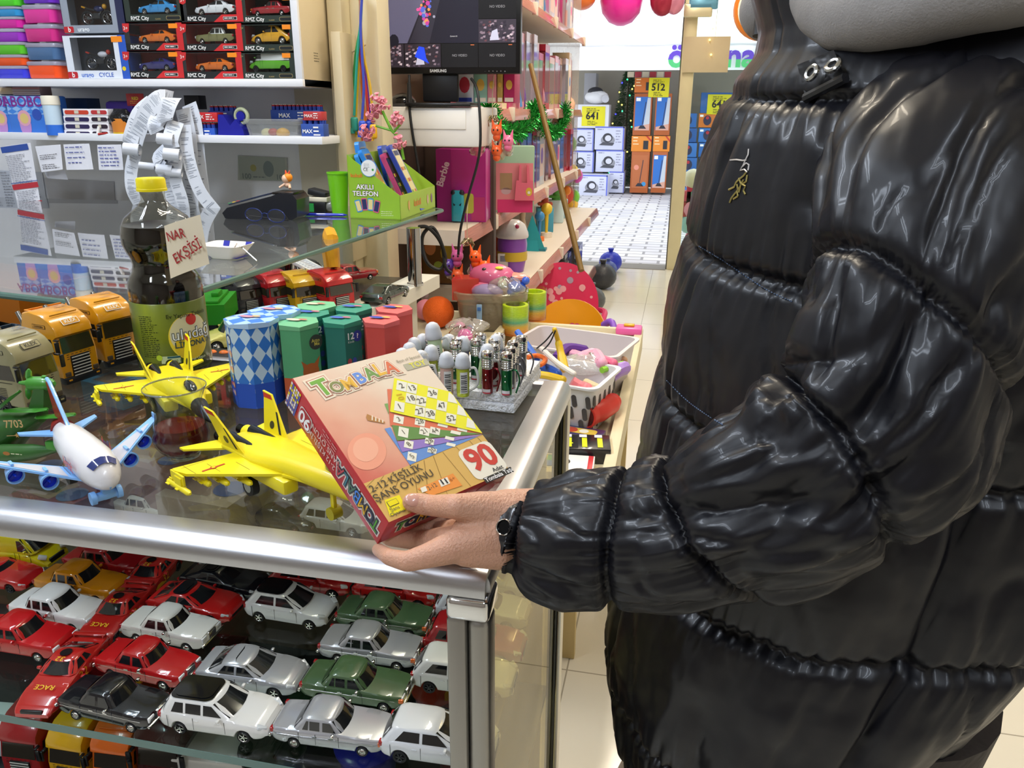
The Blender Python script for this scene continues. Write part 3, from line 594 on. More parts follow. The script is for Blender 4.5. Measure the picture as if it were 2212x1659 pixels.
 if bed:
  bm_ = M(bedcol or col, .35); b = MB(); x1 = -D-.012*k; x0 = x1-bedlen*k; zb, zt = .020*k, bed*k; w0, w1 = W*.46, W*.56; th = .0025*k
  for (p, q) in (((x0, -w0), (x1, -w0)), ((x1, -w0), (x1, w0)), ((x1, w0), (x0, w0)), ((x0, w0), (x0, -w0))):
   P = [V((p[0], p[1], zb)), V((q[0], q[1], zb)), V((q[0]*1.0, q[1]*w1/w0, zt)), V((p[0], p[1]*w1/w0, zt))]; nn = (P[1]-P[0]).cross(P[3]-P[0]).normalized()*th
   vs = P+[v-nn for v in P]; b.add(vs, [(0, 1, 2, 3), (7, 6, 5, 4), (0, 4, 5, 1), (1, 5, 6, 2), (2, 6, 7, 3), (3, 7, 4, 0)], bm_, False)
  b.b2(x0, x1, -w0, w0, zb, zb+th, bm_)
  for j in range(4):
   x = lerp(x0, x1, (j+.5)/4)
   for sd in (-1, 1): b.box((x, sd*(w0+w1)/2*1.02, (zb+zt)/2), (.004*k, .004*k, (zt-zb)), bm_, 0)
  b.build('load_bed', t)
 return t
truck('khaki toy lorry cab at the left with a black bordered badge on its brow', '#8d8663', (60, 905), (142, 872), bed=.055, bedcol='#26323c', light=True)
truck('amber toy lorry with front grille beside the khaki lorry', '#c98a12', (142, 838), (219, 812), bed=.058, bedcol='#24323f')
truck('amber toy lorry standing right behind the bottle', '#c98a12', (232, 800), (306, 778), bed=.070, bedcol='#d8810f')

ZK = .888; KS = 1.27
# vehicles on the counter behind
truck('navy toy lorry with a pale badge under the glass edge', '#1f2850', (462, 672), (520, 660), z=ZK, bed=.03, bedcol='#2b3a4a', logo='KLEX', roofh=.9)
truck('black toy off-road truck with roof lamps on the counter', '#26282c', (520, 686), (572, 676), z=ZK, bed=.02, logo=None, roofh=.80, bedcol='#303338')
truck('red toy lorry beside the black off-road truck', '#b51b22', (585, 682), (640, 672), z=ZK, logo=None, roofh=.80, bed=.055, bedcol='#9a2026', bedlen=.12)
truck('yellow toy crane lorry between the two red lorries', '#d3a012', (640, 682), (700, 672), z=ZK, logo=None, roofh=.74)
fe = truck('red toy fire engine with long white ladder', '#bb1c20', (712, 682), (768, 670), z=ZK, logo=None, roofh=.74, bedlen=.15)
b = MB(); wl = M('#ece9ea', .35); b.M = MX.Scale(1.22, 4) @ TR(-.10, 0, .070, ry=R(10))
b.b2(-.11, .085, -.0015, .0, .0, .004, wl)
for y in (-.014, .014): b.b2(-.11, .09, y-.0016, y+.0016, 0, .007, wl, .0005)
for i in range(22): b.b2(-.108+i*.009, -.1055+i*.009, -.014, .014, 0, .003, wl)
b.b2(-.11, .09, -.013, .013, -.0008, .0006, M('#dddadd', .4)); b.build('ladder', fe, 'white ladder')
b = MB(); rr_ = M('#b11c22', .35); b.M = MX.Scale(1.22, 4); b.b2(-.185, -.055, -.024, .024, .02, .045, rr_, .001)
for i in range(5):
 for sd in (-1, 1): b.box((-.07-.024*i, sd*.0243, .034), (.016, .0012, .016), M('#d9d6d2', .4) if i % 2 else M('#7c1418', .4), .0005)
b.b2(-.13, -.10, -.018, .018, .045, .066, rr_, .002); b.build('body_box', fe)
car('coupe', '#26332d', 'dark green toy sports car by the chrome pillar', (838, 660), (880, 640), z=ZK, roof=None, size=1.05*KS, group='toy cars on the counter')
car('beetle', '#d8cc72', 'pale yellow rounded toy car beside the bottle', (524, 736), (474, 744), z=ZK, size=1.0*KS, at=None, group='toy cars on the counter')
car('roadster', '#3a86c9', 'small sky blue toy car partly behind the blue box', (486, 748), (540, 744), z=ZK, size=.8*KS, group='toy cars on the counter')
car('van', '#3a3e44', 'charcoal toy van with white pillars at the back of the counter', (640, 618), (690, 612), z=ZK, size=.95*KS, group='toy cars on the counter')
car('saloon', '#a01d26', 'red toy saloon at the far end of the counter by the pillar', (750, 612), (790, 606), z=ZK, size=1.0*KS, group='toy cars on the counter')
# yellow digger arm on its own machine
e0 = az(722, 655, ZK); t = T('toy_excavator', 'yellow toy excavator with raised arm behind the fire engine', 'toy excavator', e0, R(-60)); t.scale = (KS,)*3; YE = M('#cf9214', .35); DK = M('#1f2022', .4)
b = MB(); b.box((0, 0, .012), (.07, .05, .022), DK, .006); b.build('track_base', t)
b = MB(); b.box((0, 0, .042), (.055, .045, .036), YE, .005); b.box((.008, 0, .062), (.03, .036, .01), DK, .002); b.build('cab', t)
b = MB(); b.tube([(.02, 0, .04), (-.002, 0, .105), (.004, 0, .13)], [.013, .016, .012], YE, 8); b.build('boom', t)
b = MB(); b.tube([(.004, 0, .13), (.03, 0, .125), (.045, 0, .075)], [.012, .013, .008], YE, 8); b.build('arm', t)
b = MB(); b.tube([(.028, 0, .05), (.026, 0, .12)], .004, DK, 8); b.build('piston', t)
# dumper with the big orange tipping bed behind the amber lorries
def tray(b, x0, x1, y0, y1, z0, z1, fl, th, m):
 for (p, q) in (((x0, y0), (x1, y0)), ((x1, y0), (x1, y1)), ((x1, y1), (x0, y1)), ((x0, y1), (x0, y0))):
  cx, cy = (x0+x1)/2, (y0+y1)/2; ex = lambda a: (cx+(a[0]-cx)*fl, cy+(a[1]-cy)*fl)
  P = [V((*p, z0)), V((*q, z0)), V((*ex(q), z1)), V((*ex(p), z1))]; n = (P[1]-P[0]).cross(P[3]-P[0]).normalized()*th; vs = P+[v-n for v in P]
  b.add(vs, [(0, 1, 2, 3), (7, 6, 5, 4), (0, 4, 5, 1), (1, 5, 6, 2), (2, 6, 7, 3), (3, 7, 4, 0)], m, False)
 b.b2(x0, x1, y0, y1, z0, z0+th, m)
g0 = az(60, 745, ZK); t = T('toy_dumper', 'toy dumper with big orange tipping bed behind the amber lorries', 'toy dumper', g0, R(-16)); t.scale = (KS,)*3; OR = M('#d8790f', .4)
b = MB(); tray(b, -.17, .075, -.045, .045, .05, .105, 1.18, .003, OR); b.build('load_bed', t)
b = MB(); b.b2(-.17, .12, -.02, .02, .02, .045, DK); b.build('chassis', t)
for x in (-.12, -.06, .07):
 for sd in (-1, 1): wheel(t, x, sd*.036, .02, .014, 'dark', sd)
g0 = az(450, 712, ZK); t = T('toy_tipper', 'green toy tipper body showing beside the bottle', 'toy tipper', g0, R(-70)); t.scale = (KS,)*3; GR = M('#2f8f1e', .45)
b = MB(); b.prism([(-.05, -.04), (.05, -.04), (.05, .04), (-.05, .04)], .02, .052, GR); b.box((0, 0, .054), (.085, .06, .006), GR, .002); b.box((0, .02, .06), (.03, .012, .008), GR, .002); b.build('load_bed', t)
b = MB(); b.b2(-.05, .05, -.025, .025, .008, .02, DK); b.build('chassis', t)
for x in (-.03, .03):
 for sd in (-1, 1): wheel(t, x, sd*.032, .01, .008, 'dark', sd)
# lower compartment: toys under the glass shelf
ZB = .50
truck('yellow toy lorry on the bottom shelf with lettering on its tipper', '#e0a80e', (120, 1700), (190, 1712), z=ZB, logo=None, bed=.08, bedcol='#e2b010', size=1.1)
truck('orange toy lorry on the bottom shelf beside the yellow one', '#e2660c', (215, 1712), (290, 1722), z=ZB, logo=None, bed=.08, bedcol='#dd5f0c', size=1.1)
truck('red toy lorry on the bottom shelf left of the yellow one', '#9c1a1e', (20, 1690), (95, 1700), z=ZB, logo=None, bed=.07, bedcol='#8e181d', size=1.1)
truck('maroon toy cage lorry on the bottom shelf', '#4a1714', (310, 1716), (400, 1726), z=ZB, logo=None, bed=.095, bedcol='#4a1a16', size=1.1)
car('van', '#e4e2da', 'white toy van with roof vents on the bottom shelf', (430, 1735), (560, 1750), z=ZB, size=1.3, group='toys on the bottom shelf')
car('estate', '#e8e8ea', 'white toy car on the bottom shelf at the far left', (-60, 1640), (60, 1650), z=ZB, size=1.3, group='toys on the bottom shelf')
for px, py, c, lab, kind in ((800, 1690, '#1a22b4', 'blue round plastic tub on the bottom shelf', 'tub'), (955, 1560, '#b5301c', 'red plastic tub on the bottom shelf near the post', 'tub'), (600, 1700, '#1c2a1e', 'dark green plastic tub on the bottom shelf', 'tub'), (1000, 1650, '#7a2a2e', 'maroon plastic tub on the bottom shelf in the corner', 'tub'), (700, 1580, '#1d4a26', 'green toy bucket on the bottom shelf in the middle', 'tub'), (430, 1560, '#3b2b22', 'brown toy bucket on the bottom shelf', 'tub')):
 p = az(px, py, ZB); t = T('plastic_tub', lab, 'tub', p, group='tubs on the bottom shelf'); b = MB(); m = M(c, .3); b.lathe([(.0001, 0), (.03, 0), (.038, .06), (.042, .062), (.042, .066), (.034, .066), (.028, .004)], m, 24); b.build('tub_body', t)
 b = MB(); b.lathe([(.0001, .072), (.036, .071), (.0425, .067), (.0425, .0665)], M(c, .2), 24); b.build('lid', t)
t = T('toy_star', 'yellow plastic star shape on the bottom shelf by the post', 'toy', az(1000, 1580, ZB)+V((0, 0, .07))); b = MB()
b.prism([(math.cos(PI/2+i*PI/5)*(.03 if i % 2 == 0 else .014), math.sin(PI/2+i*PI/5)*(.03 if i % 2 == 0 else .014)) for i in range(10)], 0, .012, M('#d99a10', .4)); b.M = MX(); b.build('star_body', t)
ZG = .9755
def WI(t): return t.matrix_basis.inverted() if t.matrix_basis != MX() else MX.Translation(-t.location)
def TW(name, label, cat, p, **k):
 t = T(name, label, cat, p, **k); t['_'] = 0; del t['_']; return t
def axis_px(rows, X, Y):
 """rows (py, half... width px) -> (r, z) on the vertical axis through X, Y"""
 out = []
 for px, py, w in rows:
  c = ay(px, py, Y); d = (c-CC).dot(CF); out.append((w/2*d/FPX, c.z))
 return out
bx, by = -.665, .915
rows = [(328, 414, 52), (328, 422, 49), (329, 432, 50), (331, 445, 66), (332, 458, 98), (334, 471, 127), (336, 488, 143), (337, 509, 150), (339, 528, 149), (340, 545, 138), (342, 560, 124), (344, 575, 118), (346, 590, 122), (347, 602, 136), (348, 615, 147), (349, 632, 150), (350, 650, 149), (352, 700, 148), (354, 750, 147), (357, 776, 147), (358, 790, 149), (360, 805, 146), (361, 818, 136)]
pf = axis_px(rows, bx, by)[::-1]; z0 = pf[0][1]; zs = (ZG+.001-pf[-1][1])/(z0-pf[-1][1]); pf = [(r, pf[-1][1]+(z-pf[-1][1])*zs) for r, z in pf]
bc = ay(345, 600, by); bx = az(359, 812, ZG).x+0; 
t = T('drink_bottle', 'dark filled plastic bottle with yellow cap and a handwritten paper note', 'bottle', (bx, by, ZG)); off = V((0, 0, -ZG))
P = [(r, z-ZG) for r, z in pf]
zf = [z for r, z in P if r > .035][-1]; zfl = ay(334, 476, by).z-ZG
b = MB(); b.lathe([(.0001, .004), (P[0][0]*.7, .001)]+P, GL('#e3e2da', 1.1), 40); b.build('bottle_body', t, ang=60)
q = [(r-.0012, max(z, .003)) for r, z in P if z <= zfl]
b = MB(); b.lathe([(.0001, .003)]+q+[(.0001, q[-1][1])], M('#100b0c', .08, coat=.6, var=0), 40); b.build('liquid', t, 'near black liquid', ang=60)
b = MB(); c1 = ay(327, 412, by).z-ZG; c0 = ay(326, 384, by).z-ZG; rc = 29*((bc-CC).dot(CF))/FPX; Yc = M('#e9d60c', .4)
rg = []
for z, k in ((c1, 1.02), (c1+.003, 1.02), (c1+.0035, .99), (c0-.002, .97), (c0, .9)): rg.append([V((rc*k*(1+(.012 if j % 2 else 0))*math.cos(2*PI*j/72), rc*k*(1+(.012 if j % 2 else 0))*math.sin(2*PI*j/72), z)) for j in range(72)])
b.loft(rg, Yc); b.build('cap', t, 'yellow screw cap')
# label sleeve wrapped round the body
zl0, zl1 = ay(357, 782, by).z-ZG, ay(349, 640, by).z-ZG; rl = interp([(z, r) for r, z in P], (zl0+zl1)/2)+.0006
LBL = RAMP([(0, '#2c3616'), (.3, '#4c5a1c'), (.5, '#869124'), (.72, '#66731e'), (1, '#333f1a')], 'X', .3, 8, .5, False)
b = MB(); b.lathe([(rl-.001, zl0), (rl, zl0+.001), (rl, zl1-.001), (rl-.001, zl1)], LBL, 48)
def wrap(t0, mb, R0, dz=0):
 """bend a flat (x, y) drawing round a vertical axis; x runs round it from angle t0"""
 B = bmesh.new(); vs = [B.verts.new(v) for v in mb.v]
 for f, mi in zip(mb.f, mb.mi):
  try: B.faces.new([vs[j] for j in f]).material_index = mi
  except ValueError: pass
 xs = [v.x for v in mb.v]; x = min(xs)+.0025
 while x < max(xs): bmesh.ops.bisect_plane(B, geom=B.verts[:]+B.edges[:]+B.faces[:], plane_co=(x, 0, 0), plane_no=(1, 0, 0)); x += .0025
 B.verts.index_update(); mb.v = [V(((R0+v.co.z)*math.sin(t0+v.co.x/R0), -(R0+v.co.z)*math.cos(t0+v.co.x/R0), v.co.y+dz)) for v in B.verts]
 mb.f = [[v.index for v in f.verts] for f in B.faces]; mb.mi = [f.material_index for f in B.faces]; mb.sm = [True]*len(mb.f); mb.uv = [None]*len(mb.f); B.free()
d = MB(); zm = (zl0+zl1)/2
d.disc(.0, .0, .0285, M('#e8cf3a', .35), .0003, 40, 1.1); d.disc(0, .004, .0265, M('#cfc9a6', .35), .0005, 40, 1.0); d.disc(0, -.012, .0225, M('#d9b92a', .35), .0006, 36, .8)
d.disc(.003, .023, .0075, M('#c2312a', .4), .0008, 18)
d.text('uludağ', .004, .004, .0150, M('#4b5560', .4), .0010, .04); d.text('uludağ', .004, .004, .0150, M('#e9eef0', .35), .0013, -.005); d.text('LİMONATA', .006, -.0095, .0078, M('#25454c', .35), .0013, .02)
d.text('Ev Yapımı Tadında', 0, .030, .0055, M('#1e2a12', .4), .0013, .01); d.text('orijinal Uygun', .003, -.031, .004, M('#cfd8b4', .4), .0013)
wrap(R(64), d, rl, zm)
b.v += []; n0 = len(b.v)
for f, mi, sm in zip(d.f, d.mi, d.sm): b.f.append([n0+j for j in f]); b.mi.append(b._m(d.mats[mi])); b.sm.append(True); b.uv.append(None)
b.v += d.v
d = MB(); d.lines(-.012, .03, .014, 22, .0026, .0013, M('#1f2a12', .5), .0003, 4); d.rect(-.014+.026, -.033, .010+.026, -.023, M('#c9d39a', .4), .0003); d.rect(-.004+.024, -.026, .012+.024, -.0235, M('#2b5e63', .4), .0005); d.disc(-.016+.026, -.025, .004, M('#b9cf2b', .4), .0006, 14); d.text('444 10 19', .003+.026, -.030, .0035, M('#2b5e12', .4), .0006)
wrap(R(0), d, rl, zm); n0 = len(b.v)
for f, mi, sm in zip(d.f, d.mi, d.sm): b.f.append([n0+j for j in f]); b.mi.append(b._m(d.mats[mi])); b.sm.append(True); b.uv.append(None)
b.v += d.v
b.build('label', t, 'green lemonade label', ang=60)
# paper note taped to the bottle
yn = .835; c = [ay(355, 488, yn+.012), ay(427, 464, yn), ay(451, 570, yn-.004), ay(368, 602, yn+.008)]
xd = ((c[1]-c[0])+(c[2]-c[3])).normalized(); yd = ((c[0]-c[3])+(c[1]-c[2])).normalized(); o = sum(c, V())/4; F_ = frame(o, xd, yd); iv = F_.inverted(); cl = [iv @ p for p in c]
b = MB(); n = 8; b.M = MX.Translation(-V((bx, by, ZG))) @ F_; vs = []
for i in range(n+1):
 for j in range(n+1):
  u, v = i/n, j/n; p = (cl[3]*(1-u)+cl[2]*u)*(1-v)+(cl[0]*(1-u)+cl[1]*u)*v; p.z = .0025*math.sin(u*PI*1.2)-.002*u*v; vs.append(p)
b.add(vs, [(i*(n+1)+j, (i+1)*(n+1)+j, (i+1)*(n+1)+j+1, i*(n+1)+j+1) for i in range(n) for j in range(n)], M('#d8cbb2', .8, var=.02))
RI = M('#9c2226', .6, var=0); b.text('NAR', -.006, .0150, .0115, RI, .0030, .012, R(-4), .95); b.text('EKŞİSİ', .004, -.0075, .0125, RI, .0034, .012, R(10), .95); b.build('paper_note', t, 'cream paper note with red handwriting')
gx, gy = az(398, 985, ZG).x, az(398, 985, ZG).y
rows = [(381, 836, 130), (382, 846, 122), (385, 862, 108), (388, 880, 98), (391, 896, 94), (393, 910, 98), (395, 928, 108), (397, 948, 117), (398, 965, 113), (398, 980, 96), (398, 990, 74), (398, 998, 66)]
pf = axis_px(rows, gx, gy)[::-1]; hz = [(r, z-ZG) for r, z in pf]; k0 = hz[0][1]; hz = [(r, (z-k0)*.90+.0015) for r, z in hz]
t = T('tea_glass', 'tulip shaped tea glass half full of red brown tea', 'tea glass', (gx, gy, ZG))
b = MB(); b.lathe([(.0001, .0)]+hz, GL('#eff3ef', 1.2), 40); ins = [(max(r-.0013, .0005), z+.002) for r, z in hz]; b.lathe([(.0001, .006)]+ins[1:-1]+[(hz[-1][0]-.0012, hz[-1][1])], GL('#f8f9f7', .4), 40)
b.lathe([(hz[-1][0]+.0004*math.cos(a), hz[-1][1]+.0009*math.sin(a)) for a in [i*PI/4 for i in range(9)]], M('#dfe6e2', .05, coat=1, trans=.9, var=0), 40)
b.lathe([(hz[0][0]+.0, .0005), (hz[0][0]+.0005, .002), (hz[1][0], .005)], M('#cfd6d2', .05, trans=.85, var=0), 32)
b.build('glass_body', t, ang=60)
tl = hz[-1][1]*.46; q = [(r-.0016, max(z, .006)) for r, z in hz if z <= tl]
b = MB(); b.lathe([(.0001, .006)]+q+[(q[-1][0], tl), (.0001, tl)], M('#561208', .08, coat=.6, var=0), 40); b.build('tea', t, 'red brown tea', ang=60)
JY = M('#e3d012', .38, coat=.2, var=.03)
def jet(label, ex, hd):
 t = T('toy_jet', label, 'toy aeroplane', (ex[0], ex[1], ZG), R(hd), 'yellow toy jets'); zw = .034; ink = M('#8a7f12', .5, var=0); rdm = M('#b5301c', .45, var=0)
 b = MB(); rg = []
 for x, w, h, zc in ((-.004, .010, .006, zw), (.02, .024, .011, zw), (.06, .026, .013, zw+.001), (.10, .020, .014, zw+.004), (.135+NOSE, .012, .014, zw+.006), (.158+NOSE, .009, .010, zw+.004)):
  rg.append([V((x, w*math.cos(a)*abs(math.cos(a))**-.35 if abs(math.cos(a)) > .01 else 0, zc+h*.75*math.sin(a))) for a in [2*PI*k/20+.001 for k in range(20)]])
 b.loft(rg, JY)
 for sd in (-1, 1):
  b.box((.08, sd*.019, zw-.008), (.07, .016, .014), JY, .003)
 b.build('fuselage', t)
 b = MB(); gx_ = NOSE; b.lathe([(.0092, 0), (.0075, .018), (.004, .036), (.0008, .050)], M('#1b1c1c', .3), 16, (0, 0, 0)); 
 for i, v in enumerate(b.v): b.v[i] = V((.157+gx_+v.z, v.x, zw+.004+v.y*1.05-v.z*.06))
 b.build('nose_cone', t, 'black nose cone')
 b = MB(); b.sph((.125+gx_, 0, zw+.017), .008, M('#23262a', .08, coat=1), 14, (2.2, .8, .8)); b.build('canopy', t)
 for sd in (-1, 1):
  def fl(pts, z, th, m=JY): 
   q = [(x, sd*y) for x, y in pts]; (q.reverse() if sd < 0 else None); return b.prism(q, z-th/2, z+th/2, m)
  b = MB(); fl([(.105, .018), (.040, .078), (.026, .082), (.020, .081), (.030, .018)], zw, .0026); fl([(.155, .009), (.105, .022), (.10, .010)], zw+.001, .002)
  b.box((.031, sd*.082, zw-.004), (.024, .0018, .009), JY, 0)
  for k, (x, y) in enumerate(((.062, .035), (.046, .055), (.034, .072))): b.rect(x-.012, sd*(y)-.0002, x+.012, sd*y+.0003, ink, zw+.0015)
  b.rect(.026, sd*.028, .0264, sd*.076, ink, zw+.0015)
  b.M = TR(.046, sd*.055, zw+.0016, R(90)); b.rect(-.011, -.0012, .011, .0012, rdm); b.disc(0, 0, .003, rdm, .0002, 12); b.disc(0, 0, .0018, JY, .0004, 10); b.M = MX()
  b.build('wing', t)
  b = MB(); fl([(.012, .018), (-.018, .052), (-.026, .052), (-.016, .018)], zw-.002, .002); b.build('tailplane', t)
  b = MB(); lean = .012
  q = [(.050, 0), (.010, .040), (-.006, .041), (-.003, .038), (.006, 0)]
  vs = [V((x, sd*(.022+lean*z/.05)+e, zw+z)) for e in (-.001, .001) for x, z in q]; n = len(q)
  b.add(vs, [tuple(range(n)), tuple(range(2*n-1, n-1, -1))]+[(i, (i+1) % n, n+(i+1) % n, n+i) for i in range(n)], JY, False)
  ys = sd*(.022)-.0013*1; 
  for s2 in (-1, 1):
   e = .0012*s2
   def fp(pp, m): b.add([V((x, sd*(.022+lean*z/.05)+e, zw+z)) for x, z in pp], [tuple(range(len(pp)))], m, False)
   fp([(.0135, .0355), (.0095, .0395), (-.0045, .0400), (-.002, .0355)], rdm); fp([(.034, .016), (.0305, .016), (.023, .027), (.0255, .027)] if False else [(.036, .006), (.032, .006), (.0215, .026), (.0245, .026)], INK)
   fp([(.018+.004*math.cos(a), .012+.004*math.sin(a)) for a in [2*PI*k/14 for k in range(14)]], M('#38361a', .5, var=0))
  b.box((.03, sd*.022, zw+.001), (.05, .007, .004), JY, .0015); b.build('tail_fin', t)
  b = MB(); b.cyl((-.012, sd*.012, zw), (.034, sd*.012, zw), .0072, .0088, JY, 16); b.cyl((-.024, sd*.012, zw), (-.008, sd*.012, zw), .0055, .0072, M('#2b2e30', .25, 1.), 16); b.cyl((.0, sd*.012, zw+.0045), (.045, sd*.012, zw+.006), .006, .003, M('#3a3e42', .2, .8), 12); b.build('engine', t, 'grey metal exhaust')
  for x, y, L_ in ((.062, .038, .036), (.050, .052, .030), (.042, .064, .024), (.034, .083, .040)):
   b = MB(); zz = zw-.010 if y < .08 else zw-.012
   b.tube([(x-L_*.5, sd*y, zz), (x+L_*.42, sd*y, zz), (x+L_*.5, sd*y, zz)], [.0026, .0028, .0012], JY, 10)
   for a in (0, PI/2): b.box((x-L_*.38, sd*y, zz), (.006, .009 if a else .0008, .0008 if a else .009), JY, 0); b.box((x+.002, sd*y, zz), (.005, .009 if a else .0008, .0008 if a else .008), JY, 0)
   b.box((x, sd*y, zz+.005), (.012, .0022, .010), JY, 0); b.build('missile', t)
  wh = MB(); wh.cyl((.055, sd*.022, .0095), (.055, sd*.029, .0095), .0095, .0095, RUB, 18); wh.cyl((.055, sd*.0285, .0095), (.055, sd*.0295, .0095), .006, .006, M('#c9ccc9', .3, 1.), 10); wh.box((.055, sd*.022, .018), (.004, .004, .018), JY, 0); wh.build('wheel', t)
 b = MB(); b.box((.15, 0, .019), (.005, .004, .026), JY, .001)
 b.build('nose_gear', t); b = MB(); b.cyl((.15, -.005, .006), (.15, .005, .006), .006, .006, M('#a79a14', .5), 16); b.build('nose_wheel', t)
 return t
NOSE = .035
jet('yellow toy fighter jet half hidden behind the game box', (-.41, .648), -30)
NOSE = .008
jet('yellow toy fighter jet standing behind the tea glass', (-.617, .822), -43)
t = T('toy_airliner', 'white and sky blue toy airliner with red tail, facing the camera', 'toy aeroplane', (-.583, .615, ZG), R(-34)); SB = M('#7fb2ea', .35, coat=.3); WH = M('#dedcdd', .25, coat=.5); zc = .030
b = MB(); rg = []
for x, r, dz in ((-.028, .005, .009), (-.012, .010, .005), (.01, .0155, .002), (.04, .0182, 0), (.082, .0185, 0), (.099, .0168, -.001), (.110, .013, -.003), (.117, .008, -.005), (.120, .002, -.006)):
 rg.append([V((x, r*math.cos(a), zc+dz+r*(1.08 if math.sin(a) > 0 else .95)*math.sin(a))) for a in [2*PI*k/24 for k in range(24)]])
b.loft(rg, WH)
for sd in (-1, 1):
 b.M = frame((.062, sd*.0193, zc+.005), (-sd, 0, 0), (0, -.25*sd*0, 1)); b.text('Plane', .012*-1*(-sd)*sd, 0, .0095, M('#24307a', .4), .0012, .012, 0, .62); b.text('Aircraft', .012*1, -.001, .0105, M('#cc3327', .4), .0014, .012, 0, .62)
 b.M = frame((.07, sd*.0197, zc-.006), (-sd, 0, 0), (0, 0, 1))
 for i in range(9): b.rect(-.02+i*.003, 0, -.018+i*.003, .002, M('#26304e', .4), .0008)
b.M = MX()
gl = M('#20306a', .08, coat=1); vs = []
for a in (-50, -25, 0, 25, 50):
 for x, r in ((.103, .0165), (.1115, .0130)): vs.append(V((x, r*math.sin(R(a)), zc-.0022+r*1.1*math.cos(R(a)) if False else zc-.002+r*1.02*math.cos(R(a))+.0006)))
b.add(vs, [(2*i, 2*i+1, 2*i+3, 2*i+2) for i in range(4)], gl); b.build('fuselage', t)
b = MB(); b.sph((.055, 0, zc-.010), .014, SB, 20, (4.6, 1.05, .9)); b.build('belly', t, 'sky blue belly')
rdk = M('#8e2320', .35)
b = MB(); vs = [(x, e, z) for e in (-.0018, .0018) for x, z in ((.012, zc+.014), (-.030, zc+.052), (-.037, zc+.052), (-.024, zc+.012))]
b.add(vs, [(0, 1, 2, 3), (7, 6, 5, 4), (0, 4, 5, 1), (1, 5, 6, 2), (2, 6, 7, 3), (3, 7, 4, 0)], rdk, False); b.tube([(.014, 0, zc+.015), (-.029, 0, zc+.053), (-.037, 0, zc+.055)], .0019, SB, 8); b.cyl((-.03, 0, zc+.008), (-.012, 0, zc+.006), .006, .0118, rdk, 18); b.build('tail_fin', t, 'red tail fin with sky blue edge')
for sd in (-1, 1):
 b = MB(); q = [(.006, sd*.006), (-.024, sd*.036), (-.032, sd*.036), (-.014, sd*.006)]; q = q if sd > 0 else q[::-1]; b.prism(q, zc+.006, zc+.008, SB); b.build('tailplane', t)
 b = MB(); tip = V((.020, sd*.078, .037)); rt0, rt1 = V((.086, sd*.014, .021)), V((.050, sd*.014, .021))
 vs = [rt0, tip+V((.004, 0, 0)), tip-V((.007, 0, 0)), rt1]; vs = vs+[v-V((0, 0, .0022)) for v in vs]; b.add(vs, [(0, 1, 2, 3), (7, 6, 5, 4), (0, 4, 5, 1), (1, 5, 6, 2), (2, 6, 7, 3), (3, 7, 4, 0)], SB, False)
 vs = [lerp(rt0, tip, .08), lerp(rt0, tip, .93), lerp(rt1, tip, .90), lerp(rt1, tip, .08)]; cc = sum(vs, V())/4; b.poly([tuple(lerp(v, cc, .12)+V((0, 0, .0003))) for v in vs], M('#b9b9bf', .4)); b.box(tuple(tip+V((-.002, sd*.001, .002))), (.010, .0015, .007), SB, .0005)
 b.build('wing', t)
 for f in (.34, .68):
  p = lerp(rt0, tip, f)+V((-.004, 0, -.0085)); b = MB(); b.cyl(p+V((-.010, 0, 0)), p+V((.006, 0, 0)), .0055, .0078, SB, 20, False); b.cyl(p+V((.006, 0, 0)), p+V((.0062, 0, 0)), .0078, .0064, SB, 20, False); b.cyl(p+V((.001, 0, 0)), p+V((.0012, 0, 0)), .0068, .0068, M('#1633c8', .3), 20); b.box(p+V((.002, 0, 0)), (.002, .012, .003), M('#0f259c', .3), 0, rot=(R(40), 0, 0)); b.cyl(p+V((.001, 0, 0)), p+V((.005, 0, 0)), .0022, .0008, M('#1c3fd8', .3), 10); b.box(p+V((-.003, 0, .008)), (.010, .0025, .006), SB, 0); b.build('engine', t, 'sky blue engine with deep blue fan')
 b = MB(); b.cyl((.04, sd*.009, .009), (.04, sd*.016, .009), .009, .009, RUB, 16); b.box((.04, sd*.010, .018), (.004, .003, .014), SB, 0); b.build('wheel', t)
b = MB(); b.box((.099, 0, .010), (.007, .008, .018), SB, .002); b.cyl((.099, -.012, .005), (.099, .012, .005), .0042, .0042, SB, 12); 
for sd in (-1, 1): b.cyl((.099, sd*.009, .0052), (.099, sd*.0135, .0052), .0062, .0062, SB, 14)
b.build('nose_gear', t)
HY = .64; h = lambda x, y, yy=HY: ay(x, y, yy)
c0 = az(40, 1010, ZG); t = T('toy_helicopter', 'green toy military helicopter numbered 7703 at the left side of the case', 'toy helicopter', (c0.x, HY, ZG)); HG = M('#2f5d25', .35, coat=.3); HG2 = M('#3f8a2c', .35, coat=.3); Mi = MX.Translation(-V(t.location))
b = MB(); b.M = Mi; P0 = h(-90, 945); P1 = h(66, 925)
ctr = [h(-110, 950), h(-60, 945), h(-10, 938), h(30, 930), h(62, 915), h(92, 896)]; rg = []
for p, r in zip(ctr, (.012, .024, .026, .022, .013, .008)): rg.append([p+V((0, r*math.cos(a), r*math.sin(a))) for a in [2*PI*k/20 for k in range(20)]])
b.loft(rg, HG)
b.M = Mi @ frame(h(31, 916, HY-.0255), (1, 0, .12), (0, 0, 1)); b.text('7703', 0, 0, .0085, M('#c9a26a', .4), .001, .01); b.rect(-.013, -.0125, .013, -.0119, M('#c9a26a', .4), .001); b.poly([(math.cos(PI/2+i*PI/5)*(.003 if i % 2 == 0 else .0013), -.012+math.sin(PI/2+i*PI/5)*(.003 if i % 2 == 0 else .0013)) for i in range(10)], M('#b98a4a', .4), .0013); b.M = Mi
b.build('fuselage', t)
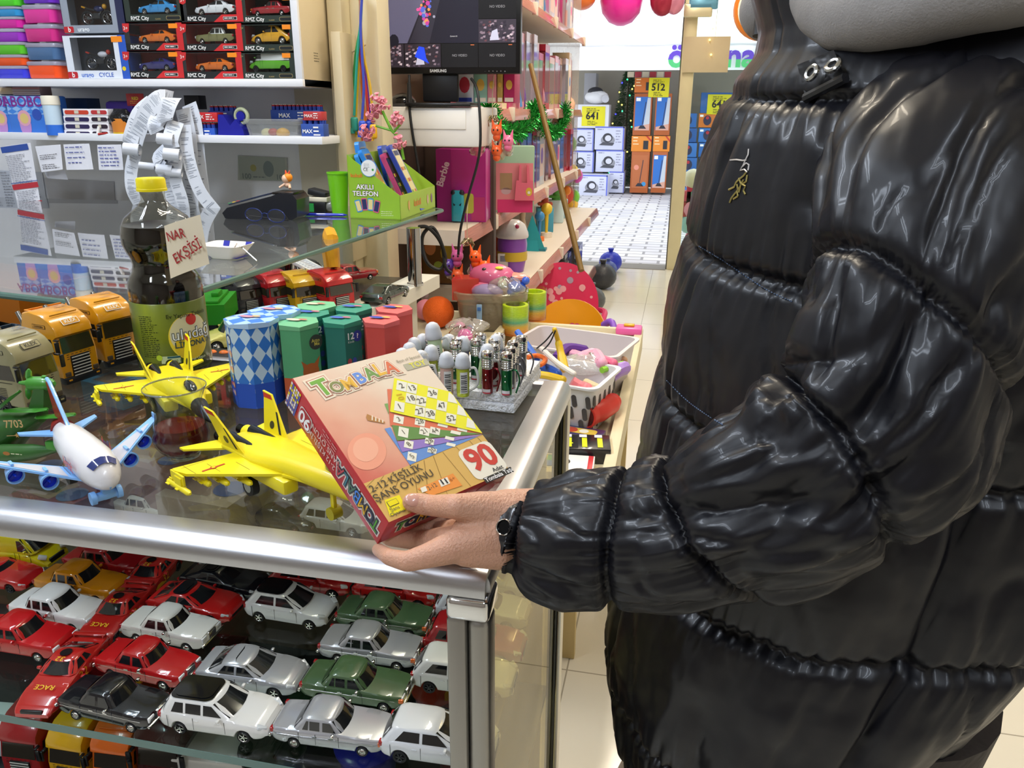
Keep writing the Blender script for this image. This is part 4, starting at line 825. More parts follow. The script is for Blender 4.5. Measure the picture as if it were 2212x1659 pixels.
b = MB(); b.M = Mi; q = [h(70, 884), h(103, 886), h(104, 838), h(82, 836)]; vs = [p+V((0, e, 0)) for e in (-.006, .006) for p in q]; b.add(vs, [(0, 1, 2, 3), (7, 6, 5, 4), (0, 4, 5, 1), (1, 5, 6, 2), (2, 6, 7, 3), (3, 7, 4, 0)], HG, False); b.build('tail_fin', t)
b = MB(); b.M = Mi; b.tube([h(42, 827), h(60, 827), h(66, 828), h(98, 829), h(112, 829), h(118, 828)], [.0015, .003, .0072, .0075, .005, .002], HG2, 14); b.cyl(h(95, 822), h(95, 812), .004, .002, HG2, 10); b.build('engine_pod', t)
for k, (q0, q1) in enumerate(((h(62, 824), h(62, 797)), (h(62, 830), h(62, 862)))): b = MB(); b.M = Mi; b.tube([q0, lerp(q0, q1, .35), lerp(q0, q1, .8), q1], [.0012, .0032, .0028, .001], HG2, 6); b.build('propeller_blade', t)
for q0, q1, yy in (((10, 886), (103, 885), 0), ((78, 901), (162, 896), 0), ((-10, 888), (42, 845), 0)):
 b = MB(); b.M = Mi; a0, a1 = h(*q0, HY-.01), h(*q1, HY-.01); d = a1-a0; n = V((0, 1, 0)); rg = [[a0+d*s+n*w*c+V((0, 0, .0013*sn)) for c, sn in ((1, 0), (0, 1), (-1, 0), (0, -1))] for s, w in ((0, .003), (.15, .007), (.85, .008), (1, .002))]; b.loft(rg, HG2, smooth=False); b.build('rotor_blade', t)
b = MB(); b.M = Mi; a0, a1 = h(-40, 985, HY-.03), h(125, 972, HY-.03); b.tube([a0, lerp(a0, a1, .3), lerp(a0, a1, .7), a1], [.008, .0105, .008, .002], HG, 12); b.box(h(112, 962, HY-.03), (.012, .006, .010), HG2, .002)
b.M = Mi @ frame(h(30, 980, HY-.0415), (1, 0, .02), (0, 0, 1)); b.disc(-.008, 0, .0042, M('#a3662a', .4), .001, 16, .5); b.lines(-.002, 0, .018, 1, .002, .0014, M('#d9d6b4', .5), .0015, 3); b.M = Mi; b.build('float', t)
b = MB(); b.M = Mi; b.cyl(h(40, 985, HY-.02)+V((0, 0, -.0)), V((h(40, 985).x, HY-.02, ZG+.001)), .004, .004, HG, 8); b.cyl(V((t.location.x-.08, HY, ZG+.001)), V((t.location.x-.08, HY, ZG+.03)), .005, .005, HG, 8); b.build('landing_leg', t)
def hexbox(label, px, py, n, rpx, H, rot, side, top, art=None):
 c = az(px, py, ZG+H); d = (c-CC).dot(CF); r = rpx*d/FPX; t = T('gift_box', label, 'box', (c.x, c.y, ZG), R(rot), 'many sided toy surprise boxes')
 P = lambda k, rr: [(rr*math.cos(2*PI*i/n), rr*math.sin(2*PI*i/n)) for i in range(n)]
 b = MB(); q = P(n, r); fs = []; side_len = 2*r*math.sin(PI/n)
 for i in range(n):
  a, e = q[i], q[(i+1) % n]; b.add([(*a, 0), (*e, 0), (*e, H), (*a, H)], [(0, 1, 2, 3)], side, False, [[(i, 0), (i+1, 0), (i+1, H/side_len), (i, H/side_len)]])
 b.add([(*p, .0003) for p in q], [tuple(range(n))[::-1]], WHITE, False)
 if art: art(b, r, H, n)
 b.build('carton', t)
 b = MB(); b.add([(x*1.03, y*1.03, H+.0015+.0015*math.sin(3*i)) for i, (x, y) in enumerate(q)]+[(0, 0, H+.003)], [(i, (i+1) % n, n) for i in range(n)], top, False, [[(.5+q[i][0]/r/2*4, .5+q[i][1]/r/2*4), (.5+q[(i+1) % n][0]/r*2, .5+q[(i+1) % n][1]/r*2), (.5, .5)] for i in range(n)])
 b.add([(x*1.03, y*1.03, H+.0015+.0015*math.sin(3*i)) for i, (x, y) in enumerate(q)]+[(x*1.02, y*1.02, H-.004) for x, y in q], [(i, (i+1) % n, n+(i+1) % n, n+i) for i in range(n)], side if art is None else top, False)
 b.M = TR(0, 0, H+.0042, R(-rot-8)); e1, e2 = (('#c58ea0', '#e2b070') if art is art_blue else ('#d9c9b0', '#c77a6a') if art is art_green else ('#3d5fb8', '#c26a86') if art is art_teal else ('#2f4aa8', '#d9b860'))
 b.disc(-.005, -.002, .010, M(e1, .4), 0, 16, .45); b.disc(.006, .002, .006, M(e2, .4), .0002, 12, .5); b.M = MX(); b.build('lid', t, 'printed lid')
 return t
def face_frame(r, H, n, i):
 a0, a1 = 2*PI*i/n, 2*PI*(i+1)/n; p = V((r*math.cos(a0), r*math.sin(a0), 0)); q = V((r*math.cos(a1), r*math.sin(a1), 0)); m = (p+q)/2; return frame(m, q-p, (0, 0, 1))
def art_blue(b, r, H, n):
 for i, f in ((5, 1),):
  b.M = face_frame(r, H, n, i); y = H*.80; b.disc(0, y, .0075, M('#26356e', .4), .0003, 20, .9); b.disc(0, y-.0005, .0062, M('#dfe4ee', .4), .0005, 20, .75); b.text('6', 0, y+.0005, .005, M('#26356e', .4), .0007, .01); b.text('Kinds', 0, y-.003, .0016, INK, .0007)
  for k, c in enumerate(('#c983a0', '#6f7cb4', '#c48a96', '#6a9ca0', '#c2605f', '#8f6fb0')):
   yy = H*(.64-.095*k); b.rect(-.008, yy-.0022, .001, yy+.0022, M(c, .4), .0004, .001); b.disc(.004, yy, .0042, M(c, .4), .0005, 14); b.disc(.0035, yy, .003, M('#d9b48f', .4), .0007, 12); 
  b.rect(-r*.38, 0, r*.38, H*.30, M('#2450b4', .4), .0002)
 for i in range(n):
  if i == 5: continue
  b.M = face_frame(r, H, n, i); b.rect(-r*.38, 0, r*.38, H*.30, M('#1f4cb0', .4), .0002)
 b.M = face_frame(r, H, n, 4); b.lines(-r*.33, H*.86, r*.05, 26, .0032, .0016, M('#cfdcf0', .5), .0004, 8); b.M = MX()
def art_green(b, r, H, n):
 for i in range(n):
  b.M = face_frame(r, H, n, i); b.rect(-r*.5, 0, r*.5, H*.34, M('#b5512a', .45), .0002)
  if i == 4:
   b.disc(r*.30, H*.78, .0095, M('#3a3f38', .45), .0004, 20); b.text('Atto', r*.28, H*.80, .0045, M('#d9c95e', .4), .0007, .01); b.text('Me', r*.34, H*.755, .0045, M('#d9c95e', .4), .0007, .01)
   b.disc(-.002, H*.42, .0115, M('#b5602e', .45), .0004, 24, .9); b.poly([(-.015, H*.58), (-.004, H*.49), (-.011, H*.44)], M('#b5602e', .45), .0005); b.poly([(.012, H*.60), (.008, H*.46), (.002, H*.50)], M('#b5602e', .45), .0005); b.rect(-.014, H*.34, .010, H*.37, M('#c8a070', .5), .0007)
 b.M = MX()
def art_teal(b, r, H, n):
 b.M = face_frame(r, H, n, 4); b.text('12', -r*.18, H*.84, .0085, M('#e8efec', .4), .0005, .02); b.text('Kinds', -r*.16, H*.77, .003, M('#cfe0d8', .4), .0005); b.disc(r*.24, H*.83, .0065, M('#2a3f8e', .4), .0004, 16, 1.1); b.text('?', r*.24, H*.83, .006, WHITE, .0007, .03)
 for k in range(9): b.disc(-r*.3+r*.3*(k % 3), H*(.52-.13*(k//3)), .0032, M(('#a8484e', '#3b4f9e', '#37605a')[k % 3], .45), .0004, 10, 1.3)
 b.M = face_frame(r, H, n, 5); b.disc(0, H*.6, .006, M('#3f9a6c', .5), .0004, 5); b.disc(r*.4, H*.3, .008, M('#4a4a94', .5), .0004, 18); b.disc(-r*.2, H*.25, .004, M('#3f9a6c', .5), .0004, 5); b.M = MX()
def art_red(b, r, H, n):
 b.M = face_frame(r, H, n, 5); b.disc(r*.05, H*.30, .010, M('#a35f35', .5), .0004, 20); b.disc(-r*.30, H*.24, .008, M('#8f5a4a', .5), .0003, 20); b.M = MX()
BL = CHECK('#2a6fc4', '#b9cfe0', 2.2, 1.5); BLT = CHECK('#3b7bd8', '#a9c9ef', 1.0, 1.0, .3)
gs, gt, ts, tt, rs, rt = M('#4f9a6c', .45), M('#6fb586', .45), M('#1e6a5e', .45), M('#2f8a72', .45), M('#c4453f', .45), M('#d9605f', .45)
hexbox('blue and white diamond patterned tall box, nearest of the two', 543, 690, 8, 56, .104, -22, BL, BLT, art_blue)
hexbox('blue and white diamond patterned tall box standing behind its twin', 592, 673, 8, 54, .104, -22, BL, BLT, art_blue)
hexbox('green six sided box with orange base and spotted animal, in front', 644, 697, 6, 46, .098, 60, gs, gt, art_green)
hexbox('green six sided box at the back, lid only showing', 684, 662, 6, 44, .100, 60, gs, gt, art_green)
hexbox('teal six sided box printed 12 in the front row', 738, 692, 6, 43.5, .098, 60, ts, tt, art_teal)
hexbox('teal six sided box behind the green one in front', 671, 679, 6, 43, .098, 57, ts, tt, art_teal)
hexbox('teal six sided box behind the one printed 12', 763, 667, 6, 42, .098, 60, ts, tt, art_teal)
hexbox('coral red six sided box in the front row', 823, 692, 6, 41.5, .098, 60, rs, rt, art_red)
hexbox('coral red six sided box behind its red twin', 851, 669, 6, 41, .098, 60, rs, rt, art_red)
p = az(462, 768, ZK+.03); t = T('toy_controller', 'black toy control pad with three orange buttons by the bottle', 'controller', (p.x, p.y+.02, ZK), R(4)); t.scale = (1.2,)*3; b = MB()
b.box((0, 0, .012), (.10, .055, .022), M('#2b2a2c', .45), .004); b.box((0, -.03, .006), (.10, .03, .010), M('#313238', .4), .002); b.build('pad_body', t)
for i in range(3): b = MB(); b.sph((-.015+.018*i, .004, .0235), .007, M('#e8732a', .4), 12, (1, .8, .5)); b.build('button', t, 'orange button')
for i in range(3): b = MB(); b.M = TR(-.030+.015*i, -.0282, .013, rx=PI/2); b.lathe([(.0055, 0), (.0068, .0012), (.0068, 0)], M('#7b7f86', .3), 16); b.build('ring', t)
q = [az(880, 768, ZG), az(860, 880, ZG), az(1122, 893, ZG), az(1150, 808, ZG)]
fx0, fx1, fy0, fy1 = -.365, -.172, .862, 1.005
t = T('foam_block', 'white foam block holding rows of small torches upright', 'foam block', ((fx0+fx1)/2, (fy0+fy1)/2, ZG), R(-3)); FM = M('#e4e6ea', .6, bump=2.5, bs=260, var=.05)
b = MB(); w, dd = (fx1-fx0)/2, (fy1-fy0)/2; b.b2(-w, w, -dd, dd, 0, .012, FM, .002); b.b2(-w+.001, w-.001, -dd+.001, dd-.001, .012, .024, FM, .002); b.build('foam_slab', t)
def tank(): pass
CAP = M('#c2c5ca', .4); 
def pen(label, px, py, col, lean=0, dz=0, H=.053, sc=1.):
 zt = ZG+.024+H+dz; c = az(px, py, zt); r = .0088*sc; t = T('pocket_torch', label, 'torch', (c.x, c.y, ZG+.0242+dz-.000), 0, 'pocket torches with domed grey caps', rx=0, ry=lean); m = M(col, .35, coat=.3, trans=.1)
 b = MB(); b.lathe([(.0001, 0), (r*.84, .0), (r*.86, .004)]+[(r*(.86+.018*(i % 2)), .004+(H*.68-.004)*i/12) for i in range(13)]+[(r*.95, H*.70)], m, 22); b.M = frame((0, -r*.90, H*.30), (1, 0, 0), (0, 0, 1)); b.v = b.v; b.M = MX()
 d = MB(); d.rect(-.0045, -.012, .0045, .014, M('#d5d5d2', .5), .0002)
 for k in range(9): d.rect(-.0035, -.010+.0024*k, .0035, -.010+.0024*k+.0012*(1 if k % 3 else .6), INK, .0005)
 wrap(R(25), d, r*.90, H*.32); n0 = len(b.v)
 for f, mi in zip(d.f, d.mi): b.f.append([n0+j for j in f]); b.mi.append(b._m(d.mats[mi])); b.sm.append(True); b.uv.append(None)
 b.v += d.v; b.build('torch_body', t, ang=60)
 b = MB(); b.lathe([(r*.98, H*.66), (r*1.06, H*.67), (r*1.06, H*.76), (r*.98, H*.80), (r*.93, H*.88), (r*.70, H*.955), (r*.3, H*.995), (r*.12, H), (.0001, H-.001)], CAP, 24); b.build('cap', t, ang=60)
 b = MB(); b.tube(catmull([(r*.9, 0, H*.64), (r*1.7, 0, H*.66), (r*2.1, 0, H*.45), (r*1.9, 0, H*.25), (r*.9, 0, H*.12)], 4), [.0016*sc]*17, M('#c5c6c2' if col != '#c3cc3a' else '#b9c22e', .4), 8); b.build('clip_ring', t); return t
pen('pocket torch with pale pink body and barcode, front row', 964, 760, '#c9a59a'); pen('pocket torch with yellow green body, front row', 999, 762, '#b4c034'); pen('pocket torch with lime body just right of the box top', 931, 745, '#aab43c')
pen('tall pale green pocket torch standing higher than the rest', 945, 696, '#bcd0a4', R(-7), .012, .062, 1.12); pen('pale green pocket torch leaning beside the red torch', 1041, 741, '#b9d29c', R(8), 0, .056)
pen('lavender pocket torch in the middle of the foam', 1000, 726, '#8f889c'); pen('grey topped pocket torch behind the tall green one', 970, 722, '#b9a79c'); pen('pocket torch with rosy body in the back row near the coral box', 913, 721, '#c9a08c')
pen('pocket torch peeping over the box corner, second from the coral box', 894, 729, '#a8a23c'); pen('pocket torch just above the box top edge, third from the coral box', 884, 740, '#bfa79c'); pen('pocket torch nearest the coral box, mostly hidden by the game box', 868, 752, '#c9c0a0'); pen('pocket torch with yellow body behind the lime one', 909, 757, '#b9a83c')
pen('blue tinged pocket torch at the back by the clear bin', 1072, 722, '#7f96b0', 0, 0, .055)
def torch(label, px, py, col, dz=0, H=.051):
 zt = ZG+.024+H+dz; c = az(px, py, zt); r = .0072; t = T('metal_torch', label, 'torch', (c.x, c.y, ZG+.0242+dz), 0, 'metal torches with ribbed chrome heads'); m = M(col, .22, metal=.7, coat=.4)
 b = MB(); b.lathe([(.0001, 0), (r*.88, 0), (r*.92, .001), (r*.92, H*.6), (r*.85, H*.62)], m, 20); d = MB(); d.rect(-.005, .0005, .005, .006, M('#d3cdd0', .5), .0002); d.rect(-.005, .0005, .005, .0022, M('#b93a48', .5), .0004); wrap(0, d, r*.94, 0); n0 = len(b.v)
 for f, mi in zip(d.f, d.mi): b.f.append([n0+j for j in f]); b.mi.append(b._m(d.mats[mi])); b.sm.append(True); b.uv.append(None)
 b.v += d.v
 for z in (H*.34, H*.47): b.sph((-.0005, -r*.93, z), .0012, CHROME, 8)
 b.build('torch_body', t, ang=60)
 b = MB(); pr = [(r*.9, H*.60)]
 for i in range(4): z = H*(.63+.055*i); pr += [(r*.9, z), (r*1.05, z+.0008), (r*1.05, z+.0018), (r*.9, z+.0026)]
 pr += [(r*.92, H*.87), (r*1.08, H*.88), (r*1.1, H*.90)]
 b.lathe(pr, CHROME, 22); b.lathe([(r*1.0, H*.86), (r*1.03, H*.87), (r*1.03, H*.91)], M('#2f7a3a', .2, metal=.6), 22); b.lathe([(r*1.06, H*.90), (r*1.1, H*.95), (r*.98, H), (r*.8, H), (r*.6, H*.96), (.0001, H*.965)], CHROME, 22); b.build('head', t, 'ribbed chrome head', ang=60)
 b = MB(); b.tube(catmull([(r*.8, 0, H*.58), (r*1.6, -.001, H*.60), (r*2.2, -.002, H*.38), (r*1.6, -.001, H*.05)], 5), .0011, m, 6); b.build('clip', t); return t
for a in (('wine red metal torch in the front row', 1053, 760, '#7a1620'), ('green metal torch at the front right of the foam', 1095, 763, '#146a3c'), ('silver metal torch just behind the green front one', 1103, 751, '#8f8f92'), ('silver metal torch third back on the right side of the foam', 1109, 738, '#8f8f92'), ('silver metal torch at the far right corner of the foam', 1127, 727, '#9a9a9c'), ('wine red metal torch behind the red front one', 1067, 746, '#6f1820'), ('wine red metal torch third back in the red row', 1068, 734, '#6f1820'), ('wine red metal torch rearmost in the red row', 1078, 722, '#6f1820'), ('green metal torch behind the pale green pocket torch', 1028, 734, '#1c5a38'), ('green metal torch at the back in the middle', 1038, 722, '#1c5a38'), ('green metal torch behind the pink pocket torch', 984, 741, '#1c5a38'), ('green metal torch beside the lavender pocket torch', 988, 731, '#1c5a38'), ('green metal torch between the lime and tall green torches', 931, 728, '#1c5a38')): torch(*a)
def bag(label, px, py, z, sx, sy, sz, col, kids=(), name='toy_bag', haze=.12):
 p = az(px, py, z); t = T(name, label, 'bag', (p.x, p.y, z), group=None); q = random.Random(px)
 b = MB(); ph = [q.uniform(0, 6) for _ in range(6)]; rg = []
 for i in range(9):
  v = i/8; k = math.sin(PI*min(.98, max(.03, v)))**.45
  rg.append([V((sx*k*math.cos(a)*(1+.10*math.sin(3*a+ph[0]+v*4)+.05*math.sin(7*a+ph[1])), sy*k*math.sin(a)*(1+.10*math.sin(4*a+ph[2]-v*5)), sz*v*(1+.10*math.sin(5*a+ph[3])))) for a in [2*PI*j/26 for j in range(26)]])
 b.loft(rg, GL('#f4f2ee', 2.2, .08, haze)); b.build('clear_bag', t, 'clear crinkled bag')
 for i in range(kids and len(kids) or 0):
  c, s_, k = kids[i]; a = q.uniform(0, 6.28); rr = q.uniform(.1, .55); b = MB(); pos = (sx*rr*math.cos(a), sy*rr*math.sin(a), s_*.8+q.uniform(.0, max(.001, sz-2*s_)))
  if k == 'ball': b.sph(pos, s_, M(c, .4), 14)
  elif k == 'brick': b.box(pos, (s_*2, s_*1.4, s_), M(c, .35), s_*.12, rot=(q.uniform(-.5, .5), q.uniform(-.5, .5), a)); 
  elif k == 'ring': b.M = TR(*pos); b.tube([(s_*math.cos(u), s_*math.sin(u), 0) for u in [2*PI*j/20 for j in range(20)]], s_*.42, M(c, .4), 10, True)
  b.build({'ball': 'bead', 'brick': 'toy_brick', 'ring': 'toy_ring'}[k], t)
 return t
ZI = .844
bag('clear bag of bright building bricks under the glass beside the foam block', 1055, 985, ZI, .085, .07, .10, '#fff', [(c, .018, 'brick') for c in ('#d8472a', '#2b4fb8', '#4fae3a', '#d8c43a', '#d8472a', '#3a62c8', '#5fb83a', '#c93a2a', '#d8472a', '#4a9a5a')]+[('#2440b0', .011, 'ball')]*4)
bag('clear bag with pink ring toy under the glass by the game box', 690, 1050, ZI, .05, .04, .03, '#fff', [('#d97a84', .026, 'ring'), ('#e0b0a8', .018, 'ring')])
bag('clear bag of small round beads under the glass', 640, 1095, ZI, .06, .04, .03, '#fff', [('#7fae6c', .008, 'ball'), ('#d08a70', .006, 'ball'), ('#d08a70', .006, 'ball'), ('#b9a8b0', .008, 'ball'), ('#9fae9a', .007, 'ball')])
bag('clear crumpled empty bag under the glass below the jet', 520, 1060, ZI, .06, .05, .04, '#fff', [])
bag('clear bag of small parts under the glass near the rail', 560, 1085, ZI, .05, .04, .03, '#fff', [('#6a5a3a', .01, 'brick')]*3)
for px, py, c, lab, sz in ((460, 1050, '#8d7f68', 'kraft brown cardboard box under the glass by the tea glass', (.10, .08, .05)), (330, 985, '#6b3f24', 'dark orange carton under the glass behind the airliner', (.12, .06, .07)), (190, 880, '#5a2530', 'maroon carton under the glass below the amber lorry', (.14, .07, .09)), (250, 820, '#4f8fae', 'light blue card under the glass behind the amber lorry', (.08, .05, .12)), (60, 1000, '#3f2a24', 'dark brown carton under the glass at the left', (.12, .06, .06)), (620, 960, '#9c5a34', 'orange and blue printed carton under the glass by the blue box', (.12, .06, .07)), (130, 1060, '#5e1a24', 'dark red carton under the airliner wing, below the glass', (.09, .07, .04)), (800, 930, '#6a3a36', 'brick red carton under the glass behind the game box', (.12, .08, .07))):
 z = ZI; p = az(px, py, z+sz[2]); t = T('carton', lab, 'carton', (max(-1.0, p.x), min(p.y, .91), z), rnd.uniform(-.3, .3), 'cartons under the glass top'); b = MB(); b.box((0, 0, sz[2]/2), sz, M(c, .5), .001); b.M = TR(0, 0, sz[2]+.0004); b.rect(-sz[0]*.35, -sz[1]*.3, sz[0]*.1, sz[1]*.3, M('#7d6a58', .5)); b.disc(sz[0]*.25, 0, sz[1]*.25, M('#3c4f7a', .5), .0002); b.build('carton_body', t)
YB = YC+.012
ORD = ['bottom', 'middle', 'top']
def carbox(x0, x1, y0, y1, style, col, kind, lab, roof=None):
 nm_ = lab.split(' box')[0]+' on the '+lab.split(', ')[1]
 a = ay(x0, y1, YB); c = ay(x1, y0, YB); w = c.x-a.x-.002; h = c.z-a.z; d = .075
 t = T('model_car_box', lab, 'toy box', (a.x, YB, a.z), group='boxed model cars in the wall cabinet')
 cl = kind == 'classic'; base = M('#2b3530' if cl else '#b5242a', .35); blk = M('#1d2022', .4); red = M('#c32b2f', .35)
 b = MB(); fr = base if cl else blk; x_, y_, z_, h_ = .012, .016, .012, h*.26
 b.b2(0, w, 0, d, 0, .001, base); b.b2(0, w, 0, d, h-.001, h, base); b.b2(0, w, d-.001, d, 0, h, base); b.b2(0, .001, 0, d, 0, h, base); b.b2(w-.001, w, 0, d, 0, h, base)
 b.M = frame((0, 0, 0), (1, 0, 0), (0, 0, 1)); wx0, wx1, wy0, wy1 = w*.10, w*.90, h*.27, h*.96
 for r in ((0, 0, w, wy0), (0, wy1, w, h), (0, wy0, wx0, wy1), (wx1, wy0, w, wy1)): b.rect(*r, fr if r[1] == 0 or cl else (M('#2a2c2e', .4)))
 if not cl: b.poly([(w*.52, 0), (w, 0), (w, h*.27), (w*.66, h*.27)], red, .0004); b.poly([(wx1, 0), (w, 0), (w, h), (wx1, h)], red, .0005); b.poly([(0, h), (w*.12, h), (w*.10, h*.72), (w*.05, h*.66), (0, h*.72)], red, .0006); b.text('3+', w*.05, h*.82, h*.14, WHITE, .001)
 else: b.rect(w*.70, h*.05, w*.94, h*.20, M('#b9a46a', .4), .0004, h*.05); b.rect(w*.705, h*.06, w*.935, h*.19, blk, .0006, h*.05); b.text('CLASSIC', w*.56, h*.09, h*.05, M('#b9a46a', .4), .0006); b.text('3+', w*.05, h*.86, h*.09, M('#b9a46a', .4), .001)
 b.text('RMZ City', w*.25, h*.125, h*.15, WHITE, .0008, .012); 
 if not cl: b.rect(w*.68, h*.07, w*.90, h*.19, WHITE, .0006); b.rect(w*.685, h*.08, w*.895, h*.18, blk, .0008); b.lines(w*.70, h*.12, w*.88, 1, .01, h*.04, WHITE, .001, 5)
 b.M = MX(); b.build('carton', t)
 b = MB(); b.M = frame((0, -.0002, 0), (1, 0, 0), (0, 0, 1)); b.rect(wx0, wy0, wx1, wy1, GL('#f0f2f2', .8), .0002); b.build('window_film', t)
 b = MB(); b.M = frame((0, -.001, 0), (1, 0, 0), (0, 0, 1)); b.rect(w*.78, h*.80, w*.93, h*.97, M('#f08a1a', .5), .0002); b.build('price_sticker', t, 'orange price sticker')
 k = min(w*.78/.113, 1.15)
 car(style, col, nm_+' model itself, visible in its window box', z=a.z+h*.27, at=(a.x+w*.52, YB+.035), hd=PI-.12, size=k, roof=roof, cab=roof, group='model cars inside their window boxes', cat='toy car')
rowsY = [(113, 171), (51, 112), (-12, 50)]; cols = [(272, 393), (393, 522), (522, 637)]
spec = [[('coupe', '#2a2a6e', 'r', 'dark blue coupe', None), ('coupe', '#e0701c', 'r', 'orange coupe', None), ('van', '#5fae2a', 'classic', 'green and white camper van', '#e9ebe6')],
  [('coupe', '#e0701c', 'r', 'orange coupe', None), ('box_saloon', '#7d7a4e', 'r', 'khaki off-roader', '#e9ebe6'), ('beetle', '#e0a52a', 'classic', 'yellow rounded car', None)],
  [('sport_saloon', '#3a92d0', 'classic', 'blue classic saloon', None), ('sport_saloon', '#e6e8ea', 'r', 'white saloon', None), ('saloon', '#a8222c', 'classic', 'dark red classic coupe', None)]]
for r in range(3):
 for c in range(3):
  st, col, kd, nm, rf = spec[r][c]; y0, y1 = rowsY[r]; sh = (c-2)*1.2
  carbox(cols[c][0], cols[c][1], y0+sh, y1+sh, st, col, kd, nm + ' box, ' + ORD[r] + ' row, column %s' % ('nearest the motorcycles', 'in the middle', 'by the side board')[c], rf)
def bike(t, x, y, z, s, c1, c2):
 MK = MX.Translation((x, y, z)) @ MX.Scale(s, 4); ch = M('#b9bbbd', .2, 1.)
 for dx in (-.036, .036): b = MB(); b.M = MK; b.tube([(dx+.02*math.cos(a), 0, .02+.02*math.sin(a)) for a in [2*PI*k/20 for k in range(20)]], .0035, RUB, 6, True); b.tube([(dx+.016*math.cos(a), 0, .02+.016*math.sin(a)) for a in [2*PI*k/20 for k in range(20)]], .0012, ch, 5, True); [b.cyl((dx, 0, .02), (dx+.016*math.cos(a), 0, .02+.016*math.sin(a)), .0006, .0006, ch, 5) for a in [2*PI*k/8 for k in range(8)]]; b.build('motorcycle_wheel', t)
 b = MB(); b.M = MK; b.tube([(-.036, 0, .02), (-.005, 0, .022), (.01, 0, .03), (.022, 0, .05)], .003, ch, 8); b.tube([(.036, .004, .02), (.022, .004, .055), (.018, .012, .060)], .0018, ch, 6); b.box((0, 0, .027), (.026, .012, .018), M('#4a4c50', .3, .8), .004); b.tube([(.0, .008, .02), (-.03, .010, .022), (-.05, .010, .028)], .003, ch, 8)
 b.sph((.008, 0, .047), .012, M(c1, .25, coat=1), 14, (1.5, .7, .8)); b.box((-.022, 0, .046), (.035, .010, .006), M('#18181a', .5), .002, rot=(0, R(12), 0)); b.box((-.044, 0, .052), (.018, .008, .005), M(c2, .3), .002, rot=(0, R(18), 0)); b.sph((.030, 0, .054), .008, M(c2, .25, coat=1), 12, (1, .8, 1)); b.build('motorcycle', t)
for (x0, y0, x1, y1, base, side, lab, dark) in ((149, 75, 271, 171, '#d9dfea', '#2a56b8', 'white and blue motorcycle box on the shelf, lower one', False), (140, -22, 262, 73, '#8f97a4', '#25294a', 'grey and brown motorcycle box stacked on top', True)):
 a = ay(x0, y1, YB); c = ay(x1, y0, YB); w = c.x-a.x-.003; h = c.z-a.z; d = .06; t = T('motorcycle_box', lab, 'toy box', (a.x, YB, a.z)); m = M(base, .4)
 b = MB(); b.b2(0, w, 0, d, 0, .001, m); b.b2(0, w, 0, d, h-.001, h, m); b.b2(0, w, d-.001, d, 0, h, M('#4a2a22' if dark else '#3f444e', .5)); b.b2(0, .001, 0, d, 0, h, m); b.b2(w-.001, w, 0, d, 0, h, M(side, .4))
 b.M = frame((0, 0, 0), (1, 0, 0), (0, 0, 1)); 
 for r in ((0, 0, w, h*.2), (0, h*.95, w, h), (0, h*.2, w*.12, h*.95), (w*.80, h*.2, w, h*.95)): b.rect(*r, m)
 b.rect(w*.88, 0, w, h, M(side, .4), .0004); b.rect(0, h*.02, w*.16, h*.17, M('#b8202c', .4), .0004, .004); b.text('b', w*.09, h*.095, h*.12, WHITE, .0008, .02); b.text('urago', w*.32, h*.095, h*.11, M('#e9edf2' if dark else '#5a7fd0', .4), .0006, .02)
 if not dark: b.text('CYCLE', w*.62, h*.095, h*.10, M('#2a56b8', .4), .0006, .01); b.disc(w*.92, h*.24, .006, M('#e0c81e', .4), .0006)
 b.rect(w*.78, h*.84, w*.95, h*.97, M('#f08a1a', .5), .001); b.M = MX(); b.build('carton', t); bike(t, w*.46, d*.5, h*.22, min(w*.68/.11, .9), '#d9d9de' if not dark else '#1a2250', '#c23a2a' if not dark else '#e0a01c')
 b = MB(); b.M = frame((0, -.0004, 0), (1, 0, 0), (0, 0, 1)); b.rect(w*.12, h*.2, w*.80, h*.95, GL('#eef0f2', .8)); b.build('window_film', t)
def tub(x0, x1, y0, y1, col, lab):
 a = ay((x0+x1)/2, y1, YB+.04); w = (ay(x1, y1, YB+.04)-ay(x0, y1, YB+.04)).x; h = (ay(x0, y0, YB+.04)-ay(x0, y1, YB+.04)).z*.97; t = T('slime_tub', lab, 'tub', (a.x, YB+.045, a.z), group='stacked slime tubs')
 def rr(k, z): return [V((p[0], p[1], z)) for p in rrect(-w/2*k, -.04*k, w/2*k, .04*k, .018, 5)]
 b = MB(); b.loft([rr(.90, 0), rr(.94, .002), rr(.96, h*.78)], M(col, .3, coat=.6)); b.build('tub_body', t)
 b = MB(); b.loft([rr(.99, h*.76), rr(1.0, h*.79), rr(1., h*.93), rr(.96, h)], M('#c9c6dc', .2, trans=.4, alpha=.75)); b.build('lid', t, 'clear lid')
for i, (y0, y1, c, n) in enumerate(((143, 170, '#3a3fd8', 'blue'), (120, 143, '#f0561c', 'orange'), (92, 119, '#5bc42a', 'green'), (64, 92, '#9a2fc0', 'purple'), (38, 63, '#d81fa0', 'magenta'), (17, 38, '#2a92d0', 'sky blue'), (-8, 16, '#4fd02a', 'bright green'))): tub(-14, 80-i*3.2, y0, y1, c, n+' slime tub in the left stack, number %d from the bottom' % (i+1))
for i, (y0, y1, c, n) in enumerate(((133, 170, '#f5521c', 'orange'), (94, 131, '#4a6f9c', 'slate blue'), (54, 92, '#d42a86', 'deep pink'), (12, 52, '#e0329a', 'pink'), (-26, 10, '#6a2ac0', 'violet'))): tub(76-i*3.5, 148-i*3.5, y0, y1, c, n+' slime tub in the stack by the motorcycle boxes, number %d from the bottom' % (i+1))
YS = YC+.015
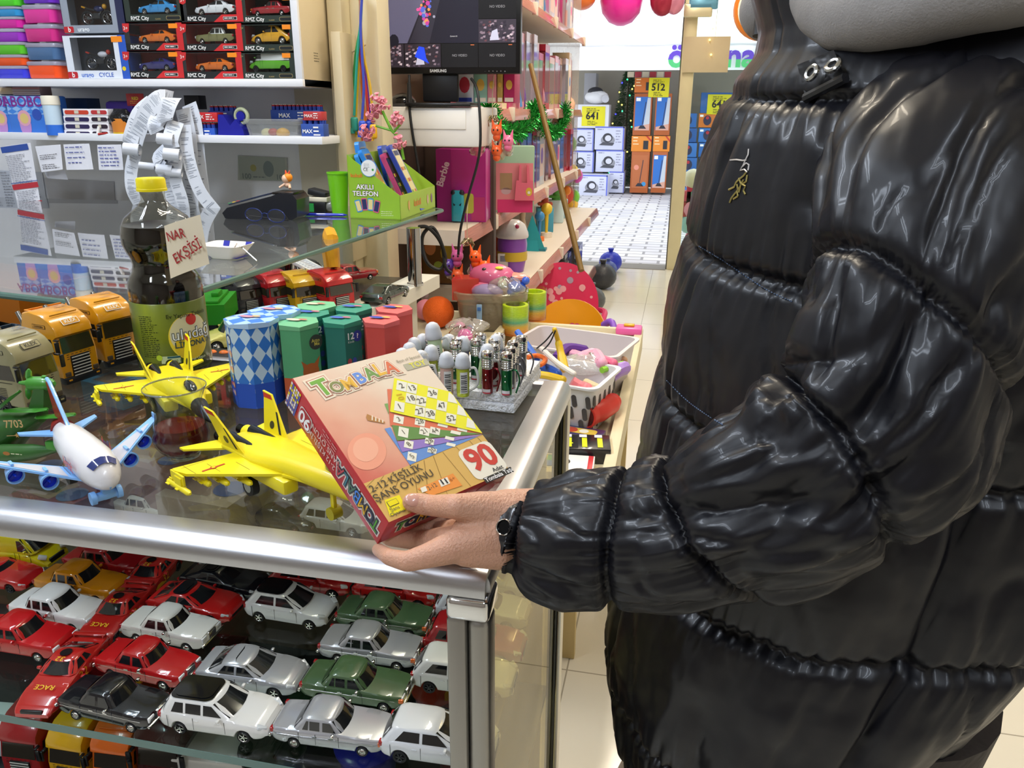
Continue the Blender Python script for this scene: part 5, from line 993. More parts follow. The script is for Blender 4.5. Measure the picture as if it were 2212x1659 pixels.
def pxbox(name, label, x0, y0, x1, y1, d, col, cat='box', group=None, y=YS, bev=.001, draw=None, part='carton', z=None):
 a = ay(x0, y1, y); c = ay(x1, y0, y); w = c.x-a.x; h = c.z-a.z; t = T(name, label, cat, (a.x, y, a.z if z is None else z), group=group); b = MB(); b.b2(0, w, 0, d, 0, h, col if not isinstance(col, str) else M(col, .4), bev)
 b.M = frame((0, -.0003, 0), (1, 0, 0), (0, 0, 1))
 if draw: draw(b, w, h)
 b.M = MX(); b.build(part, t); return t, w, h
def dfig(b, w, h):
 b.rect(w*.02, h*.55, w*.98, h*.99, M('#8fb8e8', .4), .0002)
 for i in range(4):
  for j in range(3): cx, cy = w*(.14+.24*i), h*(.62+.13*j); b.poly([(cx-w*.12, cy), (cx, cy-h*.065), (cx+w*.12, cy), (cx, cy+h*.065)], M('#3f82d8', .4), .0004)
 b.text('ABOBO', w*.45, h*.85, w*.22, M('#7a2a8a', .4), .0008, .02); b.disc(w*.42, h*.30, w*.15, M('#b98ac8', .4), .0006, 14, 1.8); b.disc(w*.42, h*.46, w*.17, M('#d9a0b4', .4), .0008, 14, 1.0); b.disc(w*.42, h*.45, w*.11, M('#d9c07a', .4), .001, 14); b.disc(w*.76, h*.55, w*.12, M('#2a4fb0', .4), .0008, 14); b.lines(w*.1, h*.06, w*.9, 1, .01, .002, WHITE, .0006)
for x0, x1, n, dy in ((-22, 39, 'at the far left', 0), (26, 93, 'second along, widest in view', 0), (78, 116, 'behind the white topped bottle', .02)): pxbox('blind_box', 'tall light blue patterned box on the wall shelf, '+n, x0, 207, x1, 295, .05, '#3a7ad8', group='blue patterned boxes on the wall shelf', y=YS+dy+(.01 if x0 < 0 else 0), draw=dfig, bev=.006)
def lathe_at(name, label, cat, px, py, y, prof, m, part='body', z=None, **k):
 p = ay(px, py, y); t = T(name, label, cat, (p.x, y, p.z if z is None else z), **k); b = MB(); b.lathe(prof, m, 24); b.build(part, t); return t
t = lathe_at('toy_bottle', 'white capped bottle with pale printed sides beside the blue boxes', 'bottle', 122, 292, YS+.0, [(.0001, 0), (.024, 0), (.024, .085), (.0235, .087)], M('#b9cfe0', .4)); b = MB(); b.lathe([(.024, .0855), (.0255, .087), (.0255, .106), (.024, .112), (.0001, .113)], M('#e9e3d2', .4), 24); b.build('cap', t); b = MB(); b.lathe([(.0243, .0), (.0243, .028), (.0241, .03)], M('#2a6ad0', .4), 24); b.disc(0, 0, .01, M('#e0c060', .4), .114); b.build('base_band', t, 'blue base')
# ink stamp boxes: two columns of four
for r, (c, n) in enumerate((('#2a2350', 'navy'), ('#2a2350', 'navy'), ('#2a2350', 'navy'), ('#c8402a', 'red'))):
 for k, (x0, x1) in enumerate(((141, 198), (199, 236))):
  y1 = 296-r*15.4; col = c if k == 0 else ('#b93438' if r == 3 else '#2c2030')
  pxbox('stamp_box', 'white stamp box with %s label, %s layer of the %s pile' % ('red' if col in ('#c8402a', '#b93438') else 'dark', ('lowest', 'second', 'third', 'topmost')[r], 'wide' if k == 0 else 'narrow'), x0-r*1.2, y1-14.6, x1-r*1.2-.6, y1, .06, '#e9e6ea', group='stamp boxes on the wall shelf', draw=lambda b, w, h: (b.rect(w*.06, h*.2, w*.94, h*.8, M(col, .4), .0004, h*.28), b.rect(w*.42, h*.3, w*.58, h*.75, M('#cfc9b6', .4), .0008)))
p = ay(266, 296, YS+.01); t = T('pen_cup', 'orange cup topped with crumpled black plastic on the wall shelf', 'cup', (p.x, YS+.015, p.z)); b = MB(); b.lathe([(.0001, 0), (.027, 0), (.030, .052), (.028, .052)], M('#d98430', .4), 24); b.lathe([(.0276, 0), (.0283, .014)], M('#d9b62a', .4), 24); b.build('cup_body', t)
b = MB(); rg = []
for i in range(9): v = i/8; rg.append([V(((.020+.020*math.sin(PI*min(1, v+.15)))*(1+.13*math.sin(5*a+i)+.08*math.sin(9*a))*math.cos(a), .030*math.sin(a)*(1+.1*math.sin(4*a+i))*math.sin(PI*(v*.8+.15)), .030+.05*v)) for a in [2*PI*j/24 for j in range(24)]])
b.loft(rg, M('#141416', .22, bump=2, bs=80)); b.build('black_bag', t, 'crumpled black plastic')
pxbox('card', 'small red card with yellow print standing above the cup', 275, 202, 309, 229, .002, '#a8262a', 'card', draw=lambda b, w, h: (b.text('RED', w*.5, h*.6, h*.25, M('#d9c02a', .4), .0004, .02), b.lines(w*.2, h*.35, w*.8, 2, h*.15, h*.08, M('#d9902a', .4), .0004)), y=YS+.05)
pxbox('purple_pouch', 'purple and pink pouch squeezed behind the black plastic', 230, 218, 285, 262, .05, '#4a2a9c', 'pouch', y=YS+.09, bev=.012); pxbox('folded_papers', 'fanned pile of folded papers on top of the blue boxes', 28, 186, 84, 207, .05, '#9c7f7a', 'papers', y=YS+.02, bev=.004, draw=lambda b, w, h: [b.rect(0, h*(.15+.2*i), w, h*(.2+.2*i), M('#c9584a' if i == 3 else '#d9d2ca', .5), .0004) for i in range(4)]); pxbox('straw_bundle', 'beige bundle at the far left of the wall shelf top', -10, 187, 26, 206, .05, '#c9b28f', 'bundle', y=YS+.02, bev=.012)
pxbox('dark_box', 'dark blue box in the shade at the back of the wall shelf', 140, 212, 186, 236, .06, '#25406a', y=YS+.14); pxbox('dark_box', 'black box in the shade behind the receipts', 400, 206, 428, 236, .04, '#15151c', y=YS+.16)
p = ay(222, 293, YS-.004); t = T('lipstick_tube', 'little white tube and red tube lying before the narrow stamp boxes', 'tube', (p.x, YS-.010, p.z+.004)); b = MB(); b.cyl((-.012, 0, .0), (-.006, .003, .022), .004, .004, WHITE, 12); b.cyl((-.006, -.004, .0), (.022, -.002, .003), .0035, .0035, M('#b03030', .3), 12); b.build('tube', t)
# batteries
def batt(label, x0, x1, y0, y1, col, n, yy=YS, cat='batteries'):
 t, w, h = pxbox('battery_box', label, x0, y0, x1, y1, .035, col, 'battery box', group='battery boxes on the wall shelf', y=yy, draw=lambda b, w, h: (b.text('MAX', w*.28, h*.5, min(h*.38, w*.15), WHITE, .0004, .02), [b.lines(w*.55, h*.72, w*.9, 3, h*.24, h*.14, WHITE, .0004)]))
 if n:
  for i in range(n):
   b = MB(); x = w*(i+.5)/n; r = min(w/n*.46, .0065)
   for y in (.010, .025): b.cyl((x, y, h), (x, y, h+.010), r, r, M('#3a55b8', .25, .5), 10); b.cyl((x, y, h+.010), (x, y, h+.014), r, r, M('#b03038', .25, .5), 10); b.cyl((x, y, h+.014), (x, y, h+.0155), r*.4, r*.4, CHROME, 8)
   b.build('battery', t)
batt('blue battery box with open row of cells, left of the tape dispenser', 417, 463, 277, 303, '#2a55b8', 5); t_ = None
batt('red battery box resting on the cells of the blue one', 416, 468, 243, 263, '#c42a2e', 0); batt('battery pack behind the red box with cell tops showing', 452, 502, 240, 262, '#2a3f96', 5, YS+.08)
batt('long battery display tray at the back behind the clear tub', 586, 690, 238, 262, '#2a4a9c', 12, YS+.10); batt('red battery box at the right end, upper', 656, 694, 241, 260, '#b8383a', 0); batt('blue battery box at the right end, lower', 652, 698, 268, 300, '#3050a0', 4)
p = ay(500, 303, YS); t = T('tape_dispenser', 'navy blue tape dispenser with a roll of tape on the wall shelf', 'tape dispenser', (p.x, YS, p.z)); nb = M('#1c1f94', .3); b = MB()
q = [(-.042, 0), (.044, 0), (.040, .030), (.018, .058), (.0, .040), (-.018, .068), (-.034, .070)]; b.M = frame((0, .045, 0), (1, 0, 0), (0, 0, 1)); b.prism(q, 0, .045, nb); b.M = MX(); b.build('base', t); b = MB(); b.M = frame((.026, .038, .066), (1, 0, 0), (0, 0, 1)); b.tube([(.019*math.cos(a), .019*math.sin(a), .014) for a in [2*PI*k/28 for k in range(28)]], .0055, M('#b9c09a', .3), 8, True); b.cyl((0, 0, .005), (0, 0, .022), .013, .013, nb, 20); b.build('tape_roll', t, 'pale tape roll')
# clear food tub with toys
p = ay(590, 306, YS-.0); t = T('food_tub', 'clear lidded plastic tub with odds and ends on the wall shelf', 'tub', (p.x, YS+.035, p.z+.001)); b = MB(); CLR = GL('#eef0f0', 1.2, .08, .22, '#d9dcdc')
rr = lambda w, d, z: [V((x, y, z)) for x, y in rrect(-w, -d, w, d, .018, 5)]
b.loft([rr(.070, .034, 0), rr(.075, .037, .004), rr(.084, .042, .045), rr(.088, .045, .047), rr(.089, .046, .058), rr(.086, .044, .060)], CLR); b.build('tub_body', t)
for pos, s_, c, nm in (((-.035, 0, .022), .014, '#d9cf9a', 'ball'), ((-.01, -.01, .024), .012, '#b8402a', 'ball'), ((.02, -.01, .022), .016, '#e0a81c', 'toy_car_shell'), ((.0, .01, .010), .010, '#4a7fc0', 'block')): b = MB(); b.sph(pos, s_, M(c, .4), 14, (1.3, .9, .9)); b.build(nm, t)
# papers hanging from the shelf and on the wall
PW = M('#dfe0e8', .7)
def note(label, px, Y, mat=PW, draw=None, cat='paper note', curl=.003, group=None):
 c = [ay(x, y, Y) for x, y in px]; o = sum(c, V())/4; xd = (c[1]-c[0]+c[2]-c[3]); yd = c[0]-c[3]; F_ = frame(o, xd, yd); iv = F_.inverted(); q = [iv @ p for p in c]; t = T('paper_note', label, cat, matrix=F_, group=group)
 b = MB(); n = 6; vs = []
 for i in range(n+1):
  for j in range(n+1):
   u, v = i/n, j/n; p = (q[3]*(1-u)+q[2]*u)*(1-v)+(q[0]*(1-u)+q[1]*u)*v; p.z = curl*math.sin(PI*u)*(1-v)+.0004; vs.append(p)
 b.add(vs, [(i*(n+1)+j, (i+1)*(n+1)+j, (i+1)*(n+1)+j+1, i*(n+1)+j+1) for i in range(n) for j in range(n)], mat)
 w = (q[1]-q[0]).length; h = (q[0]-q[3]).length
 if draw: draw(b, w, h)
 b.build('sheet', t); return t
LB = M('#5a62a0', .7, var=0); GY = M('#9295a0', .7, var=0)
note('long curling price slip with blue head and red bands hanging at the far left', [(8, 316), (66, 308), (90, 452), (42, 458)], YC-.006, draw=lambda b, w, h: (b.rect(-w*.5, h*.40, w*.5, h*.49, M('#2f4f9e', .6), .002), b.lines(-w*.42, h*.34, w*.42, 17, h*.026, h*.014, GY, .0032, 5), b.rect(-w*.48, -h*.16, w*.48, -h*.08, M('#b5303c', .6), .0036), b.lines(-w*.4, -h*.2, w*.42, 8, h*.026, h*.014, GY, .004, 6), b.rect(-w*.45, -h*.42, w*.45, -h*.36, M('#b5303c', .6), .0042), b.rect(-w*.5, -h*.065, w*.5, -h*.055, M('#2f4f9e', .6), .0036)))
note('white note hanging second from the left under the shelf', [(76, 316), (131, 312), (136, 366), (90, 372)], YC-.006, draw=lambda b, w, h: (b.lines(-w*.35, h*.12, w*.35, 3, h*.07, h*.03, INK, .004, 2), b.lines(-w*.35, -h*.25, w*.35, 3, h*.07, h*.03, INK, .004, 3)))
note('white handwritten note hanging in the middle under the shelf', [(137, 312), (193, 310), (202, 366), (144, 367)], YC-.006, draw=lambda b, w, h: b.lines(-w*.4, h*.36, w*.42, 4, h*.2, h*.06, LB, .004, 9))
note('white handwritten note nearest the receipts under the shelf', [(210, 313), (262, 312), (267, 367), (214, 367)], YC-.006, draw=lambda b, w, h: b.lines(-w*.4, h*.36, w*.42, 6, h*.14, h*.06, LB, .004, 11))
note('large pale printed price list on the wall at the far left', [(-40, 366), (91, 372), (118, 545), (-40, 552)], 2.396, M('#c3c8d2', .6), draw=lambda b, w, h: [b.lines(-w*.30+w*.22*k, h*.44, -w*.14+w*.22*k, 27, h*.03, h*.012, GY, .0034, 20+k) for k in range(4)])
note('plain grey sheet on the wall behind the bottle', [(96, 384), (246, 392), (250, 470), (120, 500)], 2.397, M('#b9b9bd', .7)); note('blank corner slip below the second note', [(96, 372), (140, 368), (147, 388), (103, 385)], YC+.02, M('#c9cbd4', .6))
note('grey green banknote with a large 100 taped to the wall', [(514, 336), (620, 341), (620, 391), (514, 389)], 2.396, M('#b9beb4', .6), cat='banknote', curl=0, draw=lambda b, w, h: (b.rect(-w*.48, -h*.46, w*.48, h*.46, M('#a9b0a6', .6), .001), b.text('100', -w*.34, -h*.33, h*.22, M('#727d7c', .6), .0014, .01), b.text('100', w*.37, -h*.33, h*.22, M('#727d7c', .6), .0014, .01), b.disc(w*.13, 0, h*.24, M('#7f8b8a', .6), .0014, 16, 1.35), b.disc(-w*.18, h*.02, h*.14, M('#a8a46a', .6), .0014), b.lines(-w*.2, -h*.36, w*.2, 1, .01, h*.05, M('#727d7c', .6), .0014)))
# receipt bundle hung on a nail
t = T('receipt_bundle', 'thick bundle of long curled till receipts hanging from the shelf', 'receipts', tuple(ay(372, 222, YC-.03))); o = V(t.location); PR = M('#d6dae2', .65, var=.03)
def ribbon(pts, w, name='receipt', y0=YC-.03, seed=0, tw=0.):
 P = catmull([ay(x, y, y0+dy) for x, y, dy in pts], 5); b = MB(); vs = []; n = len(P); q = random.Random(seed)
 ax_ = V((1, 0, 0)); 
 for i, p in enumerate(P):
  d = (P[min(i+1, n-1)]-P[max(i-1, 0)]).normalized(); s = V((0, 1, 0)).cross(d); s = s if s.length > .2 else V((1, 0, 0)); s.normalize(); s = (s*math.cos(tw)+V((0, 1, 0))*math.sin(tw)*(1 if d.z < 0 else 1)); s = -s if s.x < 0 else s; k = w/2
  vs += [p-o-s*k, p-o+s*k, p-o+s*k+V((0, .0006, 0)), p-o-s*k+V((0, .0006, 0))]
 b.add(vs, [(4*i+a, 4*(i+1)+a, 4*(i+1)+(a+1) % 4, 4*i+(a+1) % 4) for i in range(n-1) for a in range(4)], PR)
 pr = M('#9096a2', .7, var=0)
 for i in range(1, n-2):
  for f in (.2, .5, .8):
   if q.random() < .45: continue
   a, c = vs[4*i], vs[4*i+1]; a2, c2 = vs[4*i+4], vs[4*i+5]; L0, L1 = q.uniform(.1, .25), q.uniform(.5, .9); e = V((0, -.0007, 0)); g = .12
   P0 = lerp(lerp(a, a2, f), lerp(c, c2, f), L0)+e; P1 = lerp(lerp(a, a2, f), lerp(c, c2, f), L1)+e; P2 = lerp(lerp(a, a2, f+g), lerp(c, c2, f+g), L1)+e; P3 = lerp(lerp(a, a2, f+g), lerp(c, c2, f+g), L0)+e; b.add([P0, P1, P2, P3], [(0, 1, 2, 3)], pr, False)
 b.build(name, t)
RW = .052
for i, pts in enumerate([
 [(372, 216, .03), (345, 214, .0), (318, 240, -.01), (300, 280, -.01), (292, 306, -.005)], [(330, 222, .02), (300, 250, .0), (282, 300, -.01), (280, 318, .0)],
 [(292, 330, .0), (283, 370, -.005), (285, 410, -.01), (300, 440, 0)], [(385, 212, .02), (368, 216, -.02), (356, 250, -.03), (358, 262, -.03)],
 [(350, 245, .0), (335, 270, -.02), (340, 285, -.02)], [(380, 262, -.01), (368, 300, -.03), (372, 320, -.03)], [(365, 325, -.01), (345, 345, -.03), (356, 356, -.03)],
 [(385, 320, -.0), (378, 380, -.02), (392, 430, -.02), (398, 460, -.01)], [(398, 270, .0), (405, 330, -.01), (418, 380, -.015), (436, 420, -.015), (466, 458, -.01)],
 [(395, 235, .03), (408, 300, .02), (412, 380, .02), (412, 460, .02)], [(408, 225, .05), (420, 270, .04), (428, 350, .04), (440, 440, .03)], [(350, 350, .0), (360, 390, -.01), (372, 430, -.01), (385, 458, 0)]]): ribbon(pts, RW*(.8 if i in (2, 7, 8) else .95), seed=i, tw=0)
for i, (x, y, r, dy) in enumerate(((285, 322, 26, -.02), (358, 300, 24, -.035), (372, 333, 26, -.04), (318, 358, 15, -.03), (356, 366, 22, -.035), (376, 372, 18, -.03))):
 p = ay(x, y, YC-.03+dy)-o; d = (ay(x, y, YC-.03+dy)-CC).dot(CF); rr_ = r*d/FPX*.55; b = MB(); vs = []; fs = []
 N_ = 34; ax2 = V((.9, .25, -.1)).normalized(); u = ax2.cross(V((0, 0, 1))).normalized(); w_ = ax2.cross(u)
 for k in range(N_): a = k*.42; q_ = rr_*(1-.5*k/N_); c = p+(u*math.cos(a)+w_*math.sin(a))*q_; vs += [c-ax2*RW*.42, c+ax2*RW*.42]
 fs = [(2*k, 2*k+2, 2*k+3, 2*k+1) for k in range(N_-1)]; b.add(vs, fs, PR); b.build('curled_end', t)
TP = TZ+.0006
def tp(x, y, dz=0): return az(x, y, TP+dz)
p0, p1 = tp(505, 452), tp(650, 478); t = T('card_terminal', 'black card payment terminal lying on the glass shelf', 'card terminal', (tp(585, 470).x, tp(585, 470).y, TP), R(4)); BK = M('#14171f', .3, coat=.4); b = MB()
b.M = frame((0, .045, 0), (1, 0, 0), (0, 0, 1)); b.prism([(-.115, .014), (-.108, .0), (.0, .0), (.075, .0), (.09, .008), (.093, .052), (.082, .066), (.045, .068), (.025, .060), (-.10, .028)], 0, .085, BK); b.M = MX(); b.build('terminal_body', t, ang=25)
b = MB(); b.box((-.038, .0, .051), (.12, .075, .004), M('#1f2a44', .15, coat=1), .001, rot=(0, R(-14.5), 0)); b.build('screen', t); b = MB(); b.box((.055, 0, .067), (.06, .07, .006), M('#1a1512', .25), .002); b.build('paper_cover', t)
b = MB(); [b.box((-.10+.012*i, -.02, .037+.003*i), (.008, .010, .003), M(c, .4), .001) for i, c in enumerate(('#3a8a4a', '#d9b82a', '#b8382a'))]; b.build('keys', t)
p = tp(622, 470); t = T('toy_figure', 'tiny toy figurine with orange hair sitting on the card terminal', 'figurine', (p.x-.0, p.y+.012, TP+.0745)); SKN = M('#e0b89c', .5)
b = MB(); b.sph((0, 0, .009), .009, SKN, 14, (1.1, .8, .8)); b.tube([(-.004, -.006, .012), (-.016, -.014, .003)], .003, SKN, 8); b.tube([(.008, -.004, .008), (.013, -.012, .001)], .0035, SKN, 8); b.build('body', t); b = MB(); b.sph((-.002, 0, .025), .0115, SKN, 18); b.build('head', t); b = MB(); b.sph((.003, .002, .028), .0118, M('#e88a1c', .45), 18); b.cyl((.0, 0, .036), (-.002, 0, .047), .004, .0012, M('#d8502a', .4), 10); b.cyl((.006, 0, .036), (.010, 0, .046), .004, .0012, M('#d8502a', .4), 10); b.build('hair', t, 'orange hair')
t = T('eyeglasses', 'folded eyeglasses with thin dark blue frame before the terminal', 'eyeglasses', (tp(580, 480).x, tp(580, 480).y-.015, TP), R(-8)); GF = M('#27356e', .25, .3)
for sx_ in (-1, 1): b = MB(); e_ = [(sx_*.034+.026*math.cos(a), 0, .019+.016*math.sin(a)) for a in [2*PI*k/24 for k in range(24)]]; b.tube(e_, .0013, GF, 6, True); b.poly(e_, GL('#e6ecf4', 1.6)); b.build('lens', t)
b = MB(); b.tube([(-.010, 0, .022), (0, 0, .025), (.010, 0, .022)], .0012, GF, 6); b.tube([(-.060, 0, .022), (-.058, .012, .014), (.055, .020, .006)], .0015, INK, 6); b.tube([(.060, 0, .022), (.062, .010, .010), (-.045, .016, .004)], .0015, INK, 6); b.build('temples', t)
t = T('ballpoint_pen', 'blue ballpoint pen lying on the glass shelf', 'pen', (tp(701, 467).x, tp(701, 467).y, TP+.0042), R(8)); b = MB(); b.cyl((-.055, 0, 0), (.052, 0, 0), .004, .004, M('#1e2fc0', .2, coat=1), 12); b.cyl((.052, 0, 0), (.062, 0, 0), .0038, .001, M('#1e2fc0', .2), 12); b.build('barrel', t)
p = tp(735, 462); t = T('plastic_cup', 'bright green plastic cup on the glass shelf', 'cup', (p.x, p.y+.0, TP)); k = .001; b = MB(); b.lathe([(.0001, 0), (.021, 0), (.0285, .108), (.030, .108), (.030, .112), (.0275, .112), (.020, .003), (.0001, .003)], M('#74c41c', .35), 28); b.build('cup_body', t)
t = T('card_pack', 'green ended pack of cards and black wallet behind the terminal', 'card pack', (tp(672, 462).x, tp(672, 462).y+.02, TP)); b = MB(); b.b2(-.03, .035, 0, .05, 0, .030, M('#1c1d1f', .4), .002); b.b2(-.028, .0, -.0006, .0, .003, .026, M('#2f9a4a', .4)); b.b2(-.025, .038, .005, .05, .030, .042, M('#d9d2be', .5), .002); b.build('pack', t)
b = MB(); b.box((.005, .03, .052), (.055, .04, .018), M('#1b1c20', .5), .005, rot=(0, R(12), 0)); b.build('wallet', t, 'black wallet')
t = T('clear_cup', 'clear plastic cup lying tipped beside the green cup', 'cup', (tp(715, 462).x, tp(715, 462).y+.03, TP+.016), R(20)); b = MB(); b.cyl((-.03, 0, 0), (.03, 0, .006), .012, .018, GL('#eef3f2', 1.6, .05, .2), 20, False); b.build('cup_body', t)
# dish with blue stripes and spoon
p = tp(480, 563); t = T('paper_dish', 'square white dish with blue stripes and a spoon by the bottle', 'dish', (p.x-.01, p.y+.035, TP), R(-4)); b = MB(); rr = lambda w, z: [V((x, y, z)) for x, y in rrect(-w, -w*.8, w, w*.8, .012, 5)]
b.loft([rr(.026, 0), rr(.045, .026), rr(.0435, .026), rr(.025, .002)], M('#e6e0da', .4)); b.M = frame((0, .034, .022), (1, 0, 0), (0, -.4, 1)); b.M = MX()
for x in (-.028, .022): vs = [(x, -.0205-.0155*0, .0), (x+.014, -.0205, .0)]; b.add([(x, .0285, .0165), (x+.014, .0285, .0165), (x+.014, .034, .0265), (x, .034, .0265)], [(0, 1, 2, 3)], M('#2a2f9c', .4), False); b.add([(x, -.020, .002), (x+.014, -.020, .002), (x+.014, .0195, .002), (x, .0195, .002)], [(0, 1, 2, 3)], M('#2a2f9c', .4), False)
b.build('dish_body', t); b = MB(); b.tube([(.012, .0, .012), (.03, -.006, .030), (.085, -.03, .003)], .0014, M('#b9b6b0', .2, 1.), 6); b.sph((.006, 0, .010), .008, M('#b9b6b0', .2, 1.), 12, (1.3, .9, .4)); b.build('spoon', t)
# phone display carton
a, c, e = tp(757, 471), tp(866, 475), tp(959, 448); F_ = frame(a, c-a, e-c); iv = F_.inverted(); w = (c-a).length; d = (iv @ e).y
t = T('phone_display_box', 'lime green counter display carton full of toy phones', 'display box', matrix=F_); LG = M('#8ab52a', .4); LG2 = M('#a3c23a', .4)
q = iv @ c; wx = q.x; hb = (ay(745, 334, (F_ @ V((0, 0, 0))).y).z-TP); hf = (ay(864, 423, c.y).z-TP); th = .0012
b = MB()
def pan(P, m, tt=(0, 0, 1)): n = (P[1]-P[0]).cross(P[-1]-P[0]).normalized()*th; k = len(P); b.add(P+[v-n for v in P], [tuple(range(k)), tuple(range(2*k-1, k-1, -1))]+[(i, (i+1) % k, k+(i+1) % k, k+i) for i in range(k)], m, False)
pan([V((0, 0, 0)), V((wx, 0, 0)), V((wx, 0, hf)), V((wx*.5, 0, (hf+hb)/2)), V((0, 0, hb))], LG)
pan([V((wx, 0, 0)), V((wx, d, 0)), V((wx, d, hf)), V((wx, 0, hf))], LG2)
pan([V((wx, d, 0)), V((0, d, 0)), V((0, d, hb)), V((wx, d, hf))], LG2); pan([V((0, d, 0)), V((0, 0, 0)), V((0, 0, hb)), V((0, d, hb))], LG2); pan([V((0, 0, .001)), V((0, d, .001)), V((wx, d, .001)), V((wx, 0, .001))], LG)
b.M = frame((0, -.0004, 0), (1, 0, 0), (0, 0, 1)); cz = M('#3a2a24', .4)
for s_, yy in (('AKILLI', hb*.50), ('TELEFON', hb*.395)): b.text(s_, wx*.33, yy, .0125, cz, .0004, .07); b.text(s_, wx*.33, yy, .0125, WHITE, .0008, .02)
for i in range(4): b.M = frame((0, -.0004, 0), (1, 0, 0), (0, 0, 1)) @ TR(wx*(.18+.12*i), hb*(.20+.03*(i in (1, 2))), 0, rz=R(14-9*i)); b.rect(-.008, -.016, .008, .016, M('#2f8ad0' if i % 2 == 0 else '#d05a7a', .4), .0004+.0002*i, .003); b.rect(-.006, -.013, .006, .013, M('#d9c98a' if i % 2 == 0 else '#25305e', .4), .0008+.0002*i)
b.M = frame((0, -.0004, 0), (1, 0, 0), (0, 0, 1)); b.lines(wx*.62, hb*.12, wx*.97, 3, .005, .0018, M('#dfe8c0', .5), .0006); b.text('kukuli', wx*.17, hb*.68, .010, M('#e07a2a', .4), .0006, .02)
b.disc(wx*.42, hb*.80-.0, .022, M('#5a9ad8', .4), .0012, 28); b.disc(wx*.42, hb*.80, .0205, M('#e4e6e6', .4), .0015, 28); b.text('CE', wx*.36, hb*.775, .008, INK, .0018); b.disc(wx*.50, hb*.775, .003, M('#3a9a3a', .4), .0018, 10); b.lines(wx*.33, hb*.86, wx*.5, 3, .004, .0014, GY, .0018)
b.M = frame((wx+.0004, 0, 0), (0, 1, 0), (0, 0, 1)); b.text('kukuli', d*.46, hf*.5, .018, M('#d9882a', .4), .0004, .03); b.disc(d*.22, hf*.5, .007, M('#d9a860', .4), .0006, 14, 1.9); b.disc(d*.76, hf*.5, .007, M('#d9b4a0', .4), .0006, 14, 1.9); b.disc(d*.88, hf*.5, .007, M('#8a6a8a', .4), .0006, 14, 1.9); b.M = MX(); b.build('carton', t)
def phone(i, u, v, z, ln, tilt, col, face, lab):
 p = F_ @ V((u, v, 0)); tt = T('toy_phone', lab, 'toy phone', matrix=MX.Translation((p.x, p.y, TP+z)) @ (F_.to_3x3().to_4x4()) @ Euler((0, R(tilt), R(4))).to_matrix().to_4x4(), group='toy phones in the display carton')
 b = MB(); b.M = frame((0, 0, 0), (0, 1, 0), (0, 0, 1)); b.prism(rrect(-.030, 0, .030, ln, .010, 5), -.006, .006, M(col, .3)); b.build('phone_body', tt)
 b = MB(); b.M = frame((.0062, 0, 0), (0, 1, 0), (0, 0, 1)); b.rect(-.024, .010, .024, ln-.014, M(face, .3), .0002, .004)
 for r_ in range(4):
  for c_ in range(3): b.rect(-.020+.014*c_, .018+(ln-.06)/4*r_, -.010+.014*c_, .018+(ln-.06)/4*r_+.010, M(('#d98a3a', '#6a9a4a', '#d9c24a', '#b8504a')[(r_+c_+i) % 4], .4), .0006, .002)
 b.rect(-.020, ln-.032, .020, ln-.018, M('#27305e', .3), .0006); b.build('screen', tt)
phone(0, wx*.10, d*.35, .004, hb*1.16, -6, '#2f86d8', '#8fa0a8', 'blue toy phone at the back left corner of the carton')
phone(1, wx*.42, d*.22, .004, hb*1.02, -18, '#2f86d8', '#a8946a', 'blue toy phone low in the carton behind the round tag'); phone(2, wx*.72, d*.24, .004, hb*1.16, -27, '#2a80d8', '#a88a4a', 'blue toy phone leaning in the middle of the carton'); phone(3, wx*.80, d*.52, .004, hb*1.04, -24, '#c04a7a', '#3a2a3e', 'pink edged dark toy phone between the two big blue ones'); phone(4, wx*.97, d*.62, .004, hb*1.20, -26, '#3a4fb0', '#d9cfa0', 'deep blue toy phone with cream picture keys at the front'); phone(5, wx*.30, d*.75, .004, hb*1.08, -10, '#2f4fb8', '#7a8aa8', 'dark blue toy phone at the back right of the carton')
# pink blossom stalk
SX = lambda x, y, dy=0: ay(x, y, c.y+.10+dy)
p = SX(868, 330); t = T('blossom_stalk', 'pink plastic blossom sprig with green stem standing behind the phones', 'artificial flower', tuple(p)); o = V(t.location); GS = M('#6aa82a', .4); PK = M('#e08a98', .45)
b = MB(); b.tube([SX(872, 345)-o, SX(864, 300)-o, SX(846, 282)-o, SX(826, 240)-o], .004, GS, 8); b.tube([SX(846, 282)-o, SX(812, 272)-o], .003, GS, 8); b.tube([SX(850, 286)-o, SX(868, 265)-o], .003, GS, 8); b.build('stem', t)
for k, (x, y, r, n) in enumerate(((820, 224, 22, 26), (804, 250, 14, 12), (794, 286, 17, 20), (858, 258, 15, 15), (862, 306, 17, 18))):
 c0 = SX(x, y)-o; s_ = r*(SX(x, y)-CC).dot(CF)/FPX; q = random.Random(k); b = MB()
 for i in range(n):
  u = V((q.gauss(0, 1), q.gauss(0, .8)-.4, q.gauss(0, 1))).normalized(); e_ = c0+u*s_*q.uniform(.6, 1); b.tube([c0+u*s_*.15, e_], [.0012, .0018], PK, 6); Fm = frame(e_, u.orthogonal(), u.cross(u.orthogonal())); b.M = Fm; b.lathe([(.0015, -.003), (.0055, .0015), (.0072, .0015), (.006, .0035), (.002, .0007), (.0001, .0007)], PK, 8); b.M = MX()
 b.build('blossom', t)
YM = 2.62
a, c = ay(790, 160, YM), ay(1122, 166, YM); w = (c-a).x; t = T('monitor', 'black flat monitor showing a grid of camera views', 'monitor', ((a.x+c.x)/2, YM, a.z), R(2)); hm = .30; bz = M('#121215', .3)
b = MB(); b.box((0, .02, hm/2), (w, .035, hm), bz, .004); b.build('housing', t)
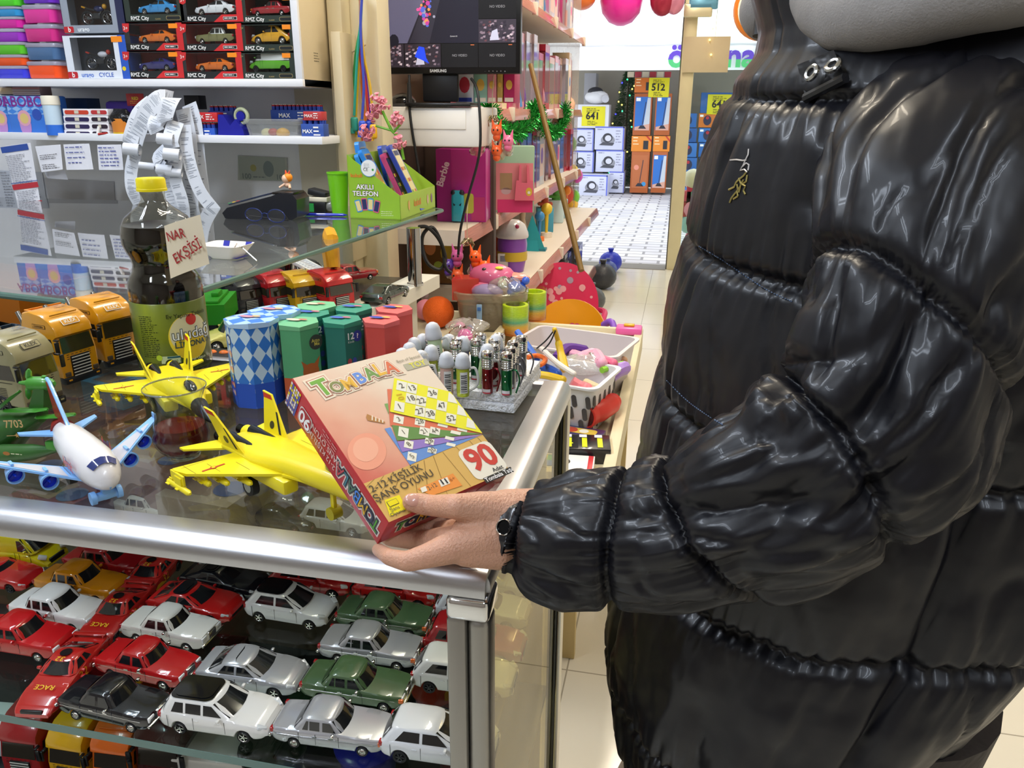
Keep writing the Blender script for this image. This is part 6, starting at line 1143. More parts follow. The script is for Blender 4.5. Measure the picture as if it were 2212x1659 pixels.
def scr(name, x0, y0, x1, y1, bg, draw=None, lab=None):
 b = MB(); b.M = frame((0, .0022-.0002, 0), (1, 0, 0), (0, 0, 1)); b.rect(x0, y0, x1, y1, M(bg, .2, emit=.55, var=0), .0002)
 if draw: draw(b, x0, y0, x1-x0, y1-y0)
 b.build(name, t, lab)
E_ = lambda c, e=.6: M(c, .3, emit=e, var=0)
L_, R_ = -w/2+.016, w/2-.014; B0 = .020; sx = (R_-L_)/3.98
def big(b, x, y, w, h):
 b.poly([(x, y), (x+w*.36, y), (x+w*.62, y+h), (x+w*.12, y+h), (x, y+h*.6)], E_('#55546e', .7), .0004); b.poly([(x+w*.38, y), (x+w*.56, y), (x+w*.72, y+h), (x+w*.62, y+h)], E_('#2c2a38'), .0004); b.disc(x+w*.10, y+h*.35, w*.03, E_('#2f2f42'), .0006, 14, .8); b.disc(x+w*.24, y+.006, w*.045, E_('#1b1b28'), .0006, 10, 1.3); q = random.Random(4)
 for i in range(46): b.disc(x+w*q.gauss(.53, .035), y+h*q.uniform(.25, .98), w*q.uniform(.008, .02), E_(q.choice(('#b83a3a', '#c94a8a', '#4a5ab8', '#d9884a', '#a83a8a', '#8a8aa0')), .8), .0006+i*.00001, 8)
 b.text('Camera 01', x+w*.78, y+h*.1, .004, E_('#c9c9d0'), .0008)
def view(seed, blue=None, pale='#a9a8bd'):
 def f(b, x, y, w, h):
  q = random.Random(seed)
  for i in range(60): cx, cy = x+w*q.uniform(.04, .94), y+h*q.uniform(.05, .92); b.poly([(cx-w*.04, cy-h*.03), (cx+w*.03, cy-h*.05), (cx+w*.04, cy+h*.05), (cx-w*.02, cy+h*.04)], E_(q.choice(('#4a3f4e', '#7a6a78', '#2a2430', '#8a7a8a', '#5a3a42', '#b9a9b4'))), .0004+i*.00001)
  b.poly([(x+w*.3, y+h*.1), (x+w*.55, y+h*.12), (x+w*.5, y+h*.6), (x+w*.36, y+h*.5)], E_(pale, .8), .0012)
  if blue: b.poly([(x+w*.28, y+h*.45), (x+w*.4, y+h*.9), (x+w*.55, y+h*.85), (x+w*.6, y+h*.4), (x+w*.68, y+h*.15), (x+w*.5, y+h*.3)], E_('#1f3fd0', .9), .0014)
 return f
nv = lambda b, x, y, w, h: (b.text('NO VIDEO', x+w*.5, y+h*.5, .0075, E_('#77777c'), .0004, .01), b.rect(x+w*.8, y+h*.93, x+w*.9, y+h*.96, E_('#c96a3a'), .0004))
scr('camera_view', L_, B0+.072, L_+sx*3, B0+.27, '#23222e', big); scr('camera_view', L_, B0, L_+sx*.98, B0+.070, '#302a34', view(2)); scr('camera_view', L_+sx, B0, L_+sx*1.98, B0+.070, '#302a34', view(3, True)); scr('camera_view', L_+sx*2, B0, L_+sx*2.98, B0+.070, '#1b1b1e', nv); scr('camera_view', L_+sx*3, B0, R_, B0+.070, '#1b1b1e', nv); scr('camera_view', L_+sx*3, B0+.072, R_, B0+.140, '#3a3540', view(5)); scr('camera_view', L_+sx*3, B0+.142, R_, B0+.21, '#1b1b1e', nv); scr('camera_view', L_+sx*3, B0+.212, R_, B0+.27, '#1b1b1e', nv)
b = MB(); b.M = frame((0, .0022, .009), (1, 0, 0), (0, 0, 1)); b.text('SAMSUNG', -.01, 0, .0088, M('#c9cbd0', .4), .0004, .03)
for i in range(6): b.text('-+<v>o'[i], w*.28+.013*i, -.001, .005, M('#a9abb0', .4), .0004)
b.build('bezel_marks', t, 'silver maker lettering on the bezel', kind='stuff')
b = MB(); b.box((-.01, .03, -.035), (.12, .02, .10), M('#14151a', .4), .006); b.build('stand_neck', t); b = MB(); b.box((.0, .015, -.094), (.22, .14, .012), M('#1b1b1e', .35), .005); b.build('stand_foot', t)
zf = a.z-.100
ba, bb = ay(806, 283, YM-.03), ay(1038, 264, YM-.03); t = T('cash_drawer', 'white drawer unit under the monitor stand', 'drawer unit', ((ba.x+bb.x)/2, YM+.09, zf-.125)); w = bb.x-ba.x; cwm = M('#e6e4e2', .35)
b = MB(); b.box((0, 0, .062), (w, .26, .124), cwm, .008); b.build('housing', t); b = MB(); b.box((-.02, -.131, .085), (w*.86, .006, .060), M('#efeeec', .3), .003); b.build('drawer_front', t); t['label'] = 'white drawer unit under the monitor stand'
b_ = T('brown_cabinet', 'dark brown cabinet side below the white drawer unit', 'cabinet', ((ba.x+bb.x)/2, YM+.12, 0)); b = MB(); b.b2(-w*.42, w*.34, .29, .33, 0, zf-.126, M('#4a3b36', .55), .003); b.b2(-w*.46, -w*.42, -.12, .33, 0, zf-.126, M('#4a3b36', .55), .003); b.build('cabinet_body', b_); b = MB(); b.b2(-w*.40, w*.32, .287, .2895, .10, zf-.15, M('#54443e', .5), .0003); b.build('door', b_)
p = ay(862, 205, YM+.04); t = T('computer_mouse', 'black rounded dome object left of the monitor stand', 'mouse', (p.x-.0, YM+.08, zf)); b = MB(); b.sph((0, 0, .012), .045, M('#121316', .12, coat=1), 20, (1, .9, .72)); b.build('dome', t)
# cables
def cable(label, pts, y, r=.0035, col='#17171a', **k):
 P = [ay(px, py, y+dy) for px, py, dy in pts]; t = T('power_cable', label, 'cable', tuple(P[-1])); b = MB(); b.tube([p-P[-1] for p in catmull(P, 6)], r, M(col, .45), 8); b.build('cord', t); return t
t = cable('black cable hanging from the monitor past the pink carton', [(1018, 170, 0), (1032, 200, -.04), (1038, 290, -.06), (1032, 350, -.06), (1010, 430, -.06), (994, 500, -.06), (990, 550, -.06)], YM, .0045)
t = cable('black cable with a plug hanging beside the brown cabinet', [(884, 162, -.02), (884, 225, -.04), (890, 280, -.05), (900, 340, -.05), (912, 420, -.05)], YM, .0045); b = MB(); p = ay(884, 200, YM-.03)-V(t.location); b.cyl(p+V((0, 0, .03)), p-V((0, 0, .035)), .006, .010, M('#2a2a2c', .4), 12); b.build('plug', t)
cable('coiled black cable loop by the chrome pillar', [(905, 490, 0), (925, 492, -.01), (950, 520, 0), (962, 560, .01), (950, 582, 0), (925, 570, -.01), (912, 535, 0), (915, 505, 0), (935, 492, .01), (955, 530, .02), (962, 575, 0), (975, 590, 0)], 2.42, .006)
cable('cream flex tied round the beige column', [(790, 96, 0), (755, 115, -.01), (730, 132, -.02), (722, 148, -.02), (724, 160, -.01)], 2.34, .003, '#cfc2a4')
# lanyards hung at the column
for i, (x0, x1, x2, c, n) in enumerate(((768, 764, 762, '#3aa05a', 'green'), (775, 772, 768, '#d9c02a', 'yellow'), (780, 782, 790, '#e07a2a', 'orange'), (784, 793, 800, '#6a2a9c', 'purple'), (778, 790, 796, '#c93a3a', 'red'), (786, 800, 806, '#c9a02a', 'gold'), (772, 768, 765, '#2a9c8a', 'teal'), (782, 786, 782, '#3a4ab0', 'blue'))):
 y = 2.33-.006*i; P = [ay(776+i, -20, y), ay(779, 50, y), ay(x0, 120, y), ay(x1, 190, y), ay(x2, 250+8*(i % 3), y)]; t = T('whistle_cord', n+' cord of a plastic whistle in the bunch hung on the column', 'cord', tuple(P[-1]), group='whistles hung on coloured cords'); o = P[-1]
 b = MB(); b.tube([p-o for p in catmull(P, 5)], .0042, M(c, .5), 6); b.build('cord', t); b = MB(); b.box((0, 0, -.024), (.022, .015, .042), M(('#35b04a', '#e0c81e', '#e85a2a', '#5a2a9c', '#2a3fb0', '#e0a81e', '#2a8a7a', '#2f4fc0')[i], .35), .007, 3); b.cyl((-.008, 0, -.035), (-.008, 0, -.05), .008, .008, M(('#35b04a', '#e0c81e', '#e85a2a', '#5a2a9c', '#2a3fb0', '#e0a81e', '#2a8a7a', '#2f4fc0')[i], .35), 14); b.build('whistle', t)
def doll(b, M0, h, dress, hair, q):
 b.M = M0; s = h; b.lathe([(.0001, 0), (.16*s, 0), (.13*s, .2*s), (.06*s, .48*s), (.075*s, .62*s), (.04*s, .70*s), (.03*s, .73*s)], M(dress, .4), 14); b.sph((0, 0, .82*s), .095*s, M('#e0ae94', .5), 12); b.sph((-.025*s, 0, .84*s), .11*s, M(hair, .5), 12); b.M = MX()
def dollbox(label, x1, y0, y1, z, h, dep, col, dress, hair, group, tilt=0, kind='win'):
 w = y1-y0; t = T('doll_box', label, 'doll box', (x1-dep/2, (y0+y1)/2, z+.0005), 0, group); m = M(col, .35, coat=.3); b = MB(); th = .0015
 if kind == 'solid':
  b.box((0, 0, h/2), (dep, w, h), m, .001); b.M = frame((dep/2+.0004, 0, 0), (0, 1, 0), (0, 0, 1)); b.rect(-w*.35, h*.15, w*.35, h*.7, M('#e9c9c0', .4)); b.disc(0, h*.5, w*.22, M(dress, .4), .0004, 14, 1.2); b.rect(-w*.3, h*.8, w*.3, h*.92, M('#f0d8e0', .4), .0004); b.M = frame((0, -w/2-.0004, 0), (1, 0, 0), (0, 0, 1)); b.rect(-dep*.3, h*.1, dep*.3, h*.5, M('#e3b8b4', .4)); b.disc(0, h*.7, dep*.25, M(dress, .4), .0002, 12); b.M = MX(); b.build('carton', t); return t
 b.box((-dep/2+th, 0, h/2), (th*2, w, h), m); b.box((0, 0, th), (dep, w, th*2), m); b.box((0, 0, h-h*.06), (dep, w, h*.12), m); b.box((0, w/2-th, h/2), (dep, th*2, h), m); b.box((-dep*.2, -w/2+th, h/2), (dep*.6, th*2, h), m); b.box((dep/2-th, 0, h*.06), (th, w, h*.12), m)
 b.build('carton', t); b = MB(); b.M = frame((dep/2-.0005, 0, 0), (0, 1, 0), (0, 0, 1)); b.rect(-w/2, h*.1, w/2, h*.9, GL('#f2f2f4', 1.2, .05, .06)); b.M = frame((0, -w/2, 0), (1, 0, 0), (0, 0, 1)); b.rect(dep*.1, h*.1, dep/2, h*.9, GL('#f2f2f4', 1.2, .05, .06)); b.build('window_film', t)
 b = MB(); doll(b, MX.Translation((-.0, 0, .01)), min(h*.82, .30), dress, hair, 0); b.build('doll', t); return t
PAL = [('#c22a72', 'magenta'), ('#d9a9a4', 'dusty pink'), ('#e6d6b0', 'cream'), ('#a81e5a', 'deep rose'), ('#d98a9c', 'pink'), ('#c9b9c4', 'pale lilac'), ('#c43a52', 'raspberry'), ('#b9c4d9', 'pale blue'), ('#e0b9a9', 'salmon')]
HAIR = ['#d9b46a', '#6a3a22', '#a8542a', '#e0c88a']; DR = ['#d83a8a', '#e0609a', '#7a4ab0', '#e9a0b0', '#4a8ad0', '#f0c0c8']
HN = dict(zip(HAIR, ('blonde', 'dark haired', 'redhead', 'fair'))); DN = dict(zip(DR, ('doll in hot pink', 'doll in pink', 'doll in purple', 'doll in rose', 'doll in blue', 'doll in blush')))
q = random.Random(21)
def row(z, x1, y0, y1, hmin, hmax, where, skip=None, pal=PAL, step=(.10, .19)):
 y = y0; pv = 'the end panel'; short = {'on the topmost shelf': 'topmost shelf', 'on the shelf at monitor height': 'monitor high shelf', 'on the shelf at counter height': 'counter high shelf'}.get(where, 'lowest shelf')
 while y < y1-.08:
  w = q.uniform(*step); c, n = q.choice(pal); h = q.uniform(hmin, hmax); d_ = q.choice(DR); h_ = q.choice(HAIR)
  dollbox('%s box, %s %s, past %s, %s' % (n, HN[h_], DN[d_], pv, short), x1-q.uniform(.0, .03), y, y+w-.008, z, h, q.uniform(.07, .13), c, d_, h_, 'doll boxes '+where, kind='win' if q.random() < .68 else 'solid'); y += w; pv = 'the '+n+' one'
row(1.79, -.775, 3.3, 5.8, .26, .33, 'on the topmost shelf'); row(1.325, -.775, 2.98, 5.8, .28, .36, 'on the shelf at monitor height'); row(.92, -.775, 3.05, 5.8, .26, .33, 'on the shelf at counter height', pal=PAL+[('#3a6ac0', 'blue'), ('#3a6ac0', 'blue'), ('#9ab0d8', 'light blue')]); q.seed(5); row(.22, -.66, 3.25, 5.7, .15, .24, 'on the lowest shelf', pal=[('#3a3a44', 'dark grey'), ('#2a3fb0', 'blue'), ('#8a8a94', 'silver grey'), ('#a83a3a', 'dull red')])
# cartons behind the monitor
for x0, x1, c, n in ((985, 1022, '#d9d6da', 'white framed'), (1024, 1052, '#8fb8a4', 'mint'), (1053, 1072, '#d98a94', 'rose'), (1074, 1086, '#b9964a', 'tan'), (1088, 1112, '#b01e5a', 'crimson')): pxbox('doll_box', n+' doll carton seen under the monitor edge', x0, 110, x1, 222, .09, c, group='cartons seen under the monitor', y=2.72, draw=lambda b, w, h: (b.disc(w*.5, h*.35, w*.3, M('#c93a4a' if x0 == 985 else '#e0b04a', .4), .0004, 12, 1.4), b.rect(w*.1, h*.02, w*.9, h*.1, M('#2f3f9c' if x0 == 985 else '#e6d6c0', .4), .0004)))
# pink fashion doll carton at the near end of the counter-height shelf
a = az(945, 478, .9206); c = ay(1050, 466, a.y+.02); c.z = a.z; Fp = frame(a, c-a, V((0, 1, 0))); w = (c-a).length; h = ay(920, 322, a.y).z-.92
t = T('doll_carton', 'big magenta doll carton with white script on its side at the near shelf end', 'doll box', matrix=Fp); m = M('#b8268c', .35, coat=.3); b = MB(); b.b2(0, w, 0, .13, 0, h, m, .002); b.M = frame((0, -.0005, 0), (1, 0, 0), (0, 0, 1)); b.rect(0, 0, w*.3, h, M('#a02080', .35), .0002); b.M = b.M @ TR(w*.14, h*.66, 0, rz=R(72)); b.text('Barbie', 0, 0, .026, M('#e9c9e0', .4), .0008, .03); b.M = frame((0, -.0005, 0), (1, 0, 0), (0, 0, 1))
b.rect(w*.55, h*.12, w*.75, h*.4, M('#c9c04a', .4), .0004, .01); b.rect(w*.70, h*.02, w*.98, h*.35, M('#c83a78', .4), .0003); b.M = MX(); b.build('carton', t)
b = MB(); b.M = TR(w*.44, -.016, .005); tq = M('#2fa8c0', .3, coat=.5); b.loft([[V((x, y, z)) for x, y in rrect(-.024, -.014, .024, .014, .012, 5)] for z in (0, .06, .085)]+[[V((x*.8, y*.8, .112)) for x, y in rrect(-.024, -.014, .024, .014, .012, 5)]], tq)
for sx_ in (-1, 1): b.sph((sx_*.015, -.004, .104), .011, M('#16202a', .3), 12); b.poly([(sx_*.006, -.0146, .060), (sx_*.016, -.0146, .068), (sx_*.013, -.0146, .056)], M('#16202a', .3))
b.build('blue_figure', t, 'turquoise figure with black tufts')
a = az(1058, 462, .9206); t = T('doll_carton', 'mint and pink carton with a pink handled bag beside the magenta carton', 'doll box', (a.x, a.y+.05, .9206), R(14)); b = MB(); b.b2(0, .17, 0, .09, 0, h*1.0, M('#9fc0a8', .4), .002); b.M = frame((0, -.0005, 0), (1, 0, 0), (0, 0, 1)); b.rect(.005, .01, .165, h*.75, M('#e08a94', .4)); b.rect(.03, h*.35, .08, h*.6, M('#a88a6a', .4), .0004); b.disc(.055, h*.33, .02, M('#c9a9b4', .4), .0004, 16, .7); b.rect(.02, .0, .165, h*.2, M('#d83a7a', .4), .0006); b.M = MX(); b.build('carton', t)
b = MB(); b.M = frame((.13, -.012, 0), (1, 0, 0), (0, 0, 1)); pk = M('#e8728c', .35); b.prism([(-.04, .05), (.04, .05), (.034, .13), (.020, .13), (.016, .19), (.008, .19), (.010, .12), (-.012, .12), (-.014, .19), (-.022, .19), (-.024, .13), (-.034, .13)], -.006, .006, pk); b.disc(.018, .085, .013, M('#e0c040', .4), .0065, 16, 1.3); b.disc(.018, .082, .006, WHITE, .0068, 12); b.build('pink_bag', t, 'pink plastic bag shape')
# key rings in bags (two bunches)
def bunch(label, px, py, y, s, cols):
 p = ay(px, py, y); t = T('key_ring_bunch', label, 'key rings', tuple(p)); q = random.Random(px); b = MB(); b.tube([(0, .02, .17*s), (0, 0, .12*s), (.0, 0, .05*s)], .0016, M('#b9a98a', .4), 6); [b.tube([(.012*s*math.cos(k), .008*math.sin(k), .03*s+.012*s*(k % 3)) , (.02*s*math.cos(k+1), .01*math.sin(k+1), .045*s), (.01*s*math.cos(k+2), .01, .06*s)], .0022*s, M('#a89a7a', .25, .9), 6) for k in range(9)]; b.build('chains', t)
 for i, c in enumerate(cols):
  a = 2*PI*i/len(cols); x, z = .045*s*math.cos(a)*1.1, -.01*s+.03*s*math.sin(a); b = MB(); b.sph((x, -.012*s, z), .017*s, M(c, .3, coat=.5), 14); b.sph((x, -.012*s, z-.018*s), .012*s, M(c, .3, coat=.5), 12)
  for e in (-1, 1): b.cyl((x+e*.009*s, -.012*s, z+.010*s), (x+e*.014*s, -.012*s, z+.032*s), .006*s, .001, M(c, .3), 8)
  for e in (-1, 1): b.sph((x+e*.006*s, -.027*s, z+.002*s), .0028*s, INK, 8)
  b.build('charm', t)
 for k in range(10): b = MB(); a = q.uniform(0, 6.28); b.M = TR(.055*s*math.cos(a)*q.uniform(.4, 1), .01*q.uniform(-1, 1), -.04*s+.014*s*math.sin(a), q.uniform(0, 3), q.uniform(0, 3)); b.sph((0, 0, 0), .016*s, GL('#f0e8dc', 3., .06, .10), 9, (1, .7, 1.1)); b.build('bead', t)
bunch('bunch of pink and orange key rings hanging over the shelf edge, upper', 1064, 296, 2.70, 1.15, ['#e0709a', '#e8602a', '#3a3a3a', '#e0709a', '#e8602a']); bunch('bunch of orange and purple key rings hanging low by the clear bin', 1010, 565, 2.60, 1.3, ['#f0601a', '#f0601a', '#c95a9a', '#5a3a9c', '#e8602a', '#c95aa0'])
# green tinsel garland
P = [V((-.728, ax(x, y, -.715).y, ax(x, y, -.715).z)) for x, y in ((1062, 235), (1072, 262), (1095, 285), (1125, 285), (1150, 262), (1160, 235), (1172, 255), (1190, 285), (1208, 285), (1220, 262), (1226, 232))]; P = catmull(P, 7); t = T('tinsel_garland', 'green tinsel garland draped on the price rail', 'garland', tuple(P[0])); o = P[0]; q = random.Random(3); b = MB(); b.tube([p-o for p in P], .012, M('#0f4a1c', .4), 6); tm = M('#1f8a34', .18, .75); vs = []; fs = []
for i in range(3000):
 k = q.randrange(len(P)-1); p = lerp(P[k], P[k+1], q.random())-o; d = V((q.gauss(0, 1), q.gauss(0, 1), q.gauss(0, 1))).normalized(); e = d.orthogonal().normalized()*.0022; r_ = q.uniform(.03, .055); n0 = len(vs); vs += [p+e, p-e, p+d*r_-e, p+d*r_+e]; fs.append((n0, n0+1, n0+2, n0+3))
b.add(vs, fs, tm, False); b.build('tinsel', t)
# wooden stick leaning
a, c = ad(1146, 140, 3.55), ad(1256, 585, 3.2); t = T('wooden_stick', 'long brown wooden stick leaning against the doll shelving', 'stick', tuple(c)); b = MB(); b.tube([a-c, lerp(a, c, .5)-c, V((0, 0, 0))], [.011, .013, .012], M('#7a6030', .5), 10); b.build('stick', t)
def on3(px, py, z=.6455): return az(px, py, z)
p = on3(1100, 590); t = T('toy_jar', 'purple and clear octopus toy jar with white domed lid', 'toy jar', (p.x, p.y+.06, .6455)); b = MB(); pu = M('#8a4ab8', .3, coat=.5); b.lathe([(.0001, 0), (.052, 0), (.062, .05), (.066, .12), (.062, .15)], pu, 28); b.lathe([(.066, .05), (.068, .07), (.066, .09)], M('#d0b03a', .3), 28); b.build('jar_body', t); b = MB(); b.lathe([(.070, .148), (.072, .155), (.070, .17), (.055, .205), (.03, .222), (.0001, .226)], M('#d9d4da', .3, coat=.5), 28); b.sph((.03, -.045, .20), .010, M('#b03060', .4), 10); b.build('lid', t, 'white domed lid')
b = MB(); b.M = frame((0, -.064, .05), (1, 0, 0), (0, 0, 1)); b.rect(-.05, -.03, -.005, .035, M('#e6e0e0', .4), 0, .004); b.rect(-.04, .0, -.015, .025, M('#8a8a9c', .4), .0004); b.build('label', t)
t = T('slime_pot_lid', 'pink star foot of a toy beside the octopus jar', 'toy', (p.x-.03, p.y-.01, .646)); b = MB(); b.sph((0, 0, .012), .02, M('#d02a8a', .3, coat=.5), 14, (2, 1, .7)); b.build('foot', t)
p = on3(1050, 580); t = T('toy_guitar_case', 'red and cream upright toy box with blue band behind the key rings', 'toy box', (p.x+.0, p.y+.06, .6455), R(10)); b = MB(); b.box((0, 0, .09), (.14, .05, .18), M('#e6d9c0', .4), .02, 4); b.build('case_body', t); b = MB(); b.box((-.05, -.005, .06), (.045, .055, .12), M('#d0302a', .35), .015, 4); b.box((.05, -.005, .08), (.04, .055, .16), M('#d84a2a', .35), .015, 4); b.box((-.05, -.006, .135), (.044, .054, .03), M('#3a4a7a', .35), .008); b.build('red_panels', t, 'red end panels')
p = on3(1020, 560); t = T('toy_heart_bag', 'pink plush heart shaped toy in a clear bag on the lower shelf', 'toy', (p.x-.02, p.y+.10, .66)); b = MB(); b.sph((-.02, 0, .07), .05, M('#c94ab0', .4), 16, (.8, .6, 1.4)); b.sph((.09, 0, .09), .05, M('#c04a9c', .4), 16, (.8, .6, 1.3)); b.sph((.035, -.01, .08), .035, M('#e6d0b0', .4), 16, (.8, .6, 2)); b.build('plush', t)
def goods(label, px, py, kind, c1, c2, s=1., z=.6455):
 p = az(px, py, z); t = T('toy', label, 'toy', (p.x, p.y, z), q.uniform(-.3, .3)); b = MB()
 if kind == 'doll': doll(b, MX(), .22*s, c1, c2, 0)
 elif kind == 'tower': b.box((0, 0, .05*s), (.07*s, .05*s, .10*s), M(c1, .4), .004); b.cyl((0, 0, .10*s), (0, 0, .15*s), .02*s, .012*s, M(c2, .4), 14); b.box((0, 0, .115*s), (.06*s, .045*s, .012*s), M(c2, .4), .003)
 elif kind == 'cone': b.poly([(-.05*s, -.03, 0), (.06*s, -.03, 0), (.0, -.02, .15*s)], M(c1, .4)); b.prism([(-.05*s, -.03), (.06*s, -.03), (.06*s, .03), (-.05*s, .03)], 0, .012, M(c2, .4)); b.cyl((0, 0, 0), (0, 0, .14*s), .045*s, .004, M(c1, .4), 4)
 elif kind == 'rattle': b.cyl((0, 0, .0), (0, 0, .02*s), .025*s, .025*s, M(c2, .4), 16); b.cyl((0, 0, .02*s), (0, 0, .10*s), .006*s, .009*s, M(c1, .4), 10); b.sph((0, 0, .12*s), .025*s, M(c1, .4), 14)
 b.build('toy_body', t); return t
goods('teal cone shaped card toy on the lower shelf beyond the jar', 1150, 540, 'cone', '#2a9aa8', '#2a7f94', 1.2); goods('doll with brown hair sitting beyond the octopus jar', 1128, 520, 'doll', '#d9c0a8', '#7a5530', 1.1); goods('yellow stacking rattle on the lower shelf', 1180, 512, 'rattle', '#e0c03a', '#e6d9c9', 1.3); goods('brown and blue toy tower on the lower shelf', 1176, 500, 'tower', '#4aa0c0', '#b8503a', 1.4); goods('blue and yellow ring toy on the lower shelf', 1165, 520, 'rattle', '#3a8ac8', '#e87a3a', 1.1); goods('white and green toy house on the lower shelf', 1200, 480, 'tower', '#c9e0e6', '#5aa84a', 1.4); goods('red lidded toy pot near the shelf end', 1212, 470, 'tower', '#a8d0e0', '#c8503a', 1.2); goods('orange rattle toy at the lower shelf end', 1222, 462, 'rattle', '#e88a2a', '#e0e0d0', 1.3)
# balls and plush hanging at the far end
for px, py, yy, r_, c, n in ((1216, 400, 5.9, .06, '#8ac82a', 'lime'), (1222, 422, 5.88, .07, '#e0503a', 'coral red'), (1236, 372, 5.9, .05, '#d8c02a', 'yellow'), (1246, 380, 5.9, .045, '#e050d0', 'bright pink'), (1232, 440, 5.9, .06, '#f0c03a', 'amber'), (1238, 425, 5.9, .05, '#7ac83a', 'green'), (1228, 312, 5.9, .06, '#4ab04a', 'grass green'), (1214, 262, 5.9, .07, '#f09a4a', 'orange')):
 p = ay(px, py, yy); t = T('balloon_toy', n+' squeeze toy hanging at the far shelving end', 'toy', tuple(p), group='soft toys at the shelving end'); b = MB(); b.sph((0, 0, 0), r_, M(c, .35, coat=.3), 16, (1, 1, 1.15)); b.build('toy_body', t); b = MB(); b.cyl((0, 0, r_), (0, 0, r_+.12), .003, .003, INK, 5); b.build('string', t)
p = ay(1212, 290, 5.88); t = T('plush_toy', 'pale pink plush figure hanging at the shelving end', 'plush toy', tuple(p)); b = MB(); b.sph((0, 0, 0), .09, M('#e9b0a4', .7), 16, (1, 1, 1.6)); b.sph((.04, -.02, .20), .06, M('#f0c0a0', .7), 14); b.build('plush', t)
ZA = .6203
p = az(942, 712, ZA); t = T('rubber_ball', 'bright orange spiky rubber ball', 'ball', (p.x, p.y+.03, ZA+.0)); b = MB(); rb = .0535; b.sph((0, 0, rb), rb, M('#ff6a10', .5, bump=3, bs=420, var=.05), 48); b.build('ball_body', t)
p = az(905, 705, ZA); t = T('rubber_ball', 'smooth pale pink ball between the coral boxes and the orange ball', 'ball', (p.x-.0, p.y+.08, ZA)); b = MB(); b.sph((0, 0, .038), .038, M('#e88fa0', .4), 24); b.build('ball_body', t)
p = az(1046, 722, ZA); t = T('toy_bin', 'big clear plastic bin full of bagged squeeze toys', 'bin', (p.x, p.y+.10, ZA), R(8)); b = MB(); CB = GL('#e9e4da', 1.3, .08, .28, '#c9c0ac'); rr = lambda k, z: [V((x*k, y*k, z)) for x, y in rrect(-.12, -.085, .12, .085, .06, 6)]
b.loft([rr(.80, .0), rr(.84, .004), rr(.95, .10), rr(1.03, .102), rr(1.05, .108), rr(1.05, .128), rr(1.0, .132), rr(.97, .128), rr(.82, .006)], CB, cap=True); b.build('bin_body', t, 'clear bin'); b = MB(); b.loft([rr(.78, .008), rr(.90, .09)], M('#8a6a5a', .6), cap=True); b.build('contents', t, 'brownish contents behind the wall'); bt = t
b = MB(); b.box((-.03, -.097, .07), (.018, .006, .06), M('#8aa8c8', .4), .002); b.box((-.03, -.101, .085), (.012, .004, .012), M('#3a6ab0', .4), .001); b.build('clip', t)
o = V(t.location)
def inbin(name, label, x, y, z, parts):
 tt = T(name, label, 'toy', (o.x+x, o.y+y, o.z+z), group=None); b = MB()
 for c, pos, r_, sc in parts: b.sph(pos, r_, M(c, .35, coat=.5), 14, sc)
 b.build('toy_body', tt); return tt
inbin('squeeze_toy', 'pink squeeze animal with yellow mark lying on top of the bin', .0, .02, .17, [('#d0608a', (0, 0, 0), .055, (1.5, 1, .8)), ('#e08a7a', (.06, 0, .0), .035, (2, .8, .5)), ('#e9e03a', (.03, -.03, .035), .009, (1.6, 1, .6)), ('#2a2a2a', (-.02, -.035, .030), .008, (1, 1, .6)), ('#e07090', (-.02, -.03, -.04), .045, (1.3, 1, .7))])
inbin('squeeze_toy', 'blue bone shaped toy sticking out of the bin', .09, -.01, .145, [('#2f5ac8', (0, 0, 0), .020, (1.6, 1, 1)), ('#2f5ac8', (.03, 0, .022), .014, (1, 1, 1)), ('#2f5ac8', (-.02, 0, -.02), .014, (1, 1, 1))]); inbin('squeeze_toy', 'lilac bagged toy at the front rim of the bin', .0, -.05, .13, [('#9a8ab8', (0, 0, 0), .036, (1.5, .9, .8)), ('#c99a9a', (.03, -.01, -.01), .018, (1.4, 1, .8))])
tt = T('toy_block', 'red wrapped wedge shaped block in the bin', 'toy', (o.x-.085, o.y-.01, o.z+.10), R(20)); b = MB(); b.prism([(-.05, -.04), (.04, -.04), (.05, .03), (-.03, .04)], 0, .07, M('#c8382e', .2, coat=.6)); b.build('block_body', tt)
bag('clear wrapper bag bulging over the right side of the bin', 1095, 640, .74, .06, .05, .06, '#fff', [('#c9d0b8', .016, 'ball')])
bag('crumpled clear wrapper in front of the clear bin', 1010, 722, ZA+.01, .07, .05, .05, '#fff', [('#e060b0', .02, 'ball'), ('#2a3a9c', .014, 'ball')], haze=.25); bag('clear wrapper with a magenta toy behind the torches', 1000, 740, ZA+.002, .05, .05, .05, '#fff', [('#e83ac0', .025, 'ball')])
